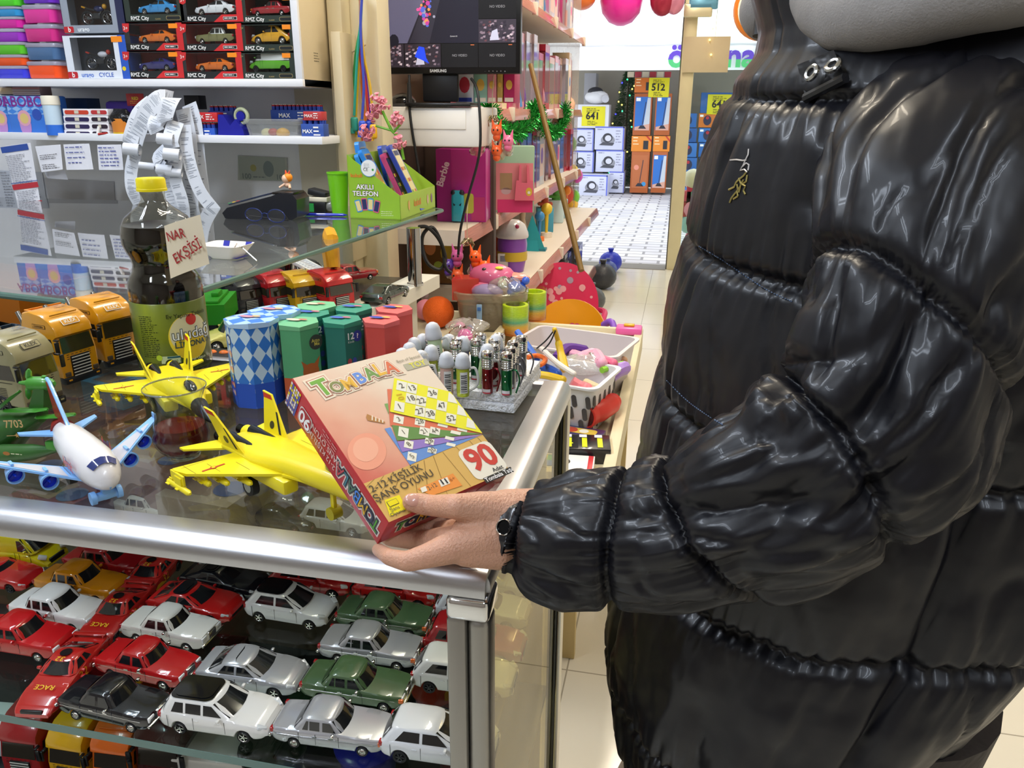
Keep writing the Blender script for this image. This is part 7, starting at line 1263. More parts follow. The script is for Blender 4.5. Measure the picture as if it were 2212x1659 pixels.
# stuff draped at left of bin: photo bag with cat print
p = az(925, 660, ZA); t = T('printed_bag', 'white bag printed with a brown kitten beside the chrome pillar', 'bag', (p.x-.10, p.y+.12, ZA), R(-8)); b = MB(); b.box((0, 0, .10), (.13, .03, .20), M('#c9b0bc', .5), .012, 3); b.M = frame((0, -.0158, .13), (1, 0, 0), (0, 0, 1)); b.disc(0, 0, .048, M('#d6cfc8', .5), .0, 24); b.disc(0, .01, .026, M('#a8734a', .5), .0004, 16, .8); b.disc(0, -.02, .022, M('#d9cdbf', .5), .0006, 16); b.poly([(-.02, .02), (-.012, .042), (-.004, .026)], M('#a8734a', .5), .0005); b.poly([(.02, .02), (.012, .042), (.004, .026)], M('#a8734a', .5), .0005); b.M = MX(); b.build('bag_body', t)
p = az(930, 600, .72); t = T('printed_bag', 'brown and yellow printed bag inside the coiled cable', 'bag', (p.x+.02, p.y+.05, .70), R(5)); b = MB(); b.box((0, 0, .10), (.14, .03, .22), M('#6a4a22', .5), .012, 3); b.M = frame((0, -.0158, .10), (1, 0, 0), (0, 0, 1)); b.disc(-.03, .03, .022, M('#c98a5a', .5), 0, 14, 1.4); b.disc(.035, .01, .026, M('#b9a83a', .5), .0004, 14, 1.3); b.disc(.0, -.04, .018, M('#9ab84a', .5), .0006, 12); b.M = MX(); b.build('bag_body', t)
# rainbow springs
RB = RAMP([(0, '#e0702a'), (.28, '#e0b02a'), (.42, '#3aa88a'), (.62, '#b4d81a'), (1, '#c8e01a')], 'Z', .3, 14, 0, False)
for px, py, dy, lab in ((1113, 722, 0, 'rainbow spring toy in a clear tube, front one'), (1141, 706, .10, 'rainbow spring toy in a clear tube, rear one')):
 p = az(px, py, ZA); t = T('rainbow_spring', lab, 'spring toy', (p.x, p.y+dy, ZA+.003), group='rainbow springs'); t.scale = (1.35, 1.35, 1.5); b = MB(); rg = []
 b.lathe([(.031, 0)]+[(.031+.0009*(i % 2), .004+.062*i/40) for i in range(41)]+[(.024, .066)]+[(.024, .004)], RB, 28); b.build('coil', t); b = MB(); b.lathe([(.0335, -.001), (.0335, .074)], GL('#f4f6ee', 1.4), 24); b.build('clear_tube', t)
# baskets on the right table
ZR = .6003
def basket(label, c, w, d, h, m, rz=0, holes=False, rim=.008):
 t = T('basket', label, 'basket', c, rz); rr = lambda k, z, e=0: [V((x, y, z)) for x, y in rrect(-w/2*k-e, -d/2*k-e, w/2*k+e, d/2*k+e, .025, 5)]
 b = MB(); b.loft([rr(.86, .0), rr(.88, .003), rr(.99, h-.006), rr(1., h-.005, rim), rr(1., h, rim), rr(.985, h), rr(.86, .006)], m); b.build('basket_body', t)
 if holes:
  b = MB(); dk_ = M('#4a4644', .7)
  for r_ in range(3):
   for k in range(int(w/.035)): x = -w*.40+.034*k+.008*r_; b.M = frame((x, -d/2*(.90+.07*(.25+.25*r_))-.0012, h*(.25+.23*r_)), (1, 0, .15), (.25, 0, 1)); b.prism(rrect(-.006, -.015, .006, .015, .0058, 4), 0, .0008, dk_)
   for k in range(int(d/.035)): y = -d*.38+.034*k; b.M = frame((w/2*(.90+.07*(.25+.25*r_))+.0012, y, h*(.25+.23*r_)), (0, 1, .15), (0, .25, 1)); b.prism(rrect(-.006, -.015, .006, .015, .0058, 4), 0, .0008, dk_)
  b.M = MX(); b.build('slots', t, 'slanting slots')
 return t
bk = basket('white slotted basket with bagged pink toys, nearer one', (-.262, 1.775, ZR), .26, .18, .13, M('#dcdcdf', .35), R(-14), True)
b2_ = basket('white long basket full of soft stretchy toys, farther one', (-.25, 2.04, ZR), .29, .20, .13, M('#d8cfd0', .35, trans=.1), R(-14))
def noodle(name, label, pts, r, c, cat='toy'): P = catmull(pts, 5); t = T(name, label, cat, tuple(P[0])); b = MB(); b.tube([p-P[0] for p in P], r, M(c, .4), 9); b.sph(tuple(P[-1]-P[0]), r if not isinstance(r, list) else r[-1], M(c, .4), 10); b.build('toy_body', t); return t
W_ = lambda x, y, z=.72: az(x, y, z)
noodle('stretch_toy', 'dark purple curved stretchy toy in the far basket', [W_(1200, 775, .73), W_(1225, 752, .74), W_(1262, 756, .73)], .013, '#5a2f8a'); noodle('stretch_toy', 'long pale pink stretchy toy in the far basket', [W_(1232, 765, .72), W_(1255, 772, .73), W_(1285, 765, .73), W_(1300, 785, .73)], .016, '#e0a0b8'); noodle('stretch_toy', 'lilac twin lobed toy at the right end of the far basket', [W_(1318, 812, .70), W_(1335, 800, .71), W_(1348, 795, .71)], .018, '#a884d0'); noodle('stretch_toy', 'green and yellow stripy toy in the far basket', [W_(1300, 800, .72), W_(1325, 792, .72), W_(1345, 786, .72)], .008, '#8ac83a'); noodle('stretch_toy', 'pink rosy toy with red dots in the far basket', [W_(1305, 778, .73), W_(1325, 785, .73)], .012, '#e06a8a'); noodle('stretch_toy', 'pale beige toy tucked into the far basket', [W_(1338, 776, .70), W_(1348, 778, .70)], .010, '#d9a884'); noodle('stretch_toy', 'pink coral lump in a clear wrapper in the near basket', [W_(1232, 830, .71), W_(1250, 840, .70), W_(1265, 845, .70)], .021, '#e07a84'); noodle('stretch_toy', 'beige toy leg beside the coral lump in the near basket', [W_(1265, 826, .71), W_(1290, 838, .71)], .010, '#cdbf98')
bag('clear crackly bag heaped in the near basket', 1262, 808, .69, .07, .05, .05, '#fff', [('#b9b08a', .01, 'ball')]*3, haze=.3); bag('clear bag lying behind in the near basket', 1250, 790, .69, .08, .05, .04, '#fff', [], haze=.3)
# slingshot toys
noodle('sling_toy', 'yellow ribbed catapult handle standing up from the basket', [W_(1220, 800, .74), W_(1212, 765, .77), W_(1205, 735, .80), W_(1198, 712, .83)], [.011]*5+[.009]*5+[.006]*6, '#dfb81e'); noodle('sling_toy', 'white and grey syringe like toy lying across the basket', [W_(1170, 753, .78), W_(1205, 785, .77), W_(1240, 808, .76)], .0065, '#d9d2ca'); noodle('sling_toy', 'blue catapult handle beside the torches', [W_(1117, 716, .80), W_(1135, 740, .78), W_(1160, 775, .75)], .008, '#2f62c0'); noodle('sling_toy', 'orange clothes peg shaped toy by the torches', [W_(1140, 772, .76), W_(1160, 768, .76), W_(1178, 776, .76), W_(1168, 788, .76), W_(1145, 784, .76)], .006, '#e8702a'); noodle('sling_toy', 'yellow catapult piece lying flat at the basket rim', [W_(1152, 808, .74), W_(1185, 812, .74), W_(1216, 820, .74)], .009, '#dcb420'); noodle('sling_toy', 'deep blue catapult lying under the orange one', [W_(1150, 790, .74), W_(1180, 795, .74), W_(1205, 808, .74)], .011, '#2456b4'); noodle('sling_band', 'black rubber band stretched from the yellow catapult', [W_(1198, 712, .83), W_(1180, 735, .80), W_(1160, 752, .78)], .0018, '#1a1a1a'); noodle('sling_band', 'second black rubber band looping to the white toy', [W_(1200, 714, .83), W_(1188, 740, .80), W_(1172, 758, .78)], .0018, '#1a1a1a')
# red boot, cards and boxes at the near end
p = W_(1275, 898, .64); t = T('rubber_boot', 'red toy rubber boot lying on its side', 'boot', tuple(p)); RD = M('#d8362a', .4); pp = [W_(1263, 900, .652)-p, W_(1275, 893, .652)-p, W_(1294, 887, .652)-p, W_(1312, 876, .652)-p, W_(1326, 866, .652)-p]; b = MB(); b.tube(catmull(pp, 5), [.030]*6+[.027]*6+[.026]*6+[.020]*3, RD, 22); d_ = (pp[1]-pp[0]).normalized(); b.cyl(pp[0]-d_*.0006, pp[0]-d_*.0001, .024, .024, M('#5e1512', .6), 22); b.tube([pp[0]+(d_.orthogonal().normalized()*math.cos(a)+d_.cross(d_.orthogonal().normalized())*math.sin(a))*.0275 for a in [2*PI*k/24 for k in range(24)]], .003, RD, 6, True); b.build('boot_body', t)
def dcar(b, w, h):
 b.rect(w*.04, h*.05, w*.5, h*.9, M('#141418', .3), .0004); 
 for k in range(4): b.rect(w*(.08+.24*k), h*.1, w*(.16+.24*k), h*.72, M('#d8e020', .4), .0008); b.rect(w*(.04+.24*k), h*.76, w*(.16+.24*k), h*.95, M('#e6e4ea', .4), .001)
 b.rect(w*.08, h*.3, w*.42, h*.36, M('#d8e020', .4), .0012)
for i, (x, y, sx_, sy_, hh, c, rz, lab) in enumerate(((-.180, 1.575, .14, .08, .035, '#1f1f26', 8, 'black and acid yellow toy car box, upright one nearest the boot'), (-.27, 1.575, .10, .08, .04, '#24203a', -6, 'black and acid yellow toy car box beside it to the left'), (-.205, 1.65, .15, .05, .03, '#3a3060', -10, 'purple and gold toy card box lying under the boot'), (-.33, 1.66, .10, .06, .035, '#4a3a6a', 14, 'purple and yellow toy box by the slotted basket'))):
 t = T('toy_car_pack', lab, 'toy box', (x, y, ZR), R(rz), 'small packs at the near table end'); b = MB(); b.box((0, 0, hh/2), (sx_, sy_, hh), M(c, .3, coat=.5), .001); b.M = TR(-sx_/2, -sy_/2, hh+.0003); dcar(b, sx_, sy_) if i < 2 else (b.rect(sx_*.1, sy_*.2, sx_*.9, sy_*.8, M('#d9b84a', .4), .0002, .01), b.disc(sx_*.5, sy_*.5, sy_*.3, M('#b8422a', .4), .0004), b.disc(sx_*.7, sy_*.5, sy_*.22, M('#e6e0d0', .4), .0006), b.rect(sx_*.05, sy_*.1, sx_*.3, sy_*.3, M('#2a2450', .4), .0008)); b.M = MX(); b.build('carton', t)
t = T('card_game_box', 'white card game box with a red, green, blue and yellow wheel', 'card game', (-.215, 1.487, ZR), R(3)); b = MB(); b.box((0, 0, .012), (.16, .075, .024), M('#ecebea', .35), .001); b.M = TR(-.02, .0, .0245); b.disc(0, 0, .05, M('#1d1d20', .4), 0, 32, .6); 
for k, c in enumerate(('#3aa84a', '#e8c81e', '#d83a2a', '#2a6ad8')): b.poly([(0, 0, .0003)]+[(.044*math.cos(a), .026*math.sin(a), .0003) for a in [PI/2*k+PI/2*j/6 for j in range(7)]], M(c, .4))
b.M = MX(); b.box((.072, 0, .012), (.012, .0752, .0242), M('#c8303a', .4), .001); b.build('carton', t)
t = T('pink_case', 'pink case with yellow clasp at the far table corner', 'case', (-.135, 2.545, ZR+.02), R(0)); b = MB(); b.box((0, 0, .012), (.085, .06, .024), M('#e060a8', .3), .006); b.build('case_body', t); b = MB(); b.box((0, 0, .028), (.035, .02, .008), M('#d8a81e', .3), .003); b.build('clasp', t)
def arch(b, w, h, th, m, r=.5, y=0, n=20, belly=.03):
 for s2 in (0, 1):
  vs = []
  for i in range(n+1):
   x = -w/2*math.cos(PI*i/n); zt = h*(1-r)+h*r*math.sin(PI*i/n); vs += [V((x, y-belly*(2*x/w)**2+th*s2, zt*k/6)) for k in range(7)]
  b.add(vs, [((7*i+k, 7*i+7+k, 7*i+8+k, 7*i+1+k) if s2 == 0 else (7*i+1+k, 7*i+8+k, 7*i+7+k, 7*i+k)) for i in range(n) for k in range(6)], m)
 k = len(b.v)-2*7*(n+1); b.f += [[k+7*i+6, k+7*i+13, k+7*(n+1)+7*i+13, k+7*(n+1)+7*i+6] for i in range(n)]; b.mi += [b._m(m)]*n; b.sm += [True]*n; b.uv += [None]*n
p = az(1220, 700, .36); t = T('child_chair', 'pink polka dot padded child chair on the floor', 'child chair', (-.53, 3.70, 0), R(6)); PD = M('#d8325e', .4); b = MB(); b.M = TR(0, .0, .36, rx=R(-14)); arch(b, .36, .27, .03, PD, .75); q = random.Random(5)
for i in range(42):
 x, z = q.uniform(-.155, .155), q.uniform(.02, .24); 
 if (x/.17)**2+(z/.262)**2*.9 < .95: r_ = q.choice((.007, .011, .016)); b.add([V((x+r_*math.cos(a), -.0015-.03*((x+r_*math.cos(a))/.18)**2, z+r_*math.sin(a))) for a in [2*PI*k/14 for k in range(14)]], [tuple(range(14))], M('#e9b0b4' if q.random() < .75 else '#b0a0b4', .4), False)
b.build('backrest', t, 'polka dot backrest'); b = MB(); b.M = TR(0, -.17, .34); b.loft([[V((x, y, z)) for x, y in rrect(-.19*k, -.17*k, .19*k, .17*k, .09, 6)] for k, z in ((.92, 0), (1, .012), (1, .035), (.93, .052))], M('#d0305a', .4)); b.build('seat', t)
for sx_ in (-1, 1): b = MB(); b.tube(catmull([(sx_*.18, .02, .40), (sx_*.21, -.10, .42), (sx_*.20, -.22, .40), (sx_*.20, -.26, .30)], 4), .014, M('#c83a6a', .4), 8); b.build('armrest', t); 
for sx_ in (-1, 1):
 for y in (-.30, -.02): b = MB(); b.cyl((sx_*.15, y, .34), (sx_*.18, y, 0), .012, .012, M('#b9b2b4', .3, .8), 10); b.build('leg', t)
t = T('child_chair', 'orange yellow plastic child chair with purple arms and a flower', 'child chair', (-.405, 3.05, 0), R(-6)); t.scale = (.9, 1, 1); OY = M('#e89a14', .35, coat=.3); b = MB(); b.M = TR(0, 0, .30, rx=R(-12)); arch(b, .34, .30, .02, OY, .45, belly=.04); b.poly([(.05, -.012, .10), (.10, -.022, .20), (.107, -.022, .20), (.058, -.012, .10)], M('#f0b850', .4))
for sg, c_ in ((.040, '#c84a78'), (.0, '#e0a0a4')): [b.add([V((.02*1+ .0+.022*math.cos(u)+.016*math.cos(a), -.010-sg*.02-.0, .18-.028*(sg == 0)+.012*math.sin(u)+.014*math.sin(a))) for a in [2*PI*k/10 for k in range(10)]], [tuple(range(10))], M(c_, .4), False) for u in [2*PI*j/6 for j in range(6)]]
b.disc(0, 0, .0, OY); b.build('backrest', t, 'orange backrest with flower print'); b = MB(); b.M = TR(0, -.15, .27); b.loft([[V((x, y, z)) for x, y in rrect(-.16*k, -.15*k, .16*k, .15*k, .06, 6)] for k, z in ((.95, 0), (1, .01), (1, .024), (.95, .03))], OY); b.build('seat', t)
for sx_ in (-1, 1): b = MB(); b.tube(catmull([(sx_*.165, -.03, .52), (sx_*.21, -.06, .54), (sx_*.235, -.10, .46), (sx_*.235, -.12, .28), (sx_*.22, -.13, .10), (sx_*.21, -.13, .0)], 4), .015, M('#8a5ac8', .35), 10); b.build('armrest', t, 'purple armrest')
for sx_ in (-1, 1): b = MB(); b.cyl((sx_*.13, -.05, .28), (sx_*.16, .0, 0), .012, .012, M('#8a5ac8', .35), 10); b.build('leg', t)
for px, py, r_, c, n in ((1190, 560, .09, '#2a3ac0', 'blue'), (1165, 590, .10, '#3a3c44', 'dark grey'), (1150, 640, .09, '#5a5c60', 'grey'), (1175, 575, .07, '#4a5a9c', 'slate'), (1130, 670, .07, '#a8404a', 'dull red')):
 p = az(px, py, r_); t = T('bagged_ball', n+' bundled bag on the floor by the shelving foot', 'bag', (max(p.x, -.55), p.y, .0), group='bundles on the floor by the shelving'); b = MB(); b.sph((0, 0, r_), r_, M(c, .4, bump=2, bs=30), 18, (1.1, 1, 1)); b.build('bundle', t); b = MB(); b.cyl((0, 0, r_*1.9), (0, 0, r_*2.3), r_*.15, r_*.3, M(c, .4), 10); b.build('knot', t)
YO = 13.75
def sbox(label, x0, x1, y0, y1, col, draw=None, dep=.4, group='steam cleaner boxes across the street', y=YO, name='appliance_box', z=None):
 a = ay(x0, y1, y); c = ay(x1, y0, y); w = c.x-a.x; h = c.z-a.z; t = T(name, label, 'box', (a.x, y, a.z if z is None else z), group=group); b = MB(); b.b2(0, w, 0, dep, 0, h, M(col, .5), .004); b.M = frame((0, -.003, 0), (1, 0, 0), (0, 0, 1))
 if draw: draw(b, w, h)
 b.M = MX(); b.build('carton', t); return t
def steam(b, w, h):
 e = M('#5a66c8', .5); b.rect(0, h*.95, w, h, e, .0005); b.rect(w*.96, 0, w, h, e, .0005); b.disc(w*.45, h*.42, w*.24, M('#8a8a92', .5), .001, 20, .72); b.disc(w*.44, h*.52, w*.17, M('#3a3a42', .5), .0015, 18, .9); b.disc(w*.46, h*.50, w*.11, M('#c9c9d4', .5), .002, 16, .9); b.poly([(w*.15, h*.2), (w*.62, h*.18), (w*.68, h*.3), (w*.3, h*.34)], M('#4a4a52', .5), .0022); b.lines(w*.72, h*.8, w*.95, 5, h*.12, h*.05, M('#8a8aa4', .5), .001); b.lines(w*.08, h*.86, w*.4, 1, .1, h*.05, M('#8a8aa4', .5), .001)
zs = -.02
for i, (x0, x1, y0, y1, n) in enumerate(((1234, 1283, 278, 325, 'top layer, left'), (1284, 1349, 274, 323, 'top layer, right'), (1230, 1283, 327, 371, 'second layer, left'), (1286, 1349, 325, 371, 'second layer, right'), (1250, 1313, 379, 424, 'bottom layer, front'), (1314, 1349, 371, 416, 'bottom layer, right behind'))): sbox('white and blue steam cleaner carton, '+n, x0, x1, y0, y1, '#c6c8da', steam, y=YO-(.35 if 'front' in n else 0))
p = ay(1287, 222, YO); t = T('vacuum_cleaner', 'white and black steam cleaner standing on the cartons across the street', 'vacuum cleaner', tuple(p)); b = MB(); b.sph((0, .1, .09), .2, M('#dcdce0', .4), 18, (1, .7, .55)); b.sph((-.02, .08, .17), .13, M('#2a2a30', .4), 14, (1, .6, .6)); b.sph((.02, .05, .13), .12, M('#dcdce0', .4), 14, (1.3, .6, .5)); b.build('shell', t); b = MB(); b.cyl((.16, -.06, .06), (.16, -.02, .06), .06, .06, M('#b9b9c0', .4), 16); b.build('wheel', t)
def price(label, x0, x1, y0, y1, num, y): 
 return sbox(label, x0, x1, y0, y1, '#d9cf1c', lambda b, w, h: (b.text(num, w*.47, h*.5, h*.36, INK, .002, .025), b.lines(w*.2, h*.86, w*.8, 3, h*.08, h*.05, M('#6a6414', .5), .002), b.lines(w*.25, h*.22, w*.75, 3, h*.08, h*.05, M('#6a6414', .5), .002)), dep=.01, y=y, group='yellow price signs', name='price_sign')
price('yellow price sign reading 641 left of the lit tree', 1256, 1308, 230, 272, '641', YO-.012); sbox('pale carton behind the left price sign', 1240, 1316, 226, 276, '#d6d6de', None, y=YO, name='appliance_box')
price('yellow price sign reading 512 with a folded corner', 1400, 1447, 168, 210, '512', YO-.012); price('yellow price sign reading 641 behind the shop window', 1526, 1584, 204, 247, '641', YO-.012)
# grey door and frame behind
sbox('grey shutter panel behind the steam cleaner', 1254, 1288, 158, 415, '#a9a9ae', None, y=YO+.6, name='shutter_panel')
# lit tree
p = ay(1345, 270, YO-.1); t = T('christmas_tree', 'tall artificial tree with coloured fairy lights across the street', 'christmas tree', (p.x, YO+.80, zs)); h = ay(1330, 152, YO+.8).z; b = MB(); b.cyl((0, 0, 0), (0, 0, h*.95), .03, .01, M('#4a3a2a', .7), 8); b.build('trunk', t); q = random.Random(9); vs = []; fs = []
for i in range(6000):
 z = h*(.06+.94*q.random()**1.1); r_ = .36*(1-z/h)**.8+.05; a = q.uniform(0, 2*PI); rr_ = r_*math.sqrt(q.random()); c = V((rr_*math.cos(a), rr_*math.sin(a), z)); d = V((math.cos(a), math.sin(a), q.uniform(-.6, .3))).normalized()*q.uniform(.03, .07); e = d.orthogonal().normalized()*.008; k = len(vs); vs += [c-e, c+e, c+d]; fs.append((k, k+1, k+2))
b = MB(); b.add(vs, fs, M('#3a5a3c', .7), False); b.build('needles', t)
cols_ = {'yellow': '#f2d860', 'blue': '#3a3af0', 'green': '#3af08a', 'warm': '#f0c86a'}
ltp = {}
for i in range(34):
 z = h*(.08+.88*i/34); r_ = .36*(1-z/h)**.8+.07; a = -PI/2+1.2*math.sin(i*1.9); c = ('yellow', 'warm', 'blue', 'green', 'yellow')[i % 5]; b = MB(); b.sph((r_*math.cos(a), r_*math.sin(a), z), .014, M(cols_[c], .4, emit=3.5, var=0), 8); b.build('fairy_light', t)
# vacuum cartons
def vac(blue):
 def f(b, w, h):
  b.rect(w*.08, h*.12, w*.92, h*.92, M('#2f6ab8' if blue else '#b0643a', .5), .001)
  if blue: b.poly([(w*.55, h*.12), (w*.92, h*.12), (w*.92, h*.9), (w*.75, h*.9)], M('#b9c0c8', .5), .0015); b.poly([(w*.1, h*.12), (w*.92, h*.12), (w*.92, h*.28), (w*.1, h*.2)], M('#c99a88', .5), .0017); b.rect(w*.12, h*.82, w*.36, h*.90, WHITE, .002)
  b.tube([(w*.66, h*.8, .004), (w*.52, h*.25, .004)], w*.02, M('#3a3a44', .5), 6); b.poly([(w*.3, h*.16), (w*.75, h*.16), (w*.6, h*.24), (w*.42, h*.24)], M('#2a2a34', .5), .003)
  if not blue: b.disc(w*.3, h*.62, w*.14, M('#d98a74', .5), .002); b.disc(w*.75, h*.22, w*.12, M('#3a8ac0', .5), .003)
 return f
def small(b, w, h): b.rect(w*.6, h*.15, w*.85, h*.7, M('#2a2a30', .5), .001); b.lines(w*.08, h*.85, w*.45, 3, h*.2, h*.1, M('#f0d0a0', .5), .001); b.poly([(w*.7, h), (w, h*.6), (w, h*.75), (w*.8, h)], M('#b8342a', .5), .0015)
G2 = 'orange and blue vacuum cartons across the street'
for x0, x1, y0, y1, c, f, n in ((1370, 1413, 168, 200, '#c96a24', small, 'orange carton at the top of the left stack'), (1366, 1410, 202, 292, '#a8582a', vac(True), 'tall blue fronted vacuum carton, upper left'), (1412, 1452, 202, 292, '#a8582a', vac(True), 'tall blue fronted vacuum carton, upper right'), (1363, 1408, 294, 327, '#d9822a', small, 'orange kettle carton, left'), (1410, 1448, 294, 327, '#d9822a', small, 'orange kettle carton, right'), (1360, 1404, 328, 416, '#a8582a', vac(False), 'tall brown vacuum carton at the bottom left'), (1405, 1443, 328, 416, '#a8582a', vac(True), 'tall blue fronted vacuum carton, bottom right')): sbox(n, x0, x1, y0, y1, c, f, dep=.3, group=G2)
ROW = ('topmost', 'second', 'third', 'fourth', 'fifth', 'sixth', 'lowest')
for r_ in range(7):
 for k in range(4):
  x0 = 1466+k*42; y0 = 245+r_*32; c = '#c9702a' if (r_, k) == (0, 1) else ('#2f62a8', '#2a5698', '#3a70b8')[(r_+k) % 3]; sbox('%s appliance carton behind the shop window, %s row, %s column' % ('orange' if c == '#c9702a' else 'blue', ROW[r_], ('leftmost', 'second', 'third', 'rightmost')[k]), x0, x0+40, y0, y0+30, c, lambda b, w, h: (b.disc(w*.5, h*.5, h*.3, M('#30304a', .5), .001, 12, 1.2), b.disc(w*.5, h*.68, h*.12, M('#b0303a', .5), .0015, 10), b.rect(w*.06, h*.75, w*.26, h*.9, WHITE, .001)), dep=.3, group='appliance cartons behind the shop window')
sbox('blue carton with the second price sign leaning on it', 1512, 1600, 200, 244, '#2f5ea0', None, dep=.3, group='appliance cartons behind the shop window')
# banner and awning
a = ay(1180, 97, 12.9); c = ay(1750, 90, 12.9); z0 = ay(1300, 152, 12.9).z; t = T('shop_banner', 'white awning valance with purple and green shop lettering', 'banner', (0, 12.9, 0)); b = MB(); bm_ = M('#f2f3f7', .6); n = 60; xs = [lerp(a.x-2, c.x+2.5, i/n) for i in range(n+1)]; vs = []
for x in xs: vs += [V((x, .03*math.sin(x*5), z0)), V((x, .015*math.sin(x*7), a.z))]
b.add(vs, [(2*i, 2*i+2, 2*i+3, 2*i+1) for i in range(n)], bm_); b.build('valance', t)
b = MB(); zc = (a.z+z0)/2; pu_, gr_ = M('#5a3ab0', .5), M('#4ab06a', .5)
def two(s_, px, hh):
 x = ay(px, 120, 12.85).x; b.M = frame((x, -.06, zc), (1, 0, 0), (0, 0, 1)); vs, fs = text_mesh(s_, .03); B = bmesh.new(); V_ = [B.verts.new((v.x*hh*1.38, v.y*hh*1.38, 0)) for v in vs]
 for f in fs:
  try: B.faces.new([V_[j] for j in f])
  except ValueError: pass
 bmesh.ops.bisect_plane(B, geom=B.verts[:]+B.edges[:]+B.faces[:], plane_co=(0, -hh*.12, 0), plane_no=(0, 1, 0)); B.verts.index_update()
 for up in (0, 1):
  ff = [[v.index for v in f.verts] for f in B.faces if (f.calc_center_median().y > -hh*.12) == bool(up)]; b.add([v.co.copy() for v in B.verts], ff, pu_ if up else gr_, False)
 B.free(); b.M = MX()
two('ö', 1462, .33); two('n', 1590, .33) if False else None; two('nal', 1608, .33); b.build('lettering', t, 'purple over green letters', kind='stuff')
b = MB(); w0, w1 = a.x-2, c.x+2.5; b.poly([(w0, 12.9, a.z), (w1, 12.9, a.z), (w1, 14.9, a.z+.85), (w0, 14.9, a.z+.85)], M('#f6f7fa', .6)); b.cyl((w0, 12.9, a.z), (w1, 12.9, a.z), .03, .03, M('#d9dade', .5), 8); tt = T('awning', 'bright white awning roof above the lettered valance', 'awning', (0, 0, 0)); b.build('canopy', tt)
for k in range(6): sbox('%s flag piece under the awning, %s from the left' % ('red' if k % 2 else 'cream', ROW[k].replace('topmost', 'first')), 1355+k*16, 1370+k*16, 155, 167, '#b8404a' if k % 2 else '#e6dcc0', None, dep=.01, y=YO+.4, group='little flags under the awning', name='flag')
# things hung at the shop front
p = ay(1342, 10, 6.7); t = T('balloon', 'big bright pink balloon hanging at the shop door', 'balloon', tuple(p)); b = MB(); b.lathe([(.0001, -.152), (.03, -.149), (.09, -.125), (.145, -.06), (.165, .02), (.155, .10), (.11, .17), (.05, .205), (.0001, .215)], M('#ee2aa8', .3, coat=.4, sub=.0), 32); b.build('balloon_body', t, ang=80)
p = ay(1258, -12, 6.6); t = T('balloon', 'orange balloon partly behind the doll shelf end', 'balloon', tuple(p)); b = MB(); b.sph((0, 0, 0), .11, M('#f0762a', .3, coat=.4), 24); b.build('balloon_body', t)
p = ay(1440, -2, 6.7); t = T('foil_balloon', 'dark red and pink foil balloon beside the door post', 'balloon', tuple(p)); b = MB(); b.sph((-.03, 0, 0), .12, M('#a8324a', .2, .4), 20, (.8, .5, 1)); b.sph((.06, .0, .0), .10, M('#d88aa4', .15, .4), 20, (.8, .4, 1.1)); b.build('balloon_body', t)
p = ay(1650, 20, 6.6); t = T('beach_ring', 'orange, white and green striped swim ring behind the zip collar', 'swim ring', tuple(p)); b = MB(); P = [(.17*math.cos(a), 0, .17*math.sin(a)) for a in [2*PI*k/32 for k in range(32)]]; b.tube(P, .05, M('#e0822a', .35), 10, True); b.tube([(x*.96, -.03, z*.96) for x, y, z in P], .030, M('#e9efe4', .35), 8, True); b.tube([(x*.9, -.045, z*.9) for x, y, z in P], .018, M('#5aa86a', .35), 8, True); b.build('ring_body', t)
p = ay(1525, 118, 6.95); t = T('cardboard_sign', 'blank beige card hung inside the shop window', 'card', tuple(p)); b = MB(); b.box((0, 0, 0), (.36, .006, .265), M('#cdbf9f', .7), .001); b.build('card', t); b = MB(); b.box((-.2+.26, 0, .30), (.003, .003, .34), M('#d9d0a0', .6)); b.build('string', t)
for i, (px, py, c, n) in enumerate(((1520, 5, '#6aa8c8', 'light blue'), (1508, 22, '#e0d8b4', 'cream'))): p = ay(px, py, 6.9); t = T('foil_bag', n+' foil bag hung high in the shop window', 'bag', tuple(p)); b = MB(); b.box((0, 0, 0), (.22, .03, .10), M(c, .25, .3), .012, 3); b.build('bag_body', t)
for i, (x, y) in enumerate(((1534, 35), (1540, 62), (1536, 118), (1533, 86))): p = ay(x, y, 6.93); t = T('fairy_light', 'small warm fairy light on the window string, ' + ('highest of all', 'just above the card', 'on the card itself', 'at the card top edge')[i], 'fairy light', tuple(p), group='warm fairy lights in the window'); b = MB(); b.sph((0, 0, 0), .008, M('#ffd870', .4, emit=4, var=0), 8); b.build('bulb', t)
# goods standing outside by the window
for i, (px, py, c, n, w_, h_) in enumerate(((1478, 424, '#e0607a', 'pink', .12, .10), (1478, 450, '#b8343c', 'red', .12, .14), (1500, 420, '#c83a5a', 'rose', .14, .18))): p = ay(px, py, 7.35); t = T('outdoor_box', n+' small carton outside the window glass', 'box', tuple(p), group='little cartons outside the window'); b = MB(); b.box((0, 0, 0), (w_, .1, h_), M(c, .5), .004); b.build('carton', t)
p = ay(1474, 560, 7.3); t = T('toy_display', 'bright multicoloured toy stand outside by the window', 'toy', (p.x+.06, 7.35, -.02)); b = MB()
for i, c in enumerate(('#e8d020', '#e0607a', '#9ad0d0', '#e89ab0', '#4ab08a', '#e0d8c0')): b.sph((.04*math.sin(i*2), 0, .12+.13*i), .09, M(c, .35), 14)
b.build('toys', t)
from mathutils.bvhtree import BVHTree
from mathutils import noise as NZ
GA, GU, GV = V((-.297, .550, 1.114)), V((.069, .104, .001)), V((.104, -.068, -.082))
GU *= .125/GU.length; GV = GV-GU*(GV.dot(GU)/GU.length_squared); GV *= .149/GV.length; GN = GU.cross(GV).normalized(); TH = .031; GD = GA+GV
FB = frame(GD, GU, -GV); IB = FB.inverted(); gw, gh = .125, .149
t = T('game_box', 'red and cream bingo game box held in the hand', 'game box', matrix=FB); RB_ = M('#b5232c', .38, coat=.25)
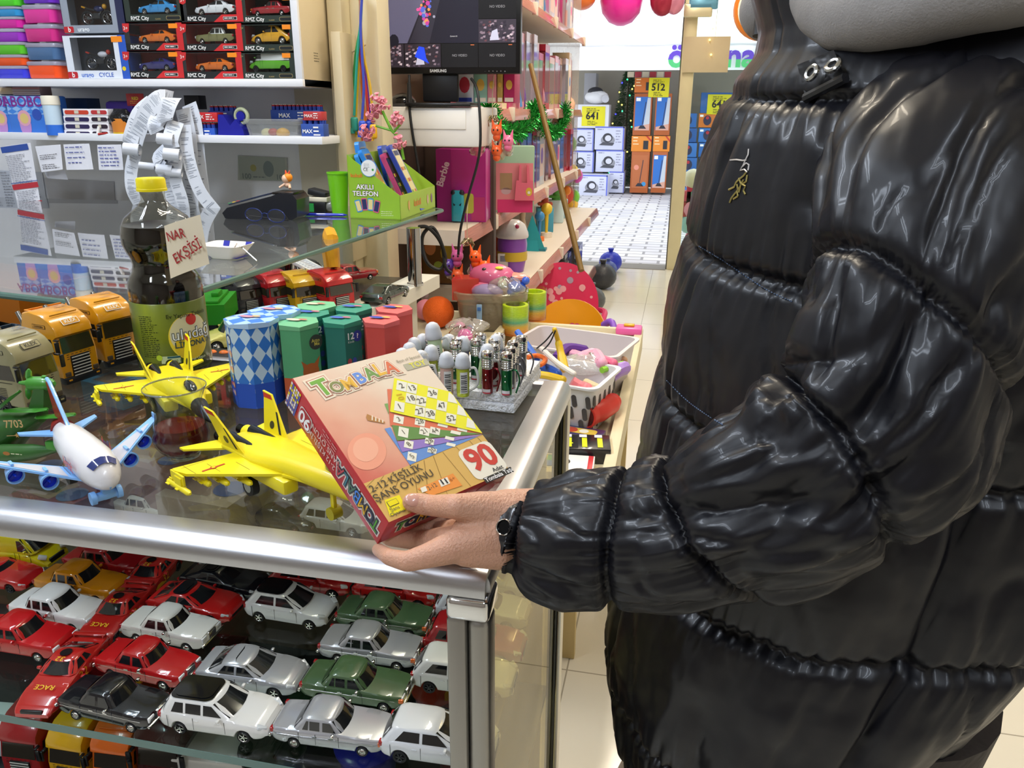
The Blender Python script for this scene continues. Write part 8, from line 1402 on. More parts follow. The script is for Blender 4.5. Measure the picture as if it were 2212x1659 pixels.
def GRD(m0='#d9c8b2', m1='#bd4238'):
 m = bpy.data.materials.new('lid_print'); m.use_nodes = True; N = m.node_tree.nodes; L = m.node_tree.links; p = N['Principled BSDF']; p.inputs['Roughness'].default_value = .42; p.inputs['Coat Weight'].default_value = .25; p.inputs['Coat Roughness'].default_value = .25
 tc = N.new('ShaderNodeTexCoord'); vm = N.new('ShaderNodeVectorMath'); vm.operation = 'DOT_PRODUCT'; vm.inputs[1].default_value = (-3.6, -3.9, 0); nz = N.new('ShaderNodeTexNoise'); nz.inputs['Scale'].default_value = 30; L.new(tc.outputs['Object'], nz.inputs['Vector']); L.new(tc.outputs['Object'], vm.inputs[0])
 ad_ = N.new('ShaderNodeMath'); ad_.operation = 'MULTIPLY_ADD'; ad_.inputs[1].default_value = .22; L.new(nz.outputs[0], ad_.inputs[0]); L.new(vm.outputs['Value'], ad_.inputs[2]); cr = N.new('ShaderNodeValToRGB'); e = cr.color_ramp.elements; e[0].position = 0; e[0].color = lin(m0); e[1].position = 1; e[1].color = lin(m1)
 mr = N.new('ShaderNodeMapRange'); mr.inputs[1].default_value = -.66; mr.inputs[2].default_value = .02; L.new(ad_.outputs[0], mr.inputs[0]); k = e.new(.5); k.color = lin('#d39b80'); L.new(mr.outputs[0], cr.inputs[0]); L.new(cr.outputs[0], p.inputs['Base Color']); return m
b = MB(); b.box((gw/2, gh/2, -TH/2), (gw, gh, TH), RB_, .0008); b.build('carton', t)
def Z(x, y):
 r = ray(600+x/3.456, 720+y/3.456); n = -GN; d = (GD-CC).dot(n)/r.dot(n); p = IB @ (CC+r*d); return (min(max(p.x, 0), gw), min(max(p.y, 0), gh))
def ZP(b, pts, c, z): b.poly([Z(*p) for p in pts], M(c, .45, var=0) if isinstance(c, str) else c, z)
b = MB(); b.rect(.0006, .0006, gw-.0006, gh-.0006, GRD(), .0002)
ZP(b, [(640, 1125), (985, 985), (1530, 757), (1730, 1025), (830, 1415)], '#c9a257', .0004)
for x0, y0, x1, y1 in ((720, 1090, 660, 1150), (790, 1065, 690, 1200), (860, 1035, 720, 1270), (930, 1010, 860, 1200), (1010, 985, 1040, 1200), (1090, 950, 1140, 1290), (1160, 920, 1290, 1250), (1230, 890, 1440, 1145), (1330, 850, 1560, 1090), (1430, 805, 1660, 1060), (1490, 780, 1710, 1030)): ZP(b, [(x0-2, y0), (x0+2, y0), (x1+2, y1), (x1-2, y1)], '#8c6a34', .0006)
ZP(b, [(795+0, 1250), (905, 1210), (960, 1315), (835, 1370)], '#e0cf14', .0008); ZP(b, [(1040, 1165), (1305, 1050), (1375, 1140), (1150, 1215)], '#dd8a3c', .0008); ZP(b, [(1195, 1105), (1262, 1078), (1285, 1125), (1218, 1152)], '#ddd8c6', .001); ZP(b, [(1060, 1160), (1100, 1145), (1115, 1180), (1075, 1195)], '#ddd8c6', .001)
disc_ = lambda x, y, r, c, z: ZP(b, [(x+r*math.cos(a), y+r*.95*math.sin(a)) for a in [2*PI*k/32 for k in range(32)]], c, z)
disc_(665, 885, 145, '#dd9478', .0004); disc_(655, 870, 95, '#e0a286', .0005); ZP(b, [(665, 605), (800, 665), (795, 678), (670, 655), (658, 630)], '#a8743c', .0006)
for k in range(4): ZP(b, [(700+26*k, 615+11*k), (708+26*k, 619+11*k), (708+26*k, 655+6*k), (698+26*k, 652+6*k)], '#e0d2bc', .0008)
# number cards
ZP(b, [(795, 715), (840, 705), (925, 890), (1500, 770), (985, 985)], '#5f86c0', .0006); ZP(b, [(815, 420), (850, 420), (836, 595), (1530, 745), (1530, 756), (838, 692)], '#cf6a4c', .0007); ZP(b, [(890, 812), (1525, 762), (925, 892)], '#8a70b4', .0009); ZP(b, [(850, 690), (1530, 753), (888, 806)], '#5c8442', .001); ZP(b, [(795, 530), (820, 525), (828, 610)], '#6f9a52', .0006)
def cell(x, y, s, c='#d9d6c6', z=.0013, k=1.): ZP(b, [(x-.48*77*k+4, y-.45*77*s-9*k), (x+.48*77*k+4, y-.45*77*s+8*k), (x+.48*77*k-4, y+.45*77*s+9*k), (x-.48*77*k-4, y+.45*77*s-8*k)], c, z)
INK2 = M('#5a5444', .5, var=0)
def num(s_, x, y, h, rot=0, c=INK2, z=.0017, off=.0, sx=1.):
 p = Z(x, y); (b.text(s_, p[0], p[1], h, c, z, off, rot, sx) if p[0] < gw*.975 else None)
for x, y, n in ((900, 648, '3'), (1060, 665, '28'), (1230, 690, ''), (1375, 722, '')): cell(x, y, .8 if x < 1100 else .35, '#dedac8', .0009); num(n, x, y, .0048, R(-8), z=.0011)
for x, y, n, s_ in ((935, 745, '1', 1), (1092, 738, '21', .8), (1170, 735, '44', .7), (1325, 748, '', .3)): cell(x, y, s_, '#dedac8', .0012); num(n, x, y, .0048, R(2), z=.0014)
for x, y, n, s_ in ((975, 835, '8', .8), (1130, 812, '28', .6), (1280, 790, '', .3)): cell(x, y, s_, '#dedac8', .0011, .9); num(n, x, y, .0048, R(10), z=.0014)
for x, y, n, s_ in ((1000, 925, '5', .9), (1150, 880, '20', .5), (1290, 835, '', .3)): cell(x, y, s_, '#dedac8', .0008, .9); num(n, x, y, .0048, R(14), z=.0014)
ZP(b, [(866, 341), (1300, 440), (1530, 751), (1450, 736), (834, 592)], '#dcd622', .0014)
NUM = [['2', '13', None, '36', None, '58'], ['', '18', '22', None, '47', None, '67'], ['1', None, '27', '38', None, '52', None, '79']]
for r_, rw in enumerate(NUM):
 for c_, n in enumerate(rw):
  if n is None: continue
  x, y = 920+77*c_-8*r_, 402+17.8*c_+77*r_
  if n: cell(x, y, 1, '#dcd9c8', .0016)
  num(n or '01', x, y, .0058, R(-6) if n else R(84), INK2 if n else M('#c99a1c', .5), .0019, .006)
# title
for (s_, x, y, c, k, a) in (('T', 335, 415, '#6aa03a', 1.25, 6), ('O', 440, 410, '#7a7f4a', .85, 2), ('M', 530, 385, '#d8a83c', .9, 4), ('B', 612, 342, '#5f86cc', .9, 6), ('A', 690, 308, '#6a8f48', .95, 6), ('L', 755, 280, '#d8a83c', 1.0, 2), ('A', 842, 265, '#cf6a48', 1.0, -4)):
 p = Z(x, y)
 for off, cc, zz in ((.20, '#dccdb6', .0006), (.12, '#b06a54', .0008), (.085, '#e2d6c0', .001), (.03, c, .0012)): b.text(s_, p[0], p[1], .0135*k, M(cc, .45, var=0), zz, off, R(a), .95)
p = Z(1040, 240); b.M = TR(p[0], p[1], 0, R(0)); b.rect(-.013, -.003, .013, .0045, M('#a8a48c', .5), .0006); b.text('TOY', .001, .0006, .006, M('#d8cf4a', .5), .0008, .02); b.text('Best of Special Toys', .001, .009, .0032, M('#8a8470', .5), .0008); b.M = MX()
p = Z(1545, 960); b.rect(p[0]-.019, p[1]-.014, p[0]+.017, p[1]+.018, M('#dcd6c4', .45), .0008, .006); b.text('90', p[0]-.001, p[1]+.004, .0215, M('#bf3a30', .45, var=0), .0011, .035); b.text('Adet', p[0]+.006, p[1]-.0105, .0042, INK, .0012, .01); b.rect(p[0]-.013, p[1]-.019, p[0]+.0185, p[1]-.0135, M('#2a2824', .5), .001); b.text('Tombala Taşı', p[0]+.003, p[1]-.0163, .0040, WHITE, .0013, .01)
p = Z(868, 1092); b.text('2-12 KİŞİLİK', p[0]+.002, p[1], .0063, M('#463c2c', .5), .001, .01, R(3), 1.0); p = Z(925, 1145); b.text('ŞANS OYUNU', p[0]+.002, p[1]-.0005, .0066, M('#463c2c', .5), .001, .01, R(3), 1.0)
p = Z(875, 1322); b.text('Şans', p[0], p[1]+.001, .0032, INK2, .0012); b.text('Oyunu', p[0], p[1]-.003, .0034, INK2, .0012); p = Z(855, 1275); b.rect(p[0]-.004, p[1]-.002, p[0]+.005, p[1]+.003, INK2, .001); b.rect(p[0]-.0036, p[1]-.0016, p[0]+.0046, p[1]+.0026, M('#e0cf14', .4), .0012)
p = Z(1150, 1150); b.text('2-12', p[0], p[1], .0038, INK2, .001, 0, R(4)); p = Z(1300, 1092); b.text('6+', p[0], p[1], .0038, M('#a8602c', .4), .001)
for x in (1225, 1255): p = Z(x, 1120-(x-1225)*.3); b.disc(p[0], p[1]+.0022, .0008, INK, .0013, 8); b.rect(p[0]-.0007, p[1]-.002, p[0]+.0007, p[1]+.0014, INK, .0013)
b.build('lid_print', t)
b = MB(); b.M = frame((-.0003, 0, 0), (0, 1, 0), (0, 0, -1)); L_ = gh; T2 = TH
for i, (s_, c) in enumerate(zip('TOMBALA', ('#4f9a2c', '#2a2c4a', '#d8a81e', '#3f7fd8', '#4a6f5a', '#3a7a8a', '#b8404a'))):
 for off, cc, zz in ((.16, '#dcd4cc', .0), (.08, '#40404a', .0003), (0, c, .0006)): b.text(s_, L_*(.065+.060*i), T2*.50, .0125, M(cc, .45, var=0), zz, off, 0, .9)
b.text('2-12 KİŞİLİK', L_*.60, T2*.68, .0052, M('#d8b8b0', .4), .0004, .01); b.text('ŞANS OYUNU', L_*.60, T2*.42, .0056, M('#d8b8b0', .4), .0004, .01); b.lines(L_*.5, T2*.28, L_*.72, 3, .003, .0016, M('#c98a84', .5), .0004)
b.rect(L_*.73, T2*.3, L_*.86, T2*.85, M('#dcd4cc', .4), .0002, .004); b.rect(L_*.735, T2*.33, L_*.855, T2*.82, M('#a8282e', .4), .0004, .004); b.text('90', L_*.795, T2*.575, .0125, WHITE, .0006, .02)
for i in range(6):
 for j in range(9): b.rect(L_*(.885+.018*i), T2*(.06+.1*j), L_*(.885+.018*i)+.0021, T2*(.06+.1*j)+.0026, M('#d8d41e' if (i+j) % 3 == 0 and j < 5 else ('#dcdcd4' if (i*j+i) % 4 else '#3f62b0'), .45), .0003)
b.M = frame((0, -.0003, -TH), (1, 0, 0), (0, 0, 1))
for i, (s_, c) in enumerate(zip('TOMBALA', ('#4f9a2c', '#2a2c4a', '#d8a81e', '#3f7fd8', '#4a6f5a', '#3a7a8a', '#b8404a'))):
 for off, cc, zz in ((.16, '#d8c8b4', .0), (.08, '#40404a', .0003), (0, c, .0006)): b.text(s_, .016+.0105*i, T2*.52, .012, M(cc, .45, var=0), zz, off, 0, .9)
b.disc(.104, T2*.5, .012, M('#c98a84', .45), .0, 20, .7); b.disc(.104, T2*.5, .0105, RB_, .0002, 20, .7); b.M = MX(); b.build('side_print', t)
PRS = T('person', 'person in a shiny black puffer jacket with grey hood, holding the game box', 'person', (.17, .74, 0))
PO = V(PRS.location)
def capsules(segs, vox, sm=8, mat=None):
 b = MB()
 for p, r0, q_, r1 in segs:
  p, q_ = V(p), V(q_); d = q_-p; L = max(d.length, 1e-5); d = d/L; a = d.orthogonal().normalized(); c = d.cross(a); n = 14; rg = []
  for i in range(-4, 5):
   th = i*PI/8.2; (ce, rr) = (p, r0) if i < 0 else (q_, r1)
   for e_ in ([0] if i else [0, 1]):
    if i == 0: ce, rr = ((p, r0), (q_, r1))[e_]
    rg.append([ce+d*rr*math.sin(th)+(a*math.cos(2*PI*k/n)+c*math.sin(2*PI*k/n))*rr*math.cos(th) for k in range(n)])
  b.loft(rg, mat or WHITE)
 o = b.build('tmp'); md = o.modifiers.new('r', 'REMESH'); md.mode = 'VOXEL'; md.voxel_size = vox; m2 = o.modifiers.new('s', 'SMOOTH'); m2.factor = .5; m2.iterations = sm
 bpy.context.view_layer.update(); dg = bpy.context.evaluated_depsgraph_get(); me = bpy.data.meshes.new_from_object(o.evaluated_get(dg)); bpy.data.objects.remove(o)
 return me
def grab(me): r = ([v.co.copy() for v in me.vertices], [tuple(p.vertices) for p in me.polygons]); bpy.data.meshes.remove(me); return r
SK = M('#c4947a', .48, var=.05, var_s=60, sub=.12, bump=.5, bs=500)
def onlid(px, py, r): rr_ = ray(px, py); n = -GN; d = ((GD-CC).dot(n)+r)/rr_.dot(n); return CC+rr_*d
def under(px, py, r): rr_ = ray(px, py); d = ((GD-CC).dot(GN)+TH+r)/rr_.dot(GN); return CC+rr_*d
k_ = lambda px, d: px*d/FPX
def chain(pts, L=None):
 o = []
 for (p, r), (q_, s_) in zip(pts, pts[1:]): o.append((p, r, q_, s_))
 return o
wr1, wr2 = ad(1092, 1112, .583), ad(1100, 1168, .583); fa1, fa2 = ad(1200, 1120, .60), ad(1200, 1170, .60)
segs = [(fa1, .024, wr1, .0195), (fa2, .024, wr2, .0195)]
tt0 = onlid(889, 1085, .0072); tt1 = onlid(932, 1092, .0095)
thumb = [(tt0, .0072), (lerp(tt0, tt1, .5), .0084), (tt1, .0082), (ad(985, 1094, .562), .0094), (ad(1035, 1100, .572), .0135), (wr1, .0185)]
segs += chain(thumb)
idx = [(under(817, 1187, .0052), .0052), (ad(842, 1204, .566), .0062), (ad(880, 1213, .558), .0076), (ad(925, 1200, .557), .0092), (ad(972, 1184, .560), .0118), (ad(1035, 1165, .570), .0165), (wr2, .0195)]
segs += chain(idx)
segs += chain([(under(838, 1128, .007), .0066), (under(842, 1160, .0085), .0074), (under(905, 1168, .0085), .0080), (ad(985, 1165, .578), .0110), (ad(1045, 1150, .582), .0165)])
segs += chain([(under(880, 1105, .007), .0066), (under(888, 1140, .008), .0072), (under(945, 1146, .008), .0078), (ad(1000, 1148, .588), .0105), (ad(1050, 1140, .588), .0160)])
segs += chain([(under(925, 1095, .006), .0058), (under(932, 1122, .007), .0064), (under(975, 1130, .007), .0068), (ad(1015, 1135, .598), .0095), (ad(1060, 1135, .592), .0150)])
segs += [(ad(1010, 1150, .572), .0125, ad(1060, 1150, .578), .021), (ad(1040, 1118, .576), .0125, ad(1075, 1130, .58), .0205), (ad(1005, 1195, .563), .0100, ad(1075, 1188, .575), .0150)]
hv, hf = grab(capsules(segs, .0014, 10))
bx0, by0 = .20, .74
core = [((.20, .74, .80), .12, (.20, .74, 1.15), .13), ((.20, .74, 1.15), .13, (.17, .74, 1.36), .055), ((.17, .74, 1.36), .055, (.15, .74, 1.46), .050), ((.13, .74, 1.55), .075, (.16, .74, 1.58), .085), ((.13, .74, 1.50), .055, (.15, .74, 1.60), .07), ((.045, .74, 1.535), .008, (.060, .74, 1.555), .010)]
core += [((.20, .74+s_*.10, .80), .085, (.17, .74+s_*.10, .45), .055) for s_ in (-1, 1)]+[((.17, .74+s_*.10, .45), .055, (.19, .74+s_*.10, .09), .04) for s_ in (-1, 1)]
cv, cf = grab(capsules(core, .009, 6))
b = MB(); b.M = MX.Translation(-PO); b.add(hv, hf, SK); b.add(cv, cf, SK); b.build('body', PRS, ang=180)
b = MB(); b.M = MX.Translation(-PO); d1 = (tt1-tt0).normalized(); nn = (CC-tt0).normalized(); nn = (nn-d1*nn.dot(d1)).normalized(); nn = (nn*.92-d1.cross(nn)*.35).normalized(); b.M = b.M @ frame(tt0-d1*.0005+nn*.0050, d1, nn.cross(d1)); b.sph((.0012, 0, 0), .0062, M('#c99684', .25, coat=.5), 20, (1.15, .86, .50)); b.build('thumb_nail', PRS, 'pink thumb nail')
for e_ in (-1, 1):
 b = MB(); b.M = MX.Translation(-PO); b.sph((.062, .74+e_*.032, 1.565), .012, M('#eae6e0', .2), 12); b.sph((.0525, .74+e_*.032, 1.565), .0055, M('#3a2a20', .2), 10); b.build('eye', PRS); b = MB(); b.M = MX.Translation(-PO); b.sph((.15, .74+e_*.085, 1.55), .022, SK, 12, (.7, .4, 1.2)); b.build('ear', PRS)
b = MB(); b.M = MX.Translation(-PO); b.box((.055, .74, 1.512), (.012, .042, .008), M('#a8605a', .4), .003); b.build('mouth', PRS)
b = MB(); b.M = MX.Translation(-PO); b.sph((.175, .74, 1.60), .104, M('#241a16', .5, bump=2, bs=120), 24, (1, .96, 1)); b.sph((.215, .74, 1.53), .082, M('#241a16', .5, bump=2, bs=120), 20, (1, 1, 1.2)); b.build('hair', PRS)
# trousers, shoes
TRm = M('#2a2320', .7, bump=1, bs=60); b = MB(); b.M = MX.Translation(-PO)
for s_ in (-1, 1): b.tube([(.19, .74+s_*.10, .85), (.17, .74+s_*.10, .62), (.165, .74+s_*.10, .45), (.185, .74+s_*.10, .10)], [.115, .10, .08, .065], TRm, 24)
b.build('trousers', PRS); 
for s_ in (-1, 1): b = MB(); b.M = MX.Translation(-PO); b.loft([[V((.15+x, .74+s_*.10+y, z)) for x, y in rrect(-.15*k, -.05*k, .11*k, .05*k, .045*k, 5)] for z, k in ((0, .98), (.03, 1), (.06, .8), (.10, .5))], M('#1a1a1c', .5)); b.build('shoe', PRS)
# jacket torso: horizontal sections between seams
JK = M('#0f0f15', .40, coat=.08, var=.05, var_s=5, bump=.6, bs=32)
fr = [(1618, -80), (1640, 10), (1652, 70), (1640, 120), (1598, 170), (1560, 260), (1522, 370), (1492, 480), (1470, 570), (1450, 660), (1432, 760), (1412, 860), (1392, 950), (1372, 1050), (1345, 1160), (1322, 1290), (1318, 1370), (1330, 1470), (1352, 1550), (1388, 1615), (1430, 1665), (1455, 1700)]
FC = [ay(x, y, .72) for x, y in fr]; FC = sorted([(p.z, p.x) for p in FC])
bk = [(1480, .30), (1400, .27), (1380, .24), (1300, .22), (1200, .20)]
BC = [(.62, .185), (.70, .225), (.80, .27), (.95, .36), (1.15, .40), (1.28, .39), (1.34, .36), (1.39, .32), (1.46, .28)]
HB = [(.60, .16), (.66, .20), (.80, .235), (1.0, .235), (1.2, .225), (1.30, .21), (1.35, .178), (1.39, .140), (1.47, .105)]
SE = [ay(x, y, .72).z for x, y in ((1590, 185), (1487, 500), (1435, 790), (1368, 1075), (1322, 1350), (1332, 1490))]
def hw(p, k=1.): return NZ.noise(V(p)*k)
def puck(s_, u, f, amp, seed=0):
 g = math.exp(-abs(s_)/.018); return amp*g*math.sin(u*f+4*hw((u*f*.05, seed, s_*8)))
z0_, z1_ = FC[0][0], 1.452; NR, NSG = 260, 300; rings = []; 
for i in range(NR+1):
 z = lerp(z0_, z1_, i/NR); xf = interp(FC, z); xb = interp(BC, z); hb_ = interp(HB, z); cx, a_ = (xf+xb)/2, (xb-xf)/2; ring = []
 for j in range(NSG):
  th = 2*PI*j/NSG; ct, st = math.cos(th), math.sin(th); ex = .86; x = a_*math.copysign(abs(ct)**ex, ct); y = hb_*math.copysign(abs(st)**ex, st)
  dz = min((z-s_-.012*math.sin(th*1.0+.6) for s_ in SE), key=abs); g = math.exp(-(dz/.0055)**2); w_ = .0050*min(1, abs(dz)/.05)**.6
  cyc = hw((ct*2.2, st*2.2, z*3.2), 1.6)*.008+hw((ct*5, st*5, z*14+3))*.0032+.0022*abs(hw((ct*9+z*12, st*9, z*22)))-.0028*(1-min(1, abs(hw((ct*3+z*4, st*3, z*6+3)))*8))
  # vertical side seam and zip edge
  sg = math.exp(-((th-PI*1.52-.25*(1.0-z))/.020)**2)*(1 if z < 1.12 else 0)+.8*math.exp(-((th-PI*1.13)/.022)**2)
  k = 1+(w_-.0075*g-.011*sg+cyc+puck(dz, th, 95, .0026))/max(a_, .12)*(1 if z < 1.33 else .35)
  if z < z0_+.012: k *= .97
  ring.append(V((cx+x*k, .74+y*k, z)))
 rings.append(ring)
JK.node_tree.nodes['Principled BSDF'].inputs['Specular IOR Level'].default_value = .38
b = MB(); b.M = MX.Translation(-PO); b.loft(rings, JK, cap=False); b.build('jacket', PRS, 'shiny black quilted puffer jacket', ang=180)
tv = [p for r in rings for p in r]; tf = [(i*NSG+j, i*NSG+(j+1) % NSG, (i+1)*NSG+(j+1) % NSG, (i+1)*NSG+j) for i in range(NR) for j in range(NSG)]
# sleeve
ctl = [(1068, 1136, .586, 80), (1092, 1142, .585, 88), (1118, 1150, .583, 97), (1150, 1158, .58, 122), (1215, 1160, .572, 142), (1300, 1160, .562, 151), (1400, 1156, .548, 163), (1480, 1144, .535, 174), (1560, 1118, .522, 190), (1660, 1082, .505, 205), (1760, 1025, .492, 222), (1850, 948, .482, 236), (1915, 850, .475, 236), (1950, 740, .472, 235), (1975, 620, .474, 238), (2000, 500, .482, 244), (2025, 390, .500, 240), (2050, 310, .525, 205), (2075, 250, .56, 150)]
P = [ad(x, y, d) for x, y, d, r in ctl]; RR = [r*d/FPX*.99 for x, y, d, r in ctl]; PP = catmull(P, 16); RT = [v.x for v in catmull([V((r, 0, 0)) for r in RR], 16)]
S_ = [0]; [S_.append(S_[-1]+(q_-p).length) for p, q_ in zip(PP, PP[1:])]
def sat(px_i): return S_[int(px_i*16)]
SS = [sat(2.6), sat(5.45), sat(7.8), sat(10.8), sat(13.4)]; tilt = [0, .010, -.012, .02, .03]
rings = []; a = V((0, 0, 1))
for i, (p, r, s_) in enumerate(zip(PP, RT, S_)):
 d = (PP[min(i+1, len(PP)-1)]-PP[max(i-1, 0)]).normalized(); a = (a-d*a.dot(d)).normalized(); c = d.cross(a); ring = []
 el = math.exp(-((s_-sat(10.3))/.10)**2)
 for j in range(150):
  th = 2*PI*j/150; ct, st = math.cos(th), math.sin(th); k0 = min(range(5), key=lambda k: abs(s_-SS[k]-tilt[k]*ct)); ds = s_-SS[k0]-tilt[k0]*ct; g = math.exp(-(ds/.0045)**2); bulge = .005*min(1, abs(ds)/.04)**.6
  fold = hw((ct*1.6+3, st*1.6, s_*9))*.006+hw((ct*3.2, st*3.2, s_*26+5))*.0034*(1+1.5*el)-.0024*(1-min(1, abs(hw((ct*2.6+s_*9, st*2.6, s_*13+7)))*7))+hw((ct*7, st*7, s_*50))*.0010
  cr_ = -.010*el*max(0, hw((ct*2.2+s_*6, st*2.2, s_*17)))**.5*(1 if ct > -.2 else .3) if hw((ct*2.2+s_*6, st*2.2, s_*17)) > 0 else 0
  f2 = -.006*max(0, 1-abs(hw((ct*1.3+s_*5+9, st*1.3, s_*6+2)))*9)*(1-math.exp(-(ds/.02)**2))
  off = 0 if s_ < sat(1.9) else (bulge-.0075*g+fold+cr_+f2+puck(ds, th, 70, .0022, 2))
  if s_ < sat(1.9): off = hw((ct*4, st*4, s_*40))*.0012
  ring.append(p+(a*ct+c*st)*(r+off-.004))
 rings.append(ring)
b = MB(); b.M = MX.Translation(-PO); n_c = int(1.9*16); b.loft(rings[n_c:], JK, cap=False); b.build('sleeve', PRS, 'creased shiny black sleeve', ang=180)
b = MB(); b.M = MX.Translation(-PO); inn = [[lerp(p, PP[i], .10) for p in rings[i]] for i in range(0, n_c, 4)]; b.loft(inn[::-1]+[rings[i] for i in range(0, n_c+2, 2)], M('#141419', .32, coat=.3, bump=1, bs=90), cap=False); b.build('cuff', PRS, 'black cuff band', ang=60)
sv = [p for r in rings for p in r]; sf = [(i*150+j, i*150+(j+1) % 150, (i+1)*150+(j+1) % 150, (i+1)*150+j) for i in range(len(rings)-1) for j in range(150)]
n0 = len(tv); BV = BVHTree.FromPolygons([tuple(v) for v in tv+sv], tf+[tuple(i+n0 for i in f) for f in sf])
def hit(px, py, e=.0006): r_ = ray(px, py).normalized(); h = BV.ray_cast(CC, r_); return (h[0]-r_*e, (h[1] if h[1].dot(r_) < 0 else -h[1])) if h[0] is not None else (ad(px, py, .6), -r_)
def hframe(px, py, e=.001): p, n = hit(px, py, e); x = (V((0, 0, 1)).cross(n)); return frame(p, x if x.length > .1 else V((1, 0, 0)), n.cross(x))
b = MB(); b.M = MX.Translation(-PO) @ hframe(1090, 1139, .0002) @ MX.Scale(.78, 4); b.lathe([(.0001, .0012), (.0058, .0012), (.0062, .0026), (.0072, .0026), (.0075, .0012), (.0075, -.001)], M('#1a1a1c', .12, .6), 24); b.lathe([(.0066, .0027), (.0072, .0033), (.0077, .0022)], CHROME, 24); b.build('snap_button', PRS, 'black snap button with chrome rim')
def strokes(name, lines_, r, m, lab=None, e=.0008):
 b = MB(); b.M = MX.Translation(-PO)
 for ln in lines_: b.tube([hit(x, y, e)[0] for x, y in ln], r, m, 5)
 return b.build(name, PRS, lab, kind='stuff')
strokes('chest_logo', [[(1577, 346), (1590, 345), (1604, 347), (1612, 346)], [(1617, 322), (1616, 334), (1610, 346), (1604, 360)], [(1604, 360), (1612, 352), (1618, 356), (1616, 368)], [(1603, 360), (1599, 368), (1608, 366), (1614, 372)]], .0006, M('#d9d4d0', .35, .5), 'silver embroidered rider with raised stick')
strokes('chest_logo', [[(1612, 372), (1606, 380), (1596, 388), (1590, 394)], [(1596, 385), (1600, 396), (1610, 402), (1606, 412), (1610, 420)], [(1590, 394), (1586, 404), (1574, 410)], [(1614, 378), (1612, 392), (1604, 398)], [(1592, 398), (1594, 410), (1586, 420)], [(1600, 402), (1592, 412), (1594, 424)], [(1586, 420), (1580, 428), (1576, 438)], [(1594, 424), (1584, 430)], [(1606, 388), (1600, 400), (1596, 416)]], .00075, M('#a89a5a', .35, .6), 'gold embroidered horse')
st_ = M('#5a6e8c', .5)
for ln in ([(1510, 532), (1560, 562), (1610, 596), (1660, 628), (1712, 652)], [(1440, 822), (1480, 862), (1520, 892), (1562, 918)]):
 pts_ = catmull([(x, y, 0) for x, y in ln], 10); b = MB(); b.M = MX.Translation(-PO)
 for u in range(0, len(pts_)-1): p_, q_ = hit(pts_[u].x, pts_[u].y, .0004)[0], hit(lerp(pts_[u].x, pts_[u+1].x, .55), lerp(pts_[u].y, pts_[u+1].y, .55), .0004)[0]; (b.cyl(p_, q_, .00045, .00045, st_, 5) if (p_-q_).length < .02 else None)
 b.build('seam_stitching', PRS, kind='stuff')
b = MB(); b.M = MX.Translation(-PO); pc = [hit(x, y, .004)[0] for x, y in ((1722, 140), (1800, 108), (1826, 168), (1740, 212))]; nf = (CC-pc[0]).normalized()*.006; b.add(pc+[p+nf*.8 for p in pc], [(0, 1, 2, 3), (7, 6, 5, 4), (0, 4, 5, 1), (1, 5, 6, 2), (2, 6, 7, 3), (3, 7, 4, 0)], M('#17171b', .4, coat=.2, bump=2, bs=70), False); b.tube([p+nf*.7 for p in (pc[3], lerp(pc[3], pc[2], .3), lerp(pc[3], pc[2], .7), pc[2])], .0035, M('#17171b', .35, coat=.2), 8); b.build('hood_tab', PRS)
for x, y in ((1753, 157), (1799, 141)): b = MB(); b.M = MX.Translation(-PO) @ hframe(x, y, .013); b.lathe([(.0028, -.001), (.003, .0012), (.0045, .0016), (.0058, .0008), (.006, -.001)], M('#b9b9b6', .18, 1.), 20); b.cyl((0, 0, -.002), (0, 0, -.0006), .003, .003, INK, 12); b.build('eyelet', PRS, 'chrome eyelet')
for x0, y0, x1, y1 in ((1640, 34, 1636, 78), (1690, 70, 1660, 104)): p_, q_ = ad(x0, y0, .70), ad(x1, y1, .70); b = MB(); b.M = MX.Translation(-PO); b.cyl(p_, q_, .0035, .0045, M('#1a1a1c', .4), 8); b.tube([p_, lerp(p_, ad(1668, 20, .72), .5)+V((0, 0, .004)), ad(1668, 20, .72)], .003, M('#1a1a1c', .4), 6); b.build('zip_pull', PRS)
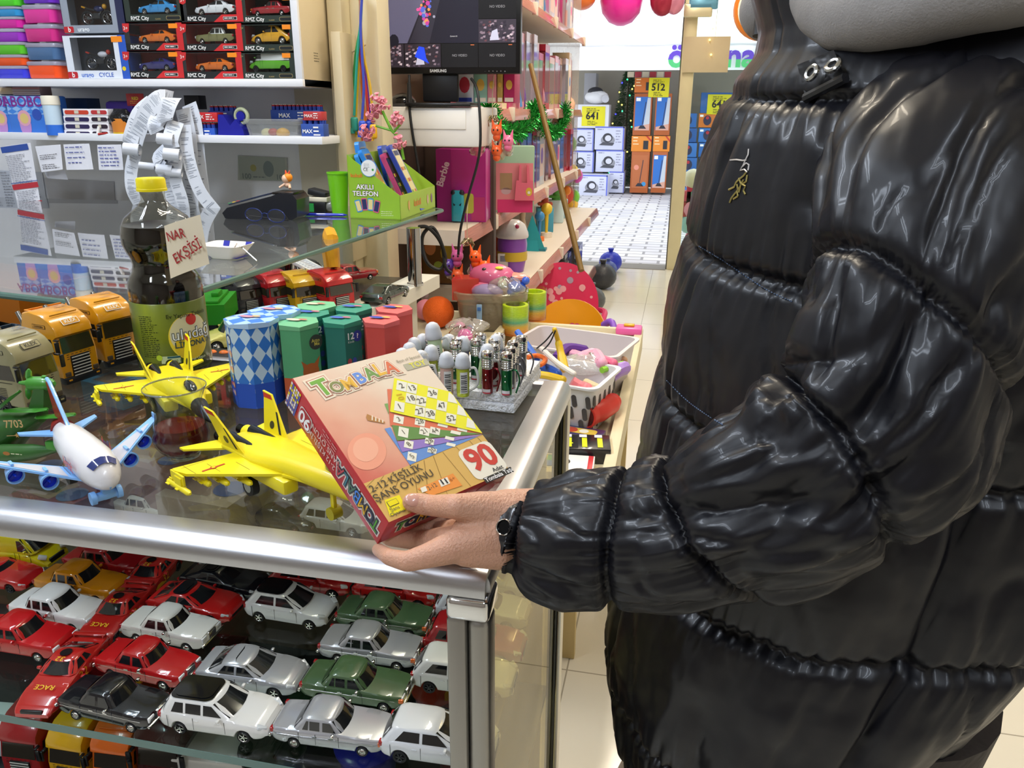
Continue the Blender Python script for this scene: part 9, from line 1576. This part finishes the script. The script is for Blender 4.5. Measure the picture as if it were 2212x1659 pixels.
# grey sweatshirt hood spilling over the shoulders
HD = []
hp = [(1762, -24, .575, 68), (1795, 16, .552, 76), (1838, 40, .525, 78), (1900, 30, .505, 82), (1980, 12, .488, 86), (2080, -14, .472, 90), (2190, -38, .47, 96), (2320, -66, .48, 100)]
up = [(1800, -130, .60, 95), (1860, -95, .565, 115), (1940, -90, .54, 125), (2050, -115, .55, 130), (2180, -150, .59, 130), (2320, -180, .62, 130)]
for L2 in (hp, up):
 Q = [(ad(x, y, d), r*d/FPX) for x, y, d, r in L2]; HD += chain(Q)
HD += [(ad(x, y, d), r*d/FPX, ad(x2, y2, d2), r2*d2/FPX) for (x, y, d, r), (x2, y2, d2, r2) in zip(hp[1:7], up)]
HD += [((.28, .60, 1.44), .05, (.30, .86, 1.44), .05), ((.30, .86, 1.44), .05, (.16, .90, 1.42), .045), ((.16, .90, 1.42), .045, (.07, .84, 1.41), .03)]
v_, f_ = grab(capsules(HD, .004, 14)); b = MB(); b.M = MX.Translation(-PO); b.add([p+V((0, 0, 0))*0+(p-V((.17, .74, p.z))).normalized()*.0025*hw(p*28) for p in v_], f_, M('#8f8b88', .85, var=.10, var_s=160, bump=.25, bs=700)); b.build('grey_hood', PRS, 'grey marl sweatshirt hood', ang=180)
# carrier bag beyond the legs
p0_, p1_ = ad(1368, 1590, 1.06), ad(1352, 1720, 1.08); t = T('printed_bag', 'white shopping bag with red and purple print beside the jacket hem', 'bag', (p1_.x+.02, p1_.y+.02, .05), R(20)); b = MB(); hh = p0_.z-.05; b.loft([[V((x*k, y*k*.6, z)) for x, y in rrect(-.11, -.05, .11, .05, .03, 4)] for z, k in ((0, 1.0), (hh*.5, .8), (hh*.85, .35), (hh, .12))], M('#d9cdd4', .5)); q = random.Random(2)
for i in range(26): z_ = hh*q.uniform(.3, .93); k = interp([(0, 1), (hh*.5, .8), (hh*.85, .35), (hh, .12)], z_); b.M = frame((q.uniform(-.08, .08)*k, -.031*k, z_), (1, 0, 0), (0, 0, 1)); b.text(q.choice(('ta', 'super', '50', 'mini', '%')), 0, 0, .022, M(q.choice(('#c9283a', '#5a2a6a')), .5), .001, .02)
b.M = MX(); b.build('bag_body', t)
